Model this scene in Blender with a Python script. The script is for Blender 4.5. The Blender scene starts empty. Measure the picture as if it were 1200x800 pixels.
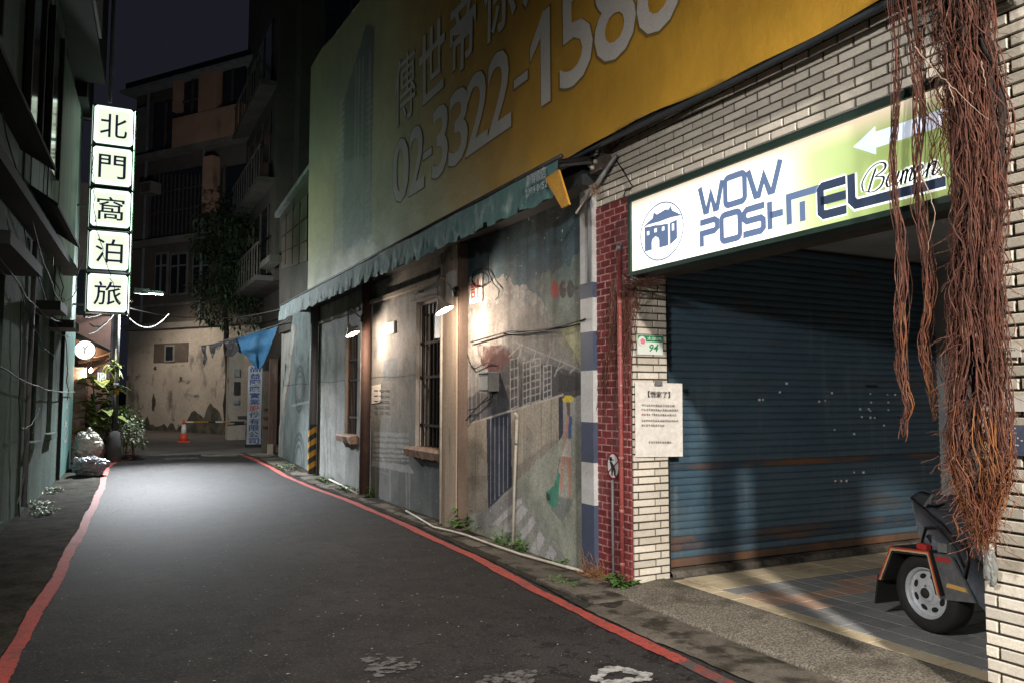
import bpy, math, random
import numpy as np
from mathutils import Vector, Matrix, noise as mnoise

random.seed(11)
rng = np.random.default_rng(11)
scene = bpy.context.scene
COL = scene.collection

# ------------------------------------------------------------------ camera
CAM_H, FOC, TILT, YAW = 1.65, 933.3, math.atan(68 / 933.3), math.radians(27.06)
fw = Vector((math.sin(YAW) * math.cos(TILT), math.cos(YAW) * math.cos(TILT), math.sin(TILT)))
rt = Vector((math.cos(YAW), -math.sin(YAW), 0))
up = rt.cross(fw)
CP = Vector((0, 0, CAM_H))
cam_d = bpy.data.cameras.new('camera')
cam_d.lens, cam_d.sensor_width = 28.0, 36.0
cam_d.clip_start, cam_d.clip_end = 0.05, 2000
cam = bpy.data.objects.new('camera', cam_d)
COL.objects.link(cam)
cam.location = CP
cam.rotation_euler = fw.to_track_quat('-Z', 'Y').to_euler()
scene.camera = cam

# ------------------------------------------------------------------ world, exposure
world = bpy.data.worlds.new('World')
scene.world = world
world.use_nodes = True
bg = world.node_tree.nodes['Background']
_N, _L = world.node_tree.nodes, world.node_tree.links
_tc = _N.new('ShaderNodeTexCoord'); _nz = _N.new('ShaderNodeTexNoise'); _nz.inputs['Scale'].default_value = 2.2; _nz.inputs['Detail'].default_value = 5
_mx = _N.new('ShaderNodeMix'); _mx.data_type = 'RGBA'
_mx.inputs[6].default_value = (0.0078, 0.0084, 0.0132, 1); _mx.inputs[7].default_value = (0.0130, 0.0134, 0.0190, 1)
_L.new(_tc.outputs['Generated'], _nz.inputs['Vector']); _L.new(_nz.outputs['Fac'], _mx.inputs[0]); _L.new(_mx.outputs[2], bg.inputs[0])
bg.inputs[1].default_value = 1.0
scene.view_settings.view_transform = 'Standard'
scene.view_settings.look = 'None'
scene.view_settings.exposure = 0
scene.view_settings.gamma = 1
scene.cycles.use_denoising = True
scene.cycles.max_bounces = 6
scene.cycles.sample_clamp_indirect = 4.0

# light strengths (each belongs to a lamp that is built below)
P_BACK_LAMP = 18000       # street lamp on the left side behind the viewer
P_LED_SPILL = 680
P_LED_LAMP = 8600        # LED head on the pole by the plants
P_GOOSENECK = 95         # two wall lamps
P_SHOP = 70
P_FILL_LAMP = 1450        # unseen fill lamp added on the left building to brighten the bay
P_FAR_FILL = 420  # hidden fill lamp added for the far wall
E_SIGN = .96
E_BOX = 1.5

# ------------------------------------------------------------------ site geometry helpers
def gz(y):
    return 0.0 if y < 15 else 0.024 * (y - 15) * min(1, (y - 15) / 4)

def ray(x, y):
    return fw + rt * ((x - 600) / FOC) - up * ((y - 400) / FOC)

def FX(x, y, X):
    d = ray(x, y)
    return CP + d * (X / d.x)

def FY(x, y, Y):
    d = ray(x, y)
    return CP + d * (Y / d.y)

def FG(x, y, dz=0.0):
    d = ray(x, y)
    z = 0.0
    for _ in range(30):
        p = CP + d * ((z + dz - CAM_H) / d.z)
        z = gz(p.y)
    return p

def proj(p):
    v = Vector(p) - CP
    z = v.dot(fw)
    return 600 + FOC * v.dot(rt) / z, 400 - FOC * v.dot(up) / z

# ------------------------------------------------------------------ object helpers
def tag(o, label=None, cat=None, group=None, kind=None):
    if label: o['label'] = label
    if cat: o['category'] = cat
    if group: o['group'] = group
    if kind: o['kind'] = kind
    return o

def thing(name, label, cat, loc=(0, 0, 0), group=None):
    o = bpy.data.objects.new(name, None)
    o.empty_display_size = 0.1
    o.location = loc
    COL.objects.link(o)
    o['base'] = [float(c) for c in loc]
    return tag(o, label, cat, group)

def link(name, me, mat=None, parent=None):
    o = bpy.data.objects.new(name, me)
    COL.objects.link(o)
    if mat is not None and not me.materials:
        me.materials.append(mat)
    if parent is not None:
        o.parent = parent
        if parent.type == 'EMPTY':
            o.matrix_parent_inverse = Matrix.Translation(-Vector(parent['base']))
    return o

class MB:
    def __init__(s):
        s.v, s.f = [], []
    def add(s, vs, fs):
        n = len(s.v)
        s.v += [tuple(p) for p in vs]
        s.f += [tuple(i + n for i in f) for f in fs]
        return s
    def box(s, x0, x1, y0, y1, z0, z1):
        return s.add([(x0,y0,z0),(x1,y0,z0),(x1,y1,z0),(x0,y1,z0),(x0,y0,z1),(x1,y0,z1),(x1,y1,z1),(x0,y1,z1)],
                     [(0,3,2,1),(4,5,6,7),(0,1,5,4),(1,2,6,5),(2,3,7,6),(3,0,4,7)])
    def obox(s, c, ax, ay, az):
        c, ax, ay, az = map(Vector, (c, ax, ay, az))
        vs = [c + ax*i + ay*j + az*k for k in (-1,1) for j in (-1,1) for i in (-1,1)]
        return s.add(vs, [(0,2,3,1),(4,5,7,6),(0,1,5,4),(1,3,7,5),(3,2,6,7),(2,0,4,6)])
    def bar(s, a, b, w, h=None, upv=(0,0,1)):
        a, b = Vector(a), Vector(b)
        d = (b - a); L = d.length; d.normalize()
        u = Vector(upv)
        if abs(d.dot(u)) > .95: u = Vector((1,0,0))
        sx = d.cross(u).normalized(); sz = sx.cross(d)
        return s.obox((a+b)/2, sx*(w/2), d*(L/2), sz*((h or w)/2))
    def prism(s, pts, fmap, d0, d1):
        """pts 2-D outline; fmap(u, v, d) -> 3-D"""
        n = len(pts)
        vs = [fmap(u, v, d0) for u, v in pts] + [fmap(u, v, d1) for u, v in pts]
        fs = [tuple(range(n)), tuple(range(2*n-1, n-1, -1))]
        fs += [(i, i+n, (i+1) % n + n, (i+1) % n) for i in range(n)]
        return s.add(vs, fs)
    def sheet(s, pts):
        return s.add(pts, [tuple(range(len(pts)))])
    def tube(s, pts, r, n=6, cap=True):
        pts = [Vector(p) for p in pts]
        m = len(pts)
        rs = r if isinstance(r, (list, tuple)) else [r]*m
        t0 = (pts[1]-pts[0]).normalized()
        ref = Vector((0,0,1)) if abs(t0.z) < .9 else Vector((1,0,0))
        nrm = t0.cross(ref).normalized()
        base = len(s.v)
        for i, p in enumerate(pts):
            t = (pts[min(i+1,m-1)] - pts[max(i-1,0)])
            t = t.normalized() if t.length > 1e-9 else t0
            nrm = (nrm - t*nrm.dot(t))
            nrm = nrm.normalized() if nrm.length > 1e-6 else t.orthogonal().normalized()
            b = t.cross(nrm)
            for k in range(n):
                a = 2*math.pi*k/n
                s.v.append(tuple(p + (nrm*math.cos(a) + b*math.sin(a))*rs[i]))
        for i in range(m-1):
            for k in range(n):
                s.f.append((base+i*n+k, base+i*n+(k+1)%n, base+(i+1)*n+(k+1)%n, base+(i+1)*n+k))
        if cap:
            s.f.append(tuple(base+k for k in reversed(range(n))))
            s.f.append(tuple(base+(m-1)*n+k for k in range(n)))
        return s
    def lathe(s, prof, c, axis=(0,0,1), n=20, cap=True):
        c, ax = Vector(c), Vector(axis).normalized()
        u = ax.orthogonal().normalized(); w = ax.cross(u)
        base = len(s.v); m = len(prof)
        for r_, h in prof:
            for k in range(n):
                a = 2*math.pi*k/n
                s.v.append(tuple(c + ax*h + (u*math.cos(a)+w*math.sin(a))*r_))
        for i in range(m-1):
            for k in range(n):
                s.f.append((base+i*n+k, base+i*n+(k+1)%n, base+(i+1)*n+(k+1)%n, base+(i+1)*n+k))
        if cap:
            s.f.append(tuple(base+k for k in reversed(range(n))))
            s.f.append(tuple(base+(m-1)*n+k for k in range(n)))
        return s
    def mesh(s, name):
        me = bpy.data.meshes.new(name)
        me.from_pydata(s.v, [], s.f)
        me.update()
        return me
    def build(s, name, mat, parent=None, smooth=False):
        me = s.mesh(name)
        if smooth:
            me.polygons.foreach_set('use_smooth', [True]*len(me.polygons))
        return link(name, me, mat, parent)

def tpart(name, parent, mat, fn, smooth=False):
    m = MB(); fn(m)
    return m.build(name, mat, parent, smooth)

def ribbon(m, pts, w, fmap, d=0.0, closed=False):
    """flat stroke of width w along 2-D points, mitred"""
    P = [Vector(p) for p in pts]
    n = len(P)
    L, R = [], []
    for i in range(n):
        a = P[i-1] if (i > 0 or closed) else None
        b = P[(i+1) % n] if (i < n-1 or closed) else None
        d1 = (P[i]-a).normalized() if a is not None else None
        d2 = (b-P[i]).normalized() if b is not None else None
        if d1 is None: d1 = d2
        if d2 is None: d2 = d1
        t = d1 + d2
        t = t.normalized() if t.length > 1e-4 else d1
        nn = Vector((-t.y, t.x))
        k = max(.45, abs(nn.dot(Vector((-d1.y, d1.x)))))
        ww = (w[i] if isinstance(w, (list, tuple)) else w)/2/k
        L.append(P[i]+nn*ww); R.append(P[i]-nn*ww)
    base = len(m.v)
    m.v += [tuple(fmap(p.x, p.y, d)) for p in L] + [tuple(fmap(p.x, p.y, d)) for p in R]
    for i in range(n if closed else n-1):
        j = (i+1) % n
        m.f.append((base+i, base+n+i, base+n+j, base+j))

def circle(cx, cy, rx, ry=None, n=24, a0=0, a1=2*math.pi):
    ry = rx if ry is None else ry
    full = abs(a1-a0-2*math.pi) < 1e-6
    k = n if full else n-1
    return [(cx+rx*math.cos(a0+(a1-a0)*i/k), cy+ry*math.sin(a0+(a1-a0)*i/k)) for i in range(n)]

def text2d(body, bold=0.0, res=3):
    c = bpy.data.curves.new('txt', 'FONT')
    c.body = body; c.resolution_u = res; c.offset = bold; c.fill_mode = 'FRONT'
    o = bpy.data.objects.new('txt', c)
    COL.objects.link(o)
    bpy.context.view_layer.update()
    me = bpy.data.meshes.new_from_object(o.evaluated_get(bpy.context.evaluated_depsgraph_get()))
    vs = [(v.co.x, v.co.y) for v in me.vertices]
    fs = [tuple(p.vertices) for p in me.polygons]
    bpy.data.objects.remove(o); bpy.data.curves.remove(c); bpy.data.meshes.remove(me)
    return vs, fs

def text_on(name, body, box, fmap, mat, parent, bold=0.0, d=0.0, shear=0.0):
    """box = (u0, v0, u1, v1) is filled by the lettering"""
    vs, fs = text2d(body, bold)
    xs = [v[0] for v in vs]; ys = [v[1] for v in vs]
    x0, x1, y0, y1 = min(xs), max(xs), min(ys), max(ys)
    u0, v0, u1, v1 = box
    m = MB()
    vv = []
    for x, y in vs:
        u = u0 + (x-x0)/(x1-x0)*(u1-u0)
        v = v0 + (y-y0)/(y1-y0)*(v1-v0)
        vv.append(fmap(u + shear*(v-v0), v, d))
    m.add(vv, fs)
    return m.build(name, mat, parent)

# ------------------------------------------------------------------ materials
def S(hexcol):
    h = hexcol.lstrip('#')
    o = []
    for i in (0, 2, 4):
        c = int(h[i:i+2], 16)/255
        o.append(c/12.92 if c <= .04045 else ((c+.055)/1.055)**2.4)
    return tuple(o)

def mat(name, c1, c2=None, rough=.7, scale=4.0, lo=.35, hi=.65, stretch=(1,1,1), bump=0.0, bscale=40.0, metal=0.0,
        spec=.4, rand=0.0, attr=None, stain=None, emit=0.0, emit_col=None, rvar=0.0, coat=0.0, fine=.12):
    """two-tone noise colour + optional second stain layer + fine grain + bump"""
    m = bpy.data.materials.new(name)
    m.use_nodes = True
    nt = m.node_tree; N = nt.nodes; Lk = nt.links
    b = N['Principled BSDF']
    geo = N.new('ShaderNodeNewGeometry')
    def noise(sc, st=(1,1,1), det=6, ro=.6):
        mp = N.new('ShaderNodeMapping'); mp.inputs['Scale'].default_value = st
        Lk.new(geo.outputs['Position'], mp.inputs['Vector'])
        n = N.new('ShaderNodeTexNoise')
        n.inputs['Scale'].default_value = sc; n.inputs['Detail'].default_value = det; n.inputs['Roughness'].default_value = ro
        Lk.new(mp.outputs[0], n.inputs['Vector'])
        return n.outputs['Fac']
    def mrange(src, a, c, x=0.0, y=1.0):
        r = N.new('ShaderNodeMapRange'); r.inputs[1].default_value = a; r.inputs[2].default_value = c
        r.inputs[3].default_value = x; r.inputs[4].default_value = y
        Lk.new(src, r.inputs[0]); return r.outputs[0]
    def mix(fac, a, c, mode='MIX'):
        x = N.new('ShaderNodeMix'); x.data_type = 'RGBA'; x.blend_type = mode
        for sock, val in ((x.inputs[0], fac), (x.inputs[6], a), (x.inputs[7], c)):
            if hasattr(val, 'is_linked') or hasattr(val, 'links'): Lk.new(val, sock)
            elif isinstance(val, (int, float)): sock.default_value = val
            else: sock.default_value = (*val[:3], 1)
        return x.outputs[2]
    if attr:
        a = N.new('ShaderNodeAttribute'); a.attribute_name = attr
        base = a.outputs['Color']
        if c2 is not None:
            base = mix(mrange(noise(scale, stretch), lo, hi), base, mix(1.0, base, c2, 'MULTIPLY'))
    elif c2 is not None:
        base = mix(mrange(noise(scale, stretch), lo, hi), c1, c2)
    else:
        rg = N.new('ShaderNodeRGB'); rg.outputs[0].default_value = (*c1, 1); base = rg.outputs[0]
    if stain:
        for sc_, st_, a_, c_, colr in stain:
            base = mix(mrange(noise(sc_, st_), a_, c_), base, colr)
    if fine:
        fn_ = mrange(noise(bscale*1.3, (1,1,1), 4), .3, .7, 1-fine, 1+fine)
        hs = N.new('ShaderNodeHueSaturation')
        Lk.new(base, hs.inputs['Color']); Lk.new(fn_, hs.inputs['Value']); base = hs.outputs[0]
    if rand:
        oi = N.new('ShaderNodeObjectInfo')
        hs = N.new('ShaderNodeHueSaturation')
        Lk.new(base, hs.inputs['Color']); Lk.new(mrange(oi.outputs['Random'], 0, 1, 1-rand, 1+rand), hs.inputs['Value'])
        base = hs.outputs[0]
    Lk.new(base, b.inputs['Base Color'])
    b.inputs['Roughness'].default_value = rough
    if rvar:
        Lk.new(mrange(noise(scale*2.3, stretch), .3, .7, max(.05, rough-rvar), min(1, rough+rvar)), b.inputs['Roughness'])
    b.inputs['Metallic'].default_value = metal
    b.inputs['Specular IOR Level'].default_value = spec
    b.inputs['Coat Weight'].default_value = coat
    if bump:
        bp = N.new('ShaderNodeBump'); bp.inputs['Strength'].default_value = 1.0; bp.inputs['Distance'].default_value = bump
        Lk.new(noise(bscale, (1,1,1), 5, .65), bp.inputs['Height']); Lk.new(bp.outputs[0], b.inputs['Normal'])
    if emit:
        if emit_col is None: Lk.new(base, b.inputs['Emission Color'])
        else: b.inputs['Emission Color'].default_value = (*emit_col, 1)
        b.inputs['Emission Strength'].default_value = emit
    return m

def flat(name, col, rough=.6, emit=0.0, metal=0.0, spec=.4):
    return mat(name, col, None, rough=rough, emit=emit, metal=metal, spec=spec, fine=0)

MT = {}
MT['asphalt'] = mat('asphalt', (.0158,.0143,.0140), (.0235,.0214,.0208), rough=.72, scale=2.0, lo=.42, hi=.58, bump=.004, bscale=120, spec=.13,
                    stain=[(.7,(1,.5,1),.53,.60,(.030,.0275,.0265)), (4.5,(1,1,1),.55,.60,(.0115,.011,.011)), (11,(1,1,1),.58,.62,(.009,.0088,.0088)), (42,(1,1,1),.57,.61,(.045,.043,.041)), (75,(1,1,1),.56,.60,(.006,.006,.006)), (30,(1,1,1),.66,.68,(.11,.105,.10))], fine=.6)
MT['old_asphalt'] = mat('old_asphalt', (.06,.052,.045), (.10,.088,.075), rough=.8, scale=1.0, bump=.006, bscale=60, stain=[(3,(1,1,1),.6,.75,(.035,.03,.026))], fine=.4)
MT['redline'] = mat('red_line_paint', (.36,.045,.030), (.25,.042,.031), rough=.75, scale=9, bump=.004, bscale=150,
                    stain=[(3,(1,1,1),.56,.7,(.17,.04,.033)), (18,(1,1,1),.57,.63,(.13,.04,.035)), (60,(1,1,1),.60,.64,(.06,.035,.033))], fine=.6)
MT['whitepaint'] = mat('worn_white_paint', (.32,.31,.30), (.12,.12,.12), rough=.7, scale=14, lo=.45, hi=.6, bump=.003, bscale=90, fine=.3)
MT['concrete'] = mat('gutter_concrete', (.075,.064,.052), (.135,.118,.098), rough=.9, spec=.12, scale=2.2, bump=.008, bscale=45,
                     stain=[(4,(1,1,1),.50,.62,(.03,.026,.02)), (1.4,(1,1,1),.56,.7,(.022,.022,.013))], rand=.25, fine=.3)
MT['dirtstrip'] = mat('verge_dirt', (.022,.020,.016), (.052,.048,.041), rough=.95, spec=.04, scale=3, bump=.02, bscale=25, stain=[(2,(1,1,1),.58,.7,(.03,.038,.018))], fine=.4)
MT['pebble'] = mat('exposed_aggregate', (.10,.088,.072), (.215,.19,.155), rough=.9, spec=.12, scale=60, lo=.42, hi=.58, bump=.012, bscale=75, stain=[(2.2,(1,1,1),.52,.66,(.075,.065,.05)), (90,(1,1,1),.62,.68,(.36,.33,.29))], fine=.5)
MT['creamtile'] = mat('cream_floor_tile', (.44,.36,.235), (.54,.45,.31), rough=.55, scale=3, bump=.002, bscale=60, rand=.12, stain=[(2.5,(1,1,1),.56,.72,(.25,.2,.135))])
MT['darktile'] = mat('dark_floor_tile', (.22,.225,.22), (.28,.28,.275), rough=.5, scale=3, bump=.002, bscale=60, rand=.15, stain=[(1.5,(1,1,1),.6,.75,(.12,.11,.10))])
MT['pinktile'] = mat('pink_floor_tile', (.42,.29,.22), (.36,.24,.18), rough=.5, scale=4, bump=.002, bscale=60, rand=.15)
MT['grout'] = mat('floor_grout', (.09,.085,.075), (.05,.047,.04), rough=.9, scale=6)
MT['tile'] = mat('beige_wall_tile', (.52,.47,.39), (.59,.54,.46), rough=.42, scale=3.5, bump=.002, bscale=60, rand=.17,
                 stain=[(1.3,(1,1,.35),.60,.78,(.40,.34,.26)), (9,(1,1,.3),.66,.8,(.36,.29,.21))], spec=.5)
MT['joint'] = mat('tile_joint', (.045,.037,.03), (.075,.062,.05), rough=.95, scale=9)
MT['redbrick'] = mat('red_painted_brick', (.19,.036,.036), (.14,.026,.029), rough=.5, scale=5, bump=.003, bscale=50, rand=.25,
                     stain=[(16,(1,1,1),.70,.74,(.55,.46,.42)), (2.4,(1,1,.4),.62,.8,(.10,.022,.02))])
MT['redjoint'] = mat('pale_red_mortar', (.42,.27,.24), (.24,.08,.075), rough=.9, scale=14)
MT['shutter'] = mat('shutter_paint', (.040,.076,.108), (.056,.094,.124), rough=.42, scale=1.6, stretch=(1,1,3), bump=.002, bscale=30, spec=.5, rvar=.12, rand=.07,
                    stain=[(1.1,(1,1,2.6),.56,.72,(.060,.062,.064)), (2.2,(1,1,6),.66,.76,(.10,.055,.032)), (3,(2.5,1,.35),.58,.66,(.075,.105,.125))])
MT['rustbar'] = mat('rusty_bottom_bar', (.15,.075,.038), (.05,.045,.045), rough=.7, scale=4, metal=.1, bump=.003)
MT['darkmetal'] = mat('dark_metal', (.022,.022,.022), (.045,.04,.036), rough=.55, scale=8, metal=.4, bump=.002)
MT['signcase'] = mat('sign_case_green', (.012,.028,.021), (.02,.04,.03), rough=.5, scale=3)
MT['galv'] = mat('galvanised_metal', (.30,.31,.31), (.22,.22,.22), rough=.5, scale=7, metal=.5, bump=.002)
MT['greypipe'] = mat('grey_pipe', (.16,.165,.18), (.11,.11,.115), rough=.55, scale=5, stretch=(1,1,.3), stain=[(6,(1,1,.4),.62,.75,(.10,.06,.04))])
MT['redpipe'] = mat('red_pipe', (.27,.07,.062), (.19,.036,.035), rough=.55, scale=8, stain=[(24,(1,1,1),.63,.67,(.48,.38,.34))])
MT['whitepipe'] = mat('white_pvc', (.46,.43,.37), (.34,.31,.26), rough=.5, scale=6, stain=[(5,(1,1,.6),.6,.75,(.22,.18,.13))])
MT['rustpost'] = mat('rusty_post', (.095,.050,.036), (.06,.036,.028), rough=.65, scale=6, stretch=(1,1,.25), bump=.004, bscale=40, stain=[(4,(1,1,.3),.6,.75,(.17,.115,.09))])
MT['postplaster'] = mat('timber_post', (.40,.32,.24), (.30,.225,.165), rough=.7, scale=5, stretch=(1,1,.12), bump=.006, bscale=30, stain=[(6,(1,1,.2),.6,.72,(.15,.10,.07))])
MT['sill'] = mat('brick_sill', (.34,.22,.15), (.20,.125,.09), rough=.85, scale=9, bump=.012, bscale=25, stain=[(7,(1,1,1),.6,.7,(.09,.07,.05))])
MT['bars'] = mat('window_bars', (.016,.014,.013), (.03,.022,.018), rough=.8, scale=10, spec=.15)
MT['black'] = flat('black_void', (.006,.006,.007), .9)
MT['cable'] = flat('black_cable', (.012,.012,.012), .6)
MT['greycable'] = mat('pale_cable', (.14,.135,.125), (.09,.088,.08), rough=.6, scale=8)
MT['awning'] = mat('teal_awning_canvas', (.06,.13,.135), (.095,.185,.175), rough=.62, scale=3, bump=.008, bscale=14, stain=[(5,(1,1,.5),.56,.66,(.20,.27,.26)), (2,(1,1,.6),.6,.75,(.018,.04,.045))])
MT['awningdark'] = mat('awning_roof', (.012,.018,.022), (.025,.03,.035), rough=.7, scale=3)
MT['yellow'] = mat('yellow_canvas', (.52,.27,.035), (.44,.20,.025), rough=.6, scale=7, bump=.005, bscale=30)
MT['whitetxt'] = mat('faded_white_print', (.42,.45,.46), (.16,.2,.22), rough=.7, scale=25, lo=.4, hi=.6)
MT['bannertxt'] = mat('banner_lettering', (.46,.43,.40), (.40,.375,.35), rough=.6, scale=2)
MT['bannershadow'] = flat('banner_letter_shadow', (.16,.10,.02), .7)
MT['banner'] = mat('banner_print', (1,1,1), (.82,.82,.80), rough=.5, scale=1.2, attr='paint', bump=.02, bscale=2.2, spec=.3, fine=.08)
MT['mural'] = mat('mural_paint', (1,1,1), (.72,.70,.67), rough=.75, scale=2.6, stretch=(1,1,.5), attr='paint', bump=.004, bscale=35, spec=.25,
                  stain=[(7,(1,1,.25),.62,.74,(.10,.088,.076)), (16,(1,1,1),.68,.70,(.42,.41,.39)), (22,(1,1,.5),.68,.71,(.06,.055,.05))], fine=.28)
MT['paintwhite'] = mat('mural_white_lines', (.40,.40,.40), (.28,.28,.28), rough=.8, scale=12)
MT['paintdark'] = mat('mural_dark_lines', (.03,.032,.045), (.05,.05,.06), rough=.8, scale=9)
MT['bluepaint'] = mat('blue_band_paint', (.052,.066,.115), (.045,.055,.085), rough=.55, scale=4, stain=[(9,(1,1,.3),.64,.76,(.12,.13,.15))])
MT['whiteband'] = mat('white_band_paint', (.46,.46,.46), (.36,.35,.34), rough=.55, scale=4, stain=[(12,(1,1,.4),.66,.76,(.14,.12,.10))])
MT['hazblack'] = flat('hazard_black', (.025,.024,.022), .6)
MT['hazyellow'] = mat('hazard_yellow', (.50,.26,.03), (.38,.2,.03), rough=.6, scale=9)
MT['paper'] = mat('white_paper', (.66,.62,.57), (.60,.56,.51), rough=.7, scale=8, bump=.002, bscale=18)
MT['ink'] = flat('print_ink', (.10,.09,.09), .7)
MT['inkblack'] = flat('black_ink', (.012,.012,.012), .6)
MT['inkred'] = flat('red_ink', (.34,.07,.06), .7)
MT['plategreen'] = flat('plate_green', (.018,.20,.075), .4)
MT['platewhite'] = flat('plate_white', (.62,.66,.60), .4)
MT['pink'] = flat('blossom_pink', (.62,.17,.24), .5)
MT['signred'] = flat('sign_red', (.22,.02,.035), .4)
MT['signwhite'] = flat('sign_white', (.58,.56,.55), .4)
MT['root'] = mat('aerial_root', (.060,.027,.020), (.150,.064,.045), rough=.85, scale=34, stretch=(1,1,.10), lo=.38, hi=.62, spec=.15, stain=[(45,(1,1,.12),.62,.68,(.24,.155,.105)), (30,(1,1,.1),.60,.66,(.022,.013,.011))])
MT['roottip'] = mat('orange_root_tips', (.26,.105,.03), (.15,.045,.022), rough=.7, scale=9, stretch=(1,1,.3), spec=.3)
MT['rootcore'] = mat('root_core', (.012,.009,.008), (.035,.02,.015), rough=.85, scale=6, stretch=(1,1,.3), bump=.03, bscale=22)
MT['palroot'] = mat('pale_root', (.32,.24,.18), (.24,.16,.11), rough=.7, scale=9)
MT['leaf'] = mat('weed_leaf', (.055,.12,.025), (.085,.16,.04), rough=.5, scale=14, rand=.2, spec=.4)
MT['paleleaf'] = mat('variegated_leaf', (.10,.19,.035), (.36,.38,.13), rough=.45, scale=16, rand=.15)
MT['whiteleaf'] = mat('silver_leaf', (.30,.36,.24), (.46,.48,.38), rough=.55, scale=18, rand=.15)
MT['darkleaf'] = mat('creeper_leaf', (.018,.034,.014), (.035,.055,.022), rough=.6, scale=6, rand=.3)
MT['dryroot'] = mat('dry_root', (.16,.075,.035), (.25,.13,.06), rough=.8, scale=12)
MT['tyre'] = mat('tyre_rubber', (.014,.014,.014), (.022,.021,.02), rough=.75, scale=9, bump=.002)
MT['rim'] = mat('silver_rim', (.60,.62,.65), (.52,.54,.56), rough=.4, scale=6, metal=.3)
MT['fender'] = mat('black_fender', (.016,.016,.016), (.03,.03,.03), rough=.5, scale=6)
MT['tarpgrey'] = mat('grey_tarp', (.055,.062,.075), (.085,.092,.105), rough=.5, scale=5, bump=.01, bscale=9)
MT['stripered'] = flat('reflective_red', (.42,.035,.03), .4)
MT['stripeyellow'] = flat('reflective_yellow', (.62,.36,.10), .4)
MT['stripewhite'] = flat('reflective_white', (.62,.56,.48), .4)
MT['foil'] = mat('foil_panel', (.30,.31,.33), (.18,.19,.2), rough=.3, scale=11, metal=.6)
MT['clear'] = mat('dull_plastic', (.20,.205,.19), (.11,.115,.11), rough=.4, scale=9)
# far and left buildings
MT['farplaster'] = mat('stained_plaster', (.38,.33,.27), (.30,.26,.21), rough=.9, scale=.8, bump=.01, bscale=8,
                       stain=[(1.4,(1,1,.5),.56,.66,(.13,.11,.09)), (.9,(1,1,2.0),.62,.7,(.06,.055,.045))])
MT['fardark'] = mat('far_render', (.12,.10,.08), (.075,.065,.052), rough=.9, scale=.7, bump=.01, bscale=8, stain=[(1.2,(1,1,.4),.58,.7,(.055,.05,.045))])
MT['farpink'] = mat('pink_parapet', (.46,.26,.17), (.36,.20,.135), rough=.85, scale=1.2, stain=[(1.4,(1,1,.4),.6,.75,(.18,.11,.08))])
MT['fartrim'] = mat('far_trim', (.19,.17,.145), (.12,.108,.092), rough=.9, scale=1.5)
MT['farframe'] = mat('far_window_frame', (.10,.075,.06), (.06,.05,.04), rough=.7, scale=3)
MT['glassdark'] = flat('dark_window_glass', (.012,.016,.02), .12, spec=.6)
MT['mouldy'] = mat('mould_band', (.035,.036,.026), (.09,.08,.06), rough=.95, scale=2.4, lo=.42, hi=.6)
MT['leftwall'] = mat('green_grey_render', (.095,.14,.115), (.055,.085,.07), rough=.9, spec=.12, scale=1.6, stretch=(1,1,.22), bump=.01, bscale=12,
                     stain=[(2.6,(1,1,.12),.55,.68,(.03,.04,.036)), (.8,(1,1,.5),.6,.75,(.05,.06,.055))])
MT['leftteal'] = mat('teal_render', (.07,.19,.16), (.05,.125,.11), rough=.8, scale=1.6, stretch=(1,1,.3), stain=[(2.6,(1,1,.15),.6,.7,(.03,.055,.05))])
MT['lefttin'] = mat('corrugated_tin', (.16,.22,.18), (.085,.12,.10), rough=.6, scale=2, stretch=(1,1,.1), metal=.1, stain=[(3,(1,1,.1),.56,.7,(.05,.06,.052))])
MT['leftdark'] = mat('left_dark_timber', (.013,.017,.016), (.022,.026,.025), rough=.8, scale=3)
MT['leftpanel'] = mat('pale_panel', (.20,.19,.165), (.15,.14,.125), rough=.8, scale=2)
MT['graffiti'] = mat('graffiti_white', (.28,.30,.30), (.16,.18,.18), rough=.8, scale=8)
MT['roofedge'] = mat('roof_edge', (.25,.25,.25), (.16,.16,.16), rough=.7, scale=3)
MT['bag'] = mat('plastic_bag', (.40,.38,.33), (.30,.28,.24), rough=.32, scale=5, bump=.012, bscale=22, spec=.6)
MT['bagblue'] = mat('clear_plastic_bag', (.30,.31,.33), (.12,.125,.14), rough=.25, scale=7, bump=.012, bscale=24, spec=.7)
MT['poleconc'] = mat('pole_base', (.115,.11,.105), (.075,.072,.07), rough=.85, scale=6, bump=.004)
MT['poleblack'] = mat('pole_paint', (.035,.035,.035), (.06,.06,.06), rough=.6, scale=6)
MT['conered'] = mat('cone_orange', (.68,.085,.03), (.58,.07,.03), rough=.5, scale=9)
MT['conewhite'] = flat('cone_white', (.66,.62,.58), .4)
MT['tarpblue'] = mat('blue_tarp', (.045,.14,.26), (.06,.17,.30), rough=.5, scale=3, bump=.02, bscale=8)
MT['scrap'] = mat('torn_cloth', (.03,.027,.026), (.12,.115,.115), rough=.8, scale=7, lo=.55, hi=.62)
MT['blueink'] = flat('blue_lettering', (.035,.06,.16), .6)
MT['lettersign'] = mat('white_sign_board', (.36,.37,.38), (.26,.27,.28), rough=.6, scale=3)
MT['woodshop'] = mat('shop_timber', (.075,.035,.022), (.045,.024,.017), rough=.7, scale=4)
MT['rooforange'] = mat('shop_roof_lining', (.50,.27,.17), (.40,.21,.13), rough=.7, scale=3)
MT['shopbrick'] = mat('shop_brick', (.30,.17,.14), (.42,.33,.29), rough=.8, scale=9, lo=.45, hi=.55)
# light-giving
MT['bulb'] = flat('lit_bulb', (1,.86,.66), .5, emit=30)
MT['ledstrip'] = flat('lit_led', (.93,.97,1), .5, emit=16)
MT['backled'] = flat('lit_street_lamp', (1,.93,.82), .5, emit=10)
MT['roundsign'] = flat('lit_round_sign', (1,.95,.85), .5, emit=2.2)
MT['boxpanel'] = None

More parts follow.
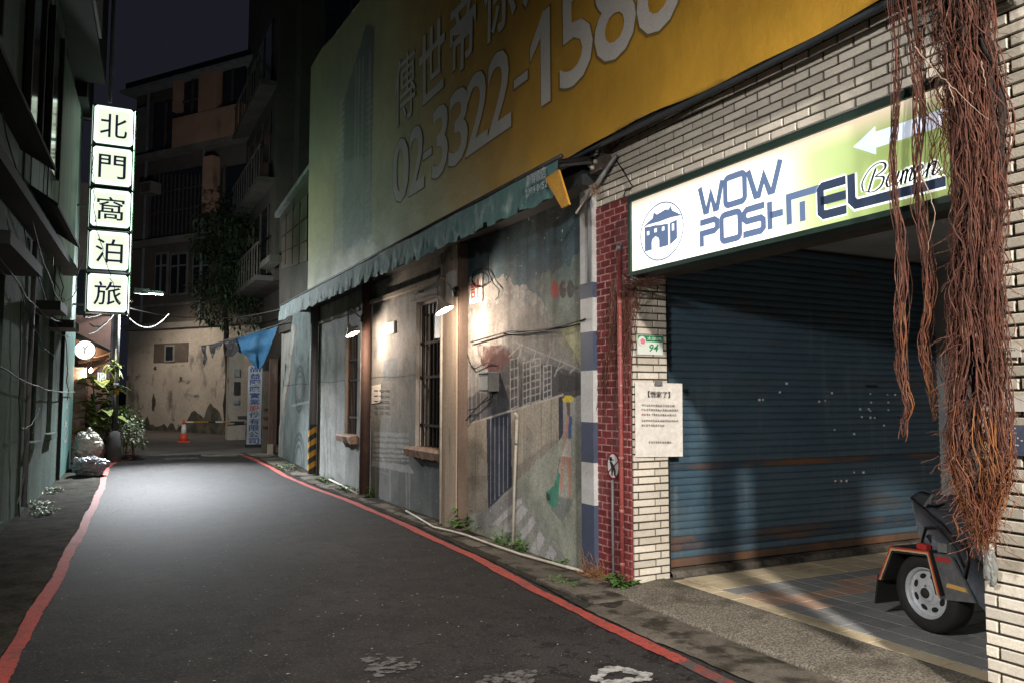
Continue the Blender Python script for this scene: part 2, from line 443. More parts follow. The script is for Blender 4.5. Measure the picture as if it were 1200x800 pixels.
# ================================================================== GROUND
def strip_mesh(xfun0, xfun1, y0, y1, dz, n, name, m, parent=None, zf=None, jit=0.0, sub=1):
    b = MB(); vs = []; fs = []
    for i in range(n+1):
        y = y0+(y1-y0)*i/n
        a, c = xfun0(y), xfun1(y)
        for k in range(sub+1):
            x = a+(c-a)*k/sub
            vs.append((x, y, gz(y)+dz+(random.uniform(-jit, jit) if jit else 0)))
    w = sub+1
    for i in range(n):
        for k in range(sub):
            fs.append((i*w+k, i*w+k+1, (i+1)*w+k+1, (i+1)*w+k))
    b.add(vs, fs)
    return b.build(name, m, parent)

road = tag(strip_mesh(lambda y: -70, lambda y: 70, -60, 140, 0.0, 200, 'road', MT['asphalt']), kind='structure')

def interp(tab):
    ys = [t[0] for t in tab]; xs = [t[1] for t in tab]
    return lambda y: float(np.interp(y, ys, xs))
LW = interp([(-12,-2.48),(22.3,-.56)])                    # face of the left building
RL = interp([(-10,-1.1),(0,-.72),(5.8,-.50),(8.15,-.36),(12.4,-.16),(17,.02),(20.2,.10),(21.2,.25),(21.9,.46),(22.3,.72)])
RR = interp([(-10,3.25),(0,3.27),(3.67,3.30),(5.08,3.32),(7.6,3.50),(10,3.58),(12.5,3.62),(16,3.52),(19,3.46),(21,3.44),(22.4,3.30)])
wob = lambda y, k=0: .010*math.sin(y*2.3+k)+.014*mnoise.noise((y*2.5, k*7, 0))+.010*mnoise.noise((y*11, k*5, 1))+.006*mnoise.noise((y*31, k*3, 2))
red_l = tag(strip_mesh(lambda y: RL(y)-.055+wob(y), lambda y: RL(y)+.055+wob(y, 1), -10, 22.3, .008, 1300, 'red_kerb_line', MT['redline']), kind='structure')
red_r = tag(strip_mesh(lambda y: RR(y)-.055+wob(y, 2), lambda y: RR(y)+.055+wob(y, 3), 4.1, 22.4, .008, 800, 'red_kerb_line', MT['redline']), kind='structure')
MT['redworn'] = mat('worn_red_line', (.16,.04,.032), (.06,.05,.05), rough=.65, scale=9, lo=.42, hi=.58, fine=.3)
tag(strip_mesh(lambda y: RR(y)-.05+wob(y, 2), lambda y: RR(y)+.05+wob(y, 3), -8, 4.1, .008, 100, 'worn_red_kerb_line', MT['redworn']), kind='structure')
tag(strip_mesh(lambda y: -20, lambda y: 20, 22.9, 60, .005, 90, 'old_pavement', MT['old_asphalt']), kind='structure')
# dirt strip along the left wall
tag(strip_mesh(lambda y: LW(y)-.3, lambda y: RL(y)-.058+wob(y)*1.0, -10, 21.6, .014, 160, 'verge', MT['dirtstrip'], jit=.008, sub=8), kind='structure')

# broken concrete slabs along the right wall
side = tag(strip_mesh(lambda y: RR(y)+.09+wob(y, 5), lambda y: 4.3, 5.35, 23.0, .010, 140, 'sidewalk', MT['dirtstrip'], jit=.005, sub=4), kind='structure')
y = 5.5
while y < 22.6:
    L = random.uniform(.55, 1.05)
    b = MB(); g = .018; tz = random.uniform(.018, .034)
    inner = 4.10 if random.random() < .6 else random.uniform(3.85, 4.05)
    out = RR(y+L/2)+random.uniform(.13, .22)
    top = []
    n = 6
    for (xa, ya), (xb, yb) in (((out, y+g), (inner, y+g)), ((inner, y+g), (inner, y+L-g)), ((inner, y+L-g), (out, y+L-g)), ((out, y+L-g), (out, y+g))):
        for k in range(n):
            t = k/n
            top.append((xa+(xb-xa)*t+random.uniform(-.012, .012), ya+(yb-ya)*t+random.uniform(-.012, .012)))
    tl = random.uniform(-.008, .008)
    b.prism(top, lambda u, v, d: (u, v, gz(v)+d+(tl*(v-y) if d > 0 else 0)), -.05, tz)
    b.build('slab', MT['concrete'], side)
    y += L

# concrete gutter, pebble apron and alcove floor in front of the shutter
gut = tag(strip_mesh(lambda y: RR(y)+.10+wob(y, 6)*1.5, lambda y: 3.86, -9, 5.5, .012, 160, 'gutter', MT['concrete'], jit=.003, sub=4), kind='structure')
apron = tag(bpy.data.objects.new('apron', None), kind='structure'); apron['base'] = [0, 0, 0]; COL.objects.link(apron)
y = 5.85
for L in (1.55, 1.45, 1.5, 1.4, 1.5, 1.5, 1.5, 1.5, 1.5, 1.5):
    b = MB(); prof = [(3.86, -.04), (3.87, .020), (3.90, .036), (4.10, .058), (4.36, .084), (4.44, .086), (4.44, -.04)]
    ya, yb = y-L+.008, y-.008
    vs = [(x, ya, z) for x, z in prof]+[(x, yb, z) for x, z in prof]; n = len(prof)
    b.add(vs, [tuple(range(n)), tuple(reversed(range(n, 2*n)))]+[(i, i+n, (i+1) % n+n, (i+1) % n) for i in range(n)])
    b.build('apron_slab', MT['pebble'], apron)
    y -= L
FLZ = .085
floor = tag(MB().box(4.42, 8.5, -9, 5.99, -.05, FLZ-.006).build('floor', MT['grout']), kind='structure')
tile_cache = {}
def floor_tile(x0, x1, y0, y1, m):
    key = (round(x1-x0, 3), round(y1-y0, 3), m.name)
    if key not in tile_cache:
        a, c, h, e = (x1-x0)/2-.003, (y1-y0)/2-.003, .012, .003
        vs = [(-a,-c,-h),(a,-c,-h),(a,c,-h),(-a,c,-h),(-a,-c,-e),(a,-c,-e),(a,c,-e),(-a,c,-e),(-a+e,-c+e,0),(a-e,-c+e,0),(a-e,c-e,0),(-a+e,c-e,0)]
        fs = [(0,1,5,4),(1,2,6,5),(2,3,7,6),(3,0,4,7),(4,5,9,8),(5,6,10,9),(6,7,11,10),(7,4,8,11),(8,9,10,11)]
        me = MB().add(vs, fs).mesh('floor_tile'); me.materials.append(m); tile_cache[key] = me
    o = link('floor_tile', tile_cache[key], None, floor)
    o.location = ((x0+x1)/2, (y0+y1)/2, FLZ+random.uniform(-.0012, .0012))
for i in range(19):                                       # cream border along the street
    floor_tile(4.44, 4.60, .9+i*.25, .9+(i+1)*.25, MT['creamtile'])
for i in range(13):                                       # cream band before the shutter
    for j in range(2):
        floor_tile(4.60+i*.30, 4.60+(i+1)*.30, 5.20+j*.24, 5.20+(j+1)*.24, MT['creamtile'])
zig = [(868,698),(900,690),(930,695),(955,690),(982,689),(975,682),(1000,676),(1052,673),(1047,682),(1018,685),(1022,696),(985,701),(950,709),(925,708),(895,704)]
zig = [tuple((CP+ray(x, y_)*((FLZ-CAM_H)/ray(x, y_).z)).xy) for x, y_ in zig]
def in_poly(x, y_, P):
    c = False
    for (x1, y1), (x2, y2) in zip(P, P[1:]+P[:1]):
        if (y1 > y_) != (y2 > y_) and x < (x2-x1)*(y_-y1)/(y2-y1)+x1: c = not c
    return c
for i in range(15):
    for j in range(19):
        x0, y1 = 4.60+i*.20, 5.20-j*.20
        floor_tile(x0, x0+.20, y1-.20, y1, MT['pinktile'] if in_poly(x0+.1, y1-.1, zig) else MT['darktile'])

# worn white paint and a hole cover on the road
def paint_patch(cx, cy, rx, ry, seed, m, hole=False, n=90):
    """what is left of worn paint: a scatter of small ragged flakes"""
    r = random.Random(seed); b = MB()
    for i in range(n):
        a = r.uniform(0, 6.28); k = (r.uniform(.62, 1.0) if hole else math.sqrt(r.random()))
        k *= 1+.22*math.sin(3*a+seed)
        x, y_ = cx+rx*k*math.cos(a), cy+ry*k*math.sin(a); q = r.uniform(.012, .05)*(1.1 if hole else .8)
        c_ = 9; rot = r.uniform(0, 6)
        b.sheet([(x+q*r.uniform(.4, 1.1)*math.cos(rot+6.283*t/c_), y_+q*.8*r.uniform(.4, 1.1)*math.sin(rot+6.283*t/c_), .005+i*.00002) for t in range(c_)])
    return tag(b.build('road_paint_patch', m), kind='structure')
MT['wornfaint'] = mat('faint_road_paint', (.085,.08,.076), (.035,.033,.032), rough=.7, scale=16, lo=.46, hi=.56, bump=.004, bscale=90, fine=.4)
p = FG(725, 792); paint_patch(p.x, p.y, .17, .13, 4, MT['whitepaint'], True)
p = FG(455, 778); paint_patch(p.x, p.y, .16, .22, 2, MT['wornfaint'])
p = FG(600, 795); paint_patch(p.x, p.y, .18, .12, 6, MT['wornfaint'])
p = FG(212, 537)
mh = thing('manhole_cover', 'round dark metal manhole cover in the road before the traffic cone', 'manhole cover', (p.x, p.y, gz(p.y)))
tpart('cover', mh, MT['darkmetal'], lambda m: m.lathe([(.34,-.02),(.34,.012),(.31,.015),(.0,.015)], (p.x, p.y, gz(p.y)), n=28))
tpart('rim', mh, MT['concrete'], lambda m: m.lathe([(.43,-.02),(.43,.010),(.36,.012),(.355,-.02)], (p.x, p.y, gz(p.y)), n=28, cap=False))
p = FG(262, 533)
tag(MB().box(p.x-.55, p.x+.5, p.y-.35, p.y+.3, gz(p.y)-.1, gz(p.y)+.018).build('concrete_patch', MT['concrete']), kind='structure')
# litter and pale chips on the asphalt
b = MB()
for i in range(800):
    yy = random.uniform(2.5, 20)**1.0; xx = random.uniform(RL(yy)+.1, RR(yy)-.1); s = random.uniform(.004, .016)
    a = random.uniform(0, 3.1); c_, s_ = math.cos(a)*s, math.sin(a)*s
    zz = gz(yy)+.003
    b.add([(xx-c_, yy-s_, zz), (xx+s_*.5, yy-c_*.5, zz+.003), (xx+c_, yy+s_, zz), (xx-s_*.5, yy+c_*.5, zz+.003)], [(0,1,2,3)])
MT['litter'] = mat('pale_litter', (.26,.25,.23), (.15,.14,.12), rough=.8, scale=30)
tag(b.build('litter', MT['litter']), 'small pale chips and grit scattered over the dark asphalt', 'litter', kind='stuff')

# ================================================================== TILED HOTEL BUILDING
FT = 4.12                      # outer face of the tiles
RET = 5.75                     # return face beside the shutter
hotel = thing('tiled_building', 'beige tiled building with a deep shuttered bay under the lit sign', 'building', (4.14, 1, 0))
tpart('wall', hotel, MT['joint'], lambda m: (m.box(4.135, 4.62, 1.15, 2.66, -.05, 2.74), m.box(4.135, 4.50, 1.15, 6.5, 2.741, 9.2), m.box(4.136, 4.499, -9, 1.149, 3.95, 9.19), m.box(4.501, 8.6, -9, 6.5, 4.0, 4.2)))
tpart('pillar', hotel, MT['joint'], lambda m: m.box(4.145, 4.515, 5.765, 6.45, -.05, 2.742))
MT['soffit'] = mat('alcove_render', (.36,.36,.35), (.27,.27,.27), rough=.8, scale=2)
tpart('soffit', hotel, MT['soffit'], lambda m: m.box(4.52, 8.4, 1.4, 6.0, 3.20, 3.255))
tpart('back_wall', hotel, MT['soffit'], lambda m: m.box(8.4, 8.6, -9, 6.4, -.05, 3.99))
tpart('header_wall', hotel, MT['soffit'], lambda m: m.box(4.53, 8.39, 5.96, 6.2, -.05, 3.255))

wall_tile_cache = {}
def wall_tile_mesh(L, h, axis, m, t=.022):
    key = (round(L, 2), round(h, 3), axis, m.name)
    if key in wall_tile_cache: return wall_tile_cache[key]
    a, c, e = key[0]/2, h/2, .0035
    vs = [(-a,-c,0),(a,-c,0),(a,c,0),(-a,c,0),(-a,-c,t-e),(a,-c,t-e),(a,c,t-e),(-a,c,t-e),(-a+e,-c+e,t),(a-e,-c+e,t),(a-e,c-e,t),(-a+e,c-e,t)]
    fs = [(0,1,5,4),(1,2,6,5),(2,3,7,6),(3,0,4,7),(4,5,9,8),(5,6,10,9),(6,7,11,10),(7,4,8,11),(8,9,10,11)]
    if axis == 'x':   vs = [(-z, -x, y_) for x, y_, z in vs]       # faces -X
    else:             vs = [(x, -z, y_) for x, y_, z in vs]        # faces -Y
    me = MB().add(vs, fs).mesh('tile'); me.materials.append(m)
    wall_tile_cache[key] = me
    return me

def lay(u0, u1, z0, z1, L, pitch, joint, offs, skip=None, widths=None):
    """courses of tiles inside a rectangle; u = position along the wall"""
    out = []; k0 = int(math.floor((z0-.06)/pitch)); k = k0
    while .06+k*pitch < z1-.02:
        za, zb = .06+k*pitch+joint/2, .06+(k+1)*pitch-joint/2
        if za >= z0-.02:
            o = offs[k % len(offs)]
            n0 = int(math.floor((u0-o)/L))-1
            for n in range(n0, n0+int((u1-u0)/L)+4):
                a, c = max(u0, o+n*L)+joint/2, min(u1, o+(n+1)*L)-joint/2
                if c-a > .025 and not (skip and skip((a+c)/2, (za+zb)/2)):
                    out.append((a, c, za, zb))
        k += 1
    return out

tiles = []      # (area, mesh, location)
def queue(lst, axis, plane, m, dest):
    for a, c, za, zb in lst:
        jx, jz = random.uniform(-.0012, .0012), random.uniform(-.0012, .0012)
        dep = random.uniform(-.0015, .0015)
        u, z = (a+c)/2+jx, (za+zb)/2+jz
        loc = (plane+dep, u, z) if axis == 'x' else (u, plane+dep, z)
        pts = [proj((plane, q, w) if axis == 'x' else (q, plane, w)) for q, w in ((a, za), (c, za), (c, zb), (a, zb))]
        inside = sum(1 for q in pts if 0 <= q[0] <= 1200 and 0 <= q[1] <= 800)
        ar = abs(sum(pts[i][0]*pts[(i+1) % 4][1]-pts[(i+1) % 4][0]*pts[i][1] for i in range(4)))/2
        dest.append((ar*inside/4, wall_tile_mesh(c-a, zb-za, axis, m), loc))
def emit_tiles(dest, parent, name, m, limit=300):
    dest.sort(key=lambda t: -t[0])
    for i, (ar, me, loc) in enumerate(dest[:limit]):
        o = link(name, me, None, parent); o.location = loc
    rest = MB()
    for ar, me, loc in dest[limit:]:
        rest.add([(v.co.x+loc[0], v.co.y+loc[1], v.co.z+loc[2]) for v in me.vertices], [tuple(p.vertices) for p in me.polygons])
    if rest.v:
        tag(rest.build(name+'_field', m, parent), kind='stuff')
PITCH, TL, JO = .0655, .238, .0135
behind_sign = lambda u, z: 2.70 < u < 5.50 and 2.74 < z < 3.24
offs = [0.02, .14]
queue(lay(1.15, 2.66, .06, 2.74, TL, PITCH, JO, [2.66-TL*.30, 2.66]), 'x', 4.142, MT['tile'], tiles)
queue(lay(1.15, 6.42, 2.76, 4.6, TL, PITCH, JO, offs, lambda u, z: (2.62 < u < 5.56 and z < 3.30) or (u > 5.70 and z < 3.46)), 'x', 4.142, MT['tile'], tiles)
queue(lay(4.122, 4.51, .06, 2.74, TL, PITCH, JO, [4.122, 4.122-TL*.76]), 'y', 5.772, MT['tile'], tiles)
emit_tiles(tiles, hotel, 'tile', MT['tile'])

# red painted brick pier
pier = thing('red_brick_pier', 'red painted brick pier between the striped post and the beige tiles', 'brick pier', (4.12, 6.05, 0))
tpart('mortar', pier, MT['redjoint'], lambda m: m.box(4.1205, 4.143, 5.79, 6.40, -.02, 3.46))
rb = []
queue(lay(5.775, 6.40, .06, 3.44, .165, PITCH, .012, [5.775+.05, 5.775+.125]), 'x', 4.139, MT['redbrick'], rb)
emit_tiles(rb, pier, 'brick', MT['redbrick'])

# pipes on the pier
pp = thing('red_downpipe', 'red painted vertical pipe up the brick pier', 'pipe', (4.08, 5.9, 0))
yy = FX(727, 500, 4.08).y; zt = FX(727, 293, 4.08).z
tpart('pipe', pp, MT['redpipe'], lambda m: m.tube([(4.085, yy, 0), (4.085, yy, zt*.5), (4.085, yy, zt)], .022, 10), True)
MT['pipechip'] = mat('chipped_pipe_band', (.36,.17,.15), (.24,.06,.055), rough=.6, scale=30)
for z in np.arange(.2, zt-.1, .46): tpart('coupling', pp, MT['pipechip'], lambda m: m.tube([(4.085, yy, z), (4.085, yy, z+.03)], .0235, 10), True)
tpart('cap', pp, MT['galv'], lambda m: m.tube([(4.085, yy, zt), (4.085, yy, zt+.05)], .027, 10), True)
cd = thing('grey_conduit', 'thin grey conduit on the brick pier below the oval sign', 'conduit', (4.1, 6.05, 0))
yy2 = FX(718, 600, 4.1).y
tpart('pipe', cd, MT['greypipe'], lambda m: m.tube([(4.10, yy2, 0), (4.10, yy2+.004, .6), (4.10, yy2, FX(718, 562, 4.1).z)], .012, 8), True)

# ================================================================== SHUTTER
sh = thing('roller_shutter', 'dark blue steel roller shutter with rusty lower slats in the bay', 'roller shutter', (6.4, 5.86, .1))
SP = .0655
prof = [(0, 0), (-.006, .004), (-.010, .016), (-.011, .030), (-.009, .046), (-.004, .056), (.004, .0600), (.004, .0655)]
smesh = MB()
for x0, x1 in ((4.55, 8.40),):
    n = len(prof)
    smesh.add([(x, q, z) for x in (x0, x1) for q, z in prof], [(i, i+n, i+n+1, i+1) for i in range(n-1)])
sme = smesh.mesh('slat'); sme.materials.append(MT['shutter'])
MT['shutter_rust'] = mat('shutter_rust', (.030,.050,.070), (.14,.068,.034), rough=.5, scale=1.3, stretch=(1,1,2.5), lo=.47, hi=.68, bump=.002, bscale=30, spec=.4, stain=[(5,(1,1,4),.6,.7,(.045,.045,.05))])
sme_r = sme.copy(); sme_r.materials.clear(); sme_r.materials.append(MT['shutter_rust'])
z = .215; k = 0
while z < 3.15:
    o = link('slat', sme_r if k in (1, 2, 12) else sme, None, sh); o.location = (0, 5.86+random.uniform(-.0012, .0012), z)
    z += SP; k += 1
tpart('bottom_bar', sh, MT['rustbar'], lambda m: m.box(4.55, 8.40, 5.845, 5.885, .145, .214))
tpart('guide_rail', sh, MT['darkmetal'], lambda m: m.box(4.516, 4.56, 5.80, 5.93, .09, 3.19))
tpart('hood', sh, MT['darkmetal'], lambda m: m.box(4.52, 8.39, 5.87, 5.955, .15, 3.19))
thr = thing('threshold', 'worn concrete threshold step under the roller shutter', 'step', (6.4, 5.8, .08))
b = MB(); n = 60
topf = lambda x: .128+.006*mnoise.noise((x*3, 0, 0))
vs = []
for i in range(n+1):
    x = 4.53+(8.38-4.53)*i/n
    e = .03*mnoise.noise((x*2.2, 4, 0))+.012*mnoise.noise((x*9, 1, 0))
    for q, zz in ((5.735+e, .07), (5.74+e, .105), (5.765+e, topf(x)), (5.95, topf(x)+.004)): vs.append((x, q, zz))
b.add(vs, [(i*4+k, (i+1)*4+k, (i+1)*4+k+1, i*4+k+1) for i in range(n) for k in range(3)])
b.build('step', MT['concrete'], thr)
for px, py in ((890,468),(894,468),(914,459),(922,449),(960,470),(967,469),(975,460),(978,503),(1001,508),(1012,553),(1020,461),(1021,471),(1020,481),(1008,479),(1018,479),(1010,488),(1020,489),(1025,489),(1040,462),(1049,462),(1041,471),(1041,480),(1036,498),(979,563),(986,563),(992,563),(1001,553)):
    p_ = FY(px, py, 5.846)
    if p_.x < 8.3:
        s_ = random.uniform(.009, .015)
        MB().box(p_.x-s_, p_.x+s_, 5.8445, 5.8475, p_.z-s_*.8, p_.z+s_*.8).build('sticker_scrap', MT['paper'], sh)
p_ = FY(1021, 452, 5.846)
MB().box(p_.x-.08, p_.x+.09, 5.840, 5.8475, p_.z-.012, p_.z+.012).build('mail_slot', MT['inkblack'], sh)

# ================================================================== HOTEL SIGN
SX = 3.975
sg = thing('hotel_lightbox_sign', 'long backlit white and lime hotel sign with blue letters over the bay', 'sign', (4.05, 4.1, 2.72))
tpart('case', sg, MT['signcase'], lambda m: (m.box(3.985, 4.14, 2.60, 5.56, 2.70, 3.385)))
tpart('frame', sg, MT['signcase'], lambda m: (m.box(3.955, 3.985, 2.60, 5.56, 3.335, 3.385), m.box(3.955, 3.985, 2.60, 5.56, 2.695, 2.730), m.box(3.955, 3.985, 5.525, 5.56, 2.731, 3.334), m.box(3.955, 3.985, 2.60, 2.635, 2.731, 3.334)))
tpart('top_flashing', sg, MT['galv'], lambda m: m.box(3.95, 4.115, 2.60, 5.57, 3.386, 3.392))
pm = bpy.data.materials.new('backlit_panel'); pm.use_nodes = True
nt = pm.node_tree; N = nt.nodes; Lk = nt.links
bs = N['Principled BSDF']; geo = N.new('ShaderNodeNewGeometry'); sep = N.new('ShaderNodeSeparateXYZ'); Lk.new(geo.outputs['Position'], sep.inputs[0])
rmp = N.new('ShaderNodeMapRange'); rmp.inputs[1].default_value = 5.52; rmp.inputs[2].default_value = 2.64; Lk.new(sep.outputs[1], rmp.inputs[0])
cr = N.new('ShaderNodeValToRGB'); Lk.new(rmp.outputs[0], cr.inputs[0])
stops = [(0, (.86,.90,.76)), (.10, (.98,1,.92)), (.45, (1,1,.95)), (.55, (.88,.95,.74)), (.68, (.42,.52,.24)), (.85, (.25,.32,.11)), (1, (.19,.24,.08))]
cr.color_ramp.elements[0].position = 0; cr.color_ramp.elements[0].color = (*stops[0][1], 1)
cr.color_ramp.elements[1].position = 1; cr.color_ramp.elements[1].color = (*stops[-1][1], 1)
for pos, c_ in stops[1:-1]:
    e_ = cr.color_ramp.elements.new(pos); e_.color = (*c_, 1)
# pinkish printed band along the upper edge
rz = N.new('ShaderNodeMapRange'); rz.inputs[1].default_value = 3.20; rz.inputs[2].default_value = 3.34; Lk.new(sep.outputs[2], rz.inputs[0])
mx = N.new('ShaderNodeMix'); mx.data_type = 'RGBA'; Lk.new(rz.outputs[0], mx.inputs[0]); Lk.new(cr.outputs[0], mx.inputs[6]); mx.inputs[7].default_value = (.62,.50,.38,1)
Lk.new(mx.outputs[2], bs.inputs['Base Color']); Lk.new(mx.outputs[2], bs.inputs['Emission Color']); bs.inputs['Emission Strength'].default_value = E_SIGN
bs.inputs['Roughness'].default_value = .35
tpart('panel', sg, pm, lambda m: m.box(SX, 3.984, 2.636, 5.524, 2.731, 3.334))

def SF(u, v, d): return (SX-.003-d, -u, v)
def sq(px, py):
    p = FX(px, py, SX); return (-p.y, p.z)
def zs(zx, zy):                 # position read in a 3.158x enlargement of the sign
    return sq(740+zx/3.158, 160+zy/3.158)
MT['signblue'] = flat('sign_slate_blue', (.09,.13,.23), .4, emit=.85)
MT['signnavy'] = flat('sign_navy', (.03,.045,.08), .4, emit=.5)
MT['signhalo'] = flat('sign_white_outline', (.85,.88,.86), .4, emit=.9)
MT['signarrow'] = flat('sign_arrow', (.62,.68,.80), .4, emit=.75)
# rectified rows of letters: WOW above, POSHTEL below
w_l, w_r = zs(252, 200)[0], zs(552, 90)[0]
w_b, w_t = 3.003, 3.235
letters = {}
def strokes(name, lst, m, width, d):
    b = MB()
    for pts in lst: ribbon(b, pts, width, SF, d)
    b.build(name, m, sg)
U0, U1 = zs(252, 190)[0], zs(553, 88)[0]
WT = (zs(252, 190)[1]+zs(553, 88)[1])/2; WB = (zs(285, 280)[1]+zs(515, 205)[1])/2
w1 = (U1-U0)
def cell(a, c, zb, zt):
    return lambda x, y_: (U0+w1*(a+(c-a)*x), zb+(zt-zb)*y_)
lw = .046
for a, c in ((0, .31), (.62, 1.0)):
    C_ = cell(a, c, WB, WT)
    strokes('letter', [[C_(.02, 1), C_(.24, .03), C_(.34, .03), C_(.50, .62), C_(.66, .03), C_(.76, .03), C_(.99, 1)]], MT['signblue'], lw, 0)
C_ = cell(.345, .585, WB, WT)
def rrect(C, r=.18):
    pts = []
    for cx, cy, a0 in ((1-r, 1-r*.8, 0), (r, 1-r*.8, 90), (r, r*.8, 180), (1-r, r*.8, 270)):
        for k in range(5):
            a = math.radians(a0+k*22.5); pts.append(C(cx+r*math.cos(a), cy+r*.8*math.sin(a)))
    return pts
b = MB(); ribbon(b, rrect(C_), lw, SF, 0, closed=True); b.build('letter', MT['signblue'], sg)
# POSHTEL
PB = (zs(258, 410)[1]+zs(640, 312)[1])/2; PT = (zs(258, 322)[1]+zs(790, 155)[1])/2
PU = [zs(x, y_)[0] for x, y_ in ((256, 370), (322, 340), (335, 340), (402, 320), (414, 320), (494, 300), (508, 300), (562, 290), (575, 270), (690, 240), (696, 240), (796, 200), (806, 200))]
def cell2(a, c): return lambda x, y_: (a+(c-a)*x, PB+(PT-PB)*y_)
C_ = cell2(PU[0], PU[1])
strokes('letter', [[C_(.08, 0), C_(.08, .52), C_(.80, .52), C_(.95, .62), C_(.95, .86), C_(.80, .96), C_(.0, .96)]], MT['signblue'], lw, 0)
C_ = cell2(PU[2], PU[3]); b = MB(); ribbon(b, rrect(C_), lw, SF, 0, closed=True); b.build('letter', MT['signblue'], sg)
C_ = cell2(PU[4], PU[5])
strokes('letter', [[C_(1, .95), C_(.18, .95), C_(.06, .85), C_(.06, .62), C_(.18, .52), C_(.82, .52), C_(.94, .42), C_(.94, .14), C_(.82, .04), C_(0, .04)]], MT['signblue'], lw, 0)
C_ = cell2(PU[6], PU[7])
strokes('letter', [[C_(.1, 0), C_(.1, 1)], [C_(.1, .5), C_(1, .5)]], MT['signblue'], lw, 0)
# T, E, L share one long top bar; darker towards the L
C_ = cell2(PU[8], PU[9])
strokes('letter', [[C_(.08, 0), C_(.08, .96), C_(1.9, .96)], [C_(.52, 0), C_(.52, .68)]], MT['signblue'], lw, 0)
C_ = cell2(PU[10], PU[11])
strokes('letter_outline', [[C_(1, .98), C_(.15, .98), C_(.06, .88), C_(.06, .14), C_(.18, .02), C_(1, .02)]], MT['signhalo'], lw+.03, 0)
strokes('letter', [[C_(1, .98), C_(.15, .98), C_(.06, .88), C_(.06, .14), C_(.18, .02), C_(1, .02)], [C_(.06, .5), C_(1, .5)]], MT['signnavy'], lw+.008, .002)
lu0 = PU[12]; lu1 = sq(1109, 212)[0]
lp = [(lu0+.02, PT+.02), (lu0+.02, PB+.05), (lu0+.05, PB+.018), (lu1, PB+.018)]
strokes('letter_outline', [lp], MT['signhalo'], lw+.035, .001)
strokes('letter', [lp], MT['signnavy'], lw+.010, .003)
# script word after the L
def cur(pts, w): 
    return pts, w
bw = lu1-lu0-.15; b0 = lu0+.13; zb = PB+.065; hh = .115
def cs(x, y_): return (b0+bw*x+ .25*(y_*hh), zb+hh*y_)
script = [
 [(.07,1.15),(.04,.6),(.02,.05)],
 [(-.06,.15),(-.10,.6),(-.03,1.15),(.08,1.38),(.19,1.28),(.20,.98),(.08,.74)],
 [(.08,.74),(.21,.60),(.20,.2),(.10,.0),(-.02,.1)],
 [(.27,.35),(.35,.48),(.335,.68),(.285,.62),(.265,.3),(.30,.05),(.36,.12),(.405,.4)],
 [(.42,.68),(.405,.15),(.43,.05),(.47,.35)],
 [(.48,.66),(.475,.0)],[(.475,.3),(.51,.65),(.535,.55),(.53,.0)],[(.53,.3),(.57,.66),(.60,.55),(.59,.12),(.62,.05),(.66,.3)],
 [(.66,.35),(.735,.48),(.72,.68),(.675,.62),(.655,.3),(.69,.05),(.75,.12),(.80,.4)],
 [(.815,.66),(.81,.0)],[(.81,.3),(.86,.66),(.90,.55),(.885,.12),(.92,.04),(.98,.3)]]
def smooth2(pts, n=6):
    P = [Vector(p) for p in pts]; out = []
    if len(P) < 3:
        return [tuple(P[0].lerp(P[1], k/n)) for k in range(n+1)]
    for i in range(len(P)-1):
        p0, p1, p2, p3 = P[max(i-1, 0)], P[i], P[i+1], P[min(i+2, len(P)-1)]
        for k in range(n):
            t = k/n
            out.append(tuple(.5*((2*p1)+(p2-p0)*t+(2*p0-5*p1+4*p2-p3)*t*t+(3*p1-p0-3*p2+p3)*t**3)))
    out.append(tuple(P[-1])); return out
for nm, extra, m_, d_ in (('script_outline', .018, MT['signhalo'], .004), ('script_lettering', 0, MT['inkblack'], .0055)):
    b = MB()
    for st in script:
        pts = [cs(*q) for q in smooth2(st)]
        ws = []
        for i in range(len(pts)):
            a_ = pts[max(i-1, 0)]; c_ = pts[min(i+1, len(pts)-1)]
            dy = abs(c_[1]-a_[1]); dx = abs(c_[0]-a_[0])+1e-6
            ws.append(extra+.006+.012*(dy/(dy+dx))*(1 if (c_[1] < a_[1]) else .45))
        ribbon(b, pts, ws, SF, d_)
    b.build(nm, m_, sg)
# arrow
ap = [zs(822, 35), zs(905, -15), zs(900, 8), zs(1165, -106), zs(1163, -52), zs(900, 47), zs(897, 77)]
a_c = [(ap[0][0], 3.165), (ap[1][0], 3.245), (ap[1][0], 3.21), (ap[3][0], 3.21), (ap[3][0], 3.115), (ap[1][0], 3.115), (ap[1][0], 3.075)]
b = MB(); b.sheet([SF(u, v, .002) for u, v in a_c]); b.build('arrow', MT['signarrow'], sg)
# gate emblem in an oval ring
e0, e1 = zs(36, 390)[0], zs(193, 300)[0]; ev = (zs(90, 462)[1], zs(145, 235)[1])
ec = ((e0+e1)/2, (ev[0]+ev[1])/2); er = ((e1-e0)/2, (ev[1]-ev[0])/2)
b = MB(); ribbon(b, circle(*ec, *er, n=48), .010, SF, .001, closed=True); b.build('emblem_ring', MT['signblue'], sg)
def em(x, y_): return (e0+(e1-e0)*x, ev[0]+(ev[1]-ev[0])*y_)
b = MB()
def poly(pts, d=.001): b.sheet([SF(*em(x, y_), d) for x, y_ in pts])
# front wall with arch and three windows, built as columns
fwx = [(.10,.22,.64),(.22,.26,.64)]
poly([(.10,.22),(.27,.22),(.27,.64),(.10,.66)])
poly([(.27,.36),(.30,.41),(.36,.44),(.36,.64),(.27,.65)])
poly([(.36,.44),(.42,.41),(.45,.36),(.45,.62),(.36,.64)])
poly([(.45,.22),(.66,.22),(.66,.60),(.45,.62)])
poly([(.70,.22),(.86,.30),(.86,.62),(.70,.60)])
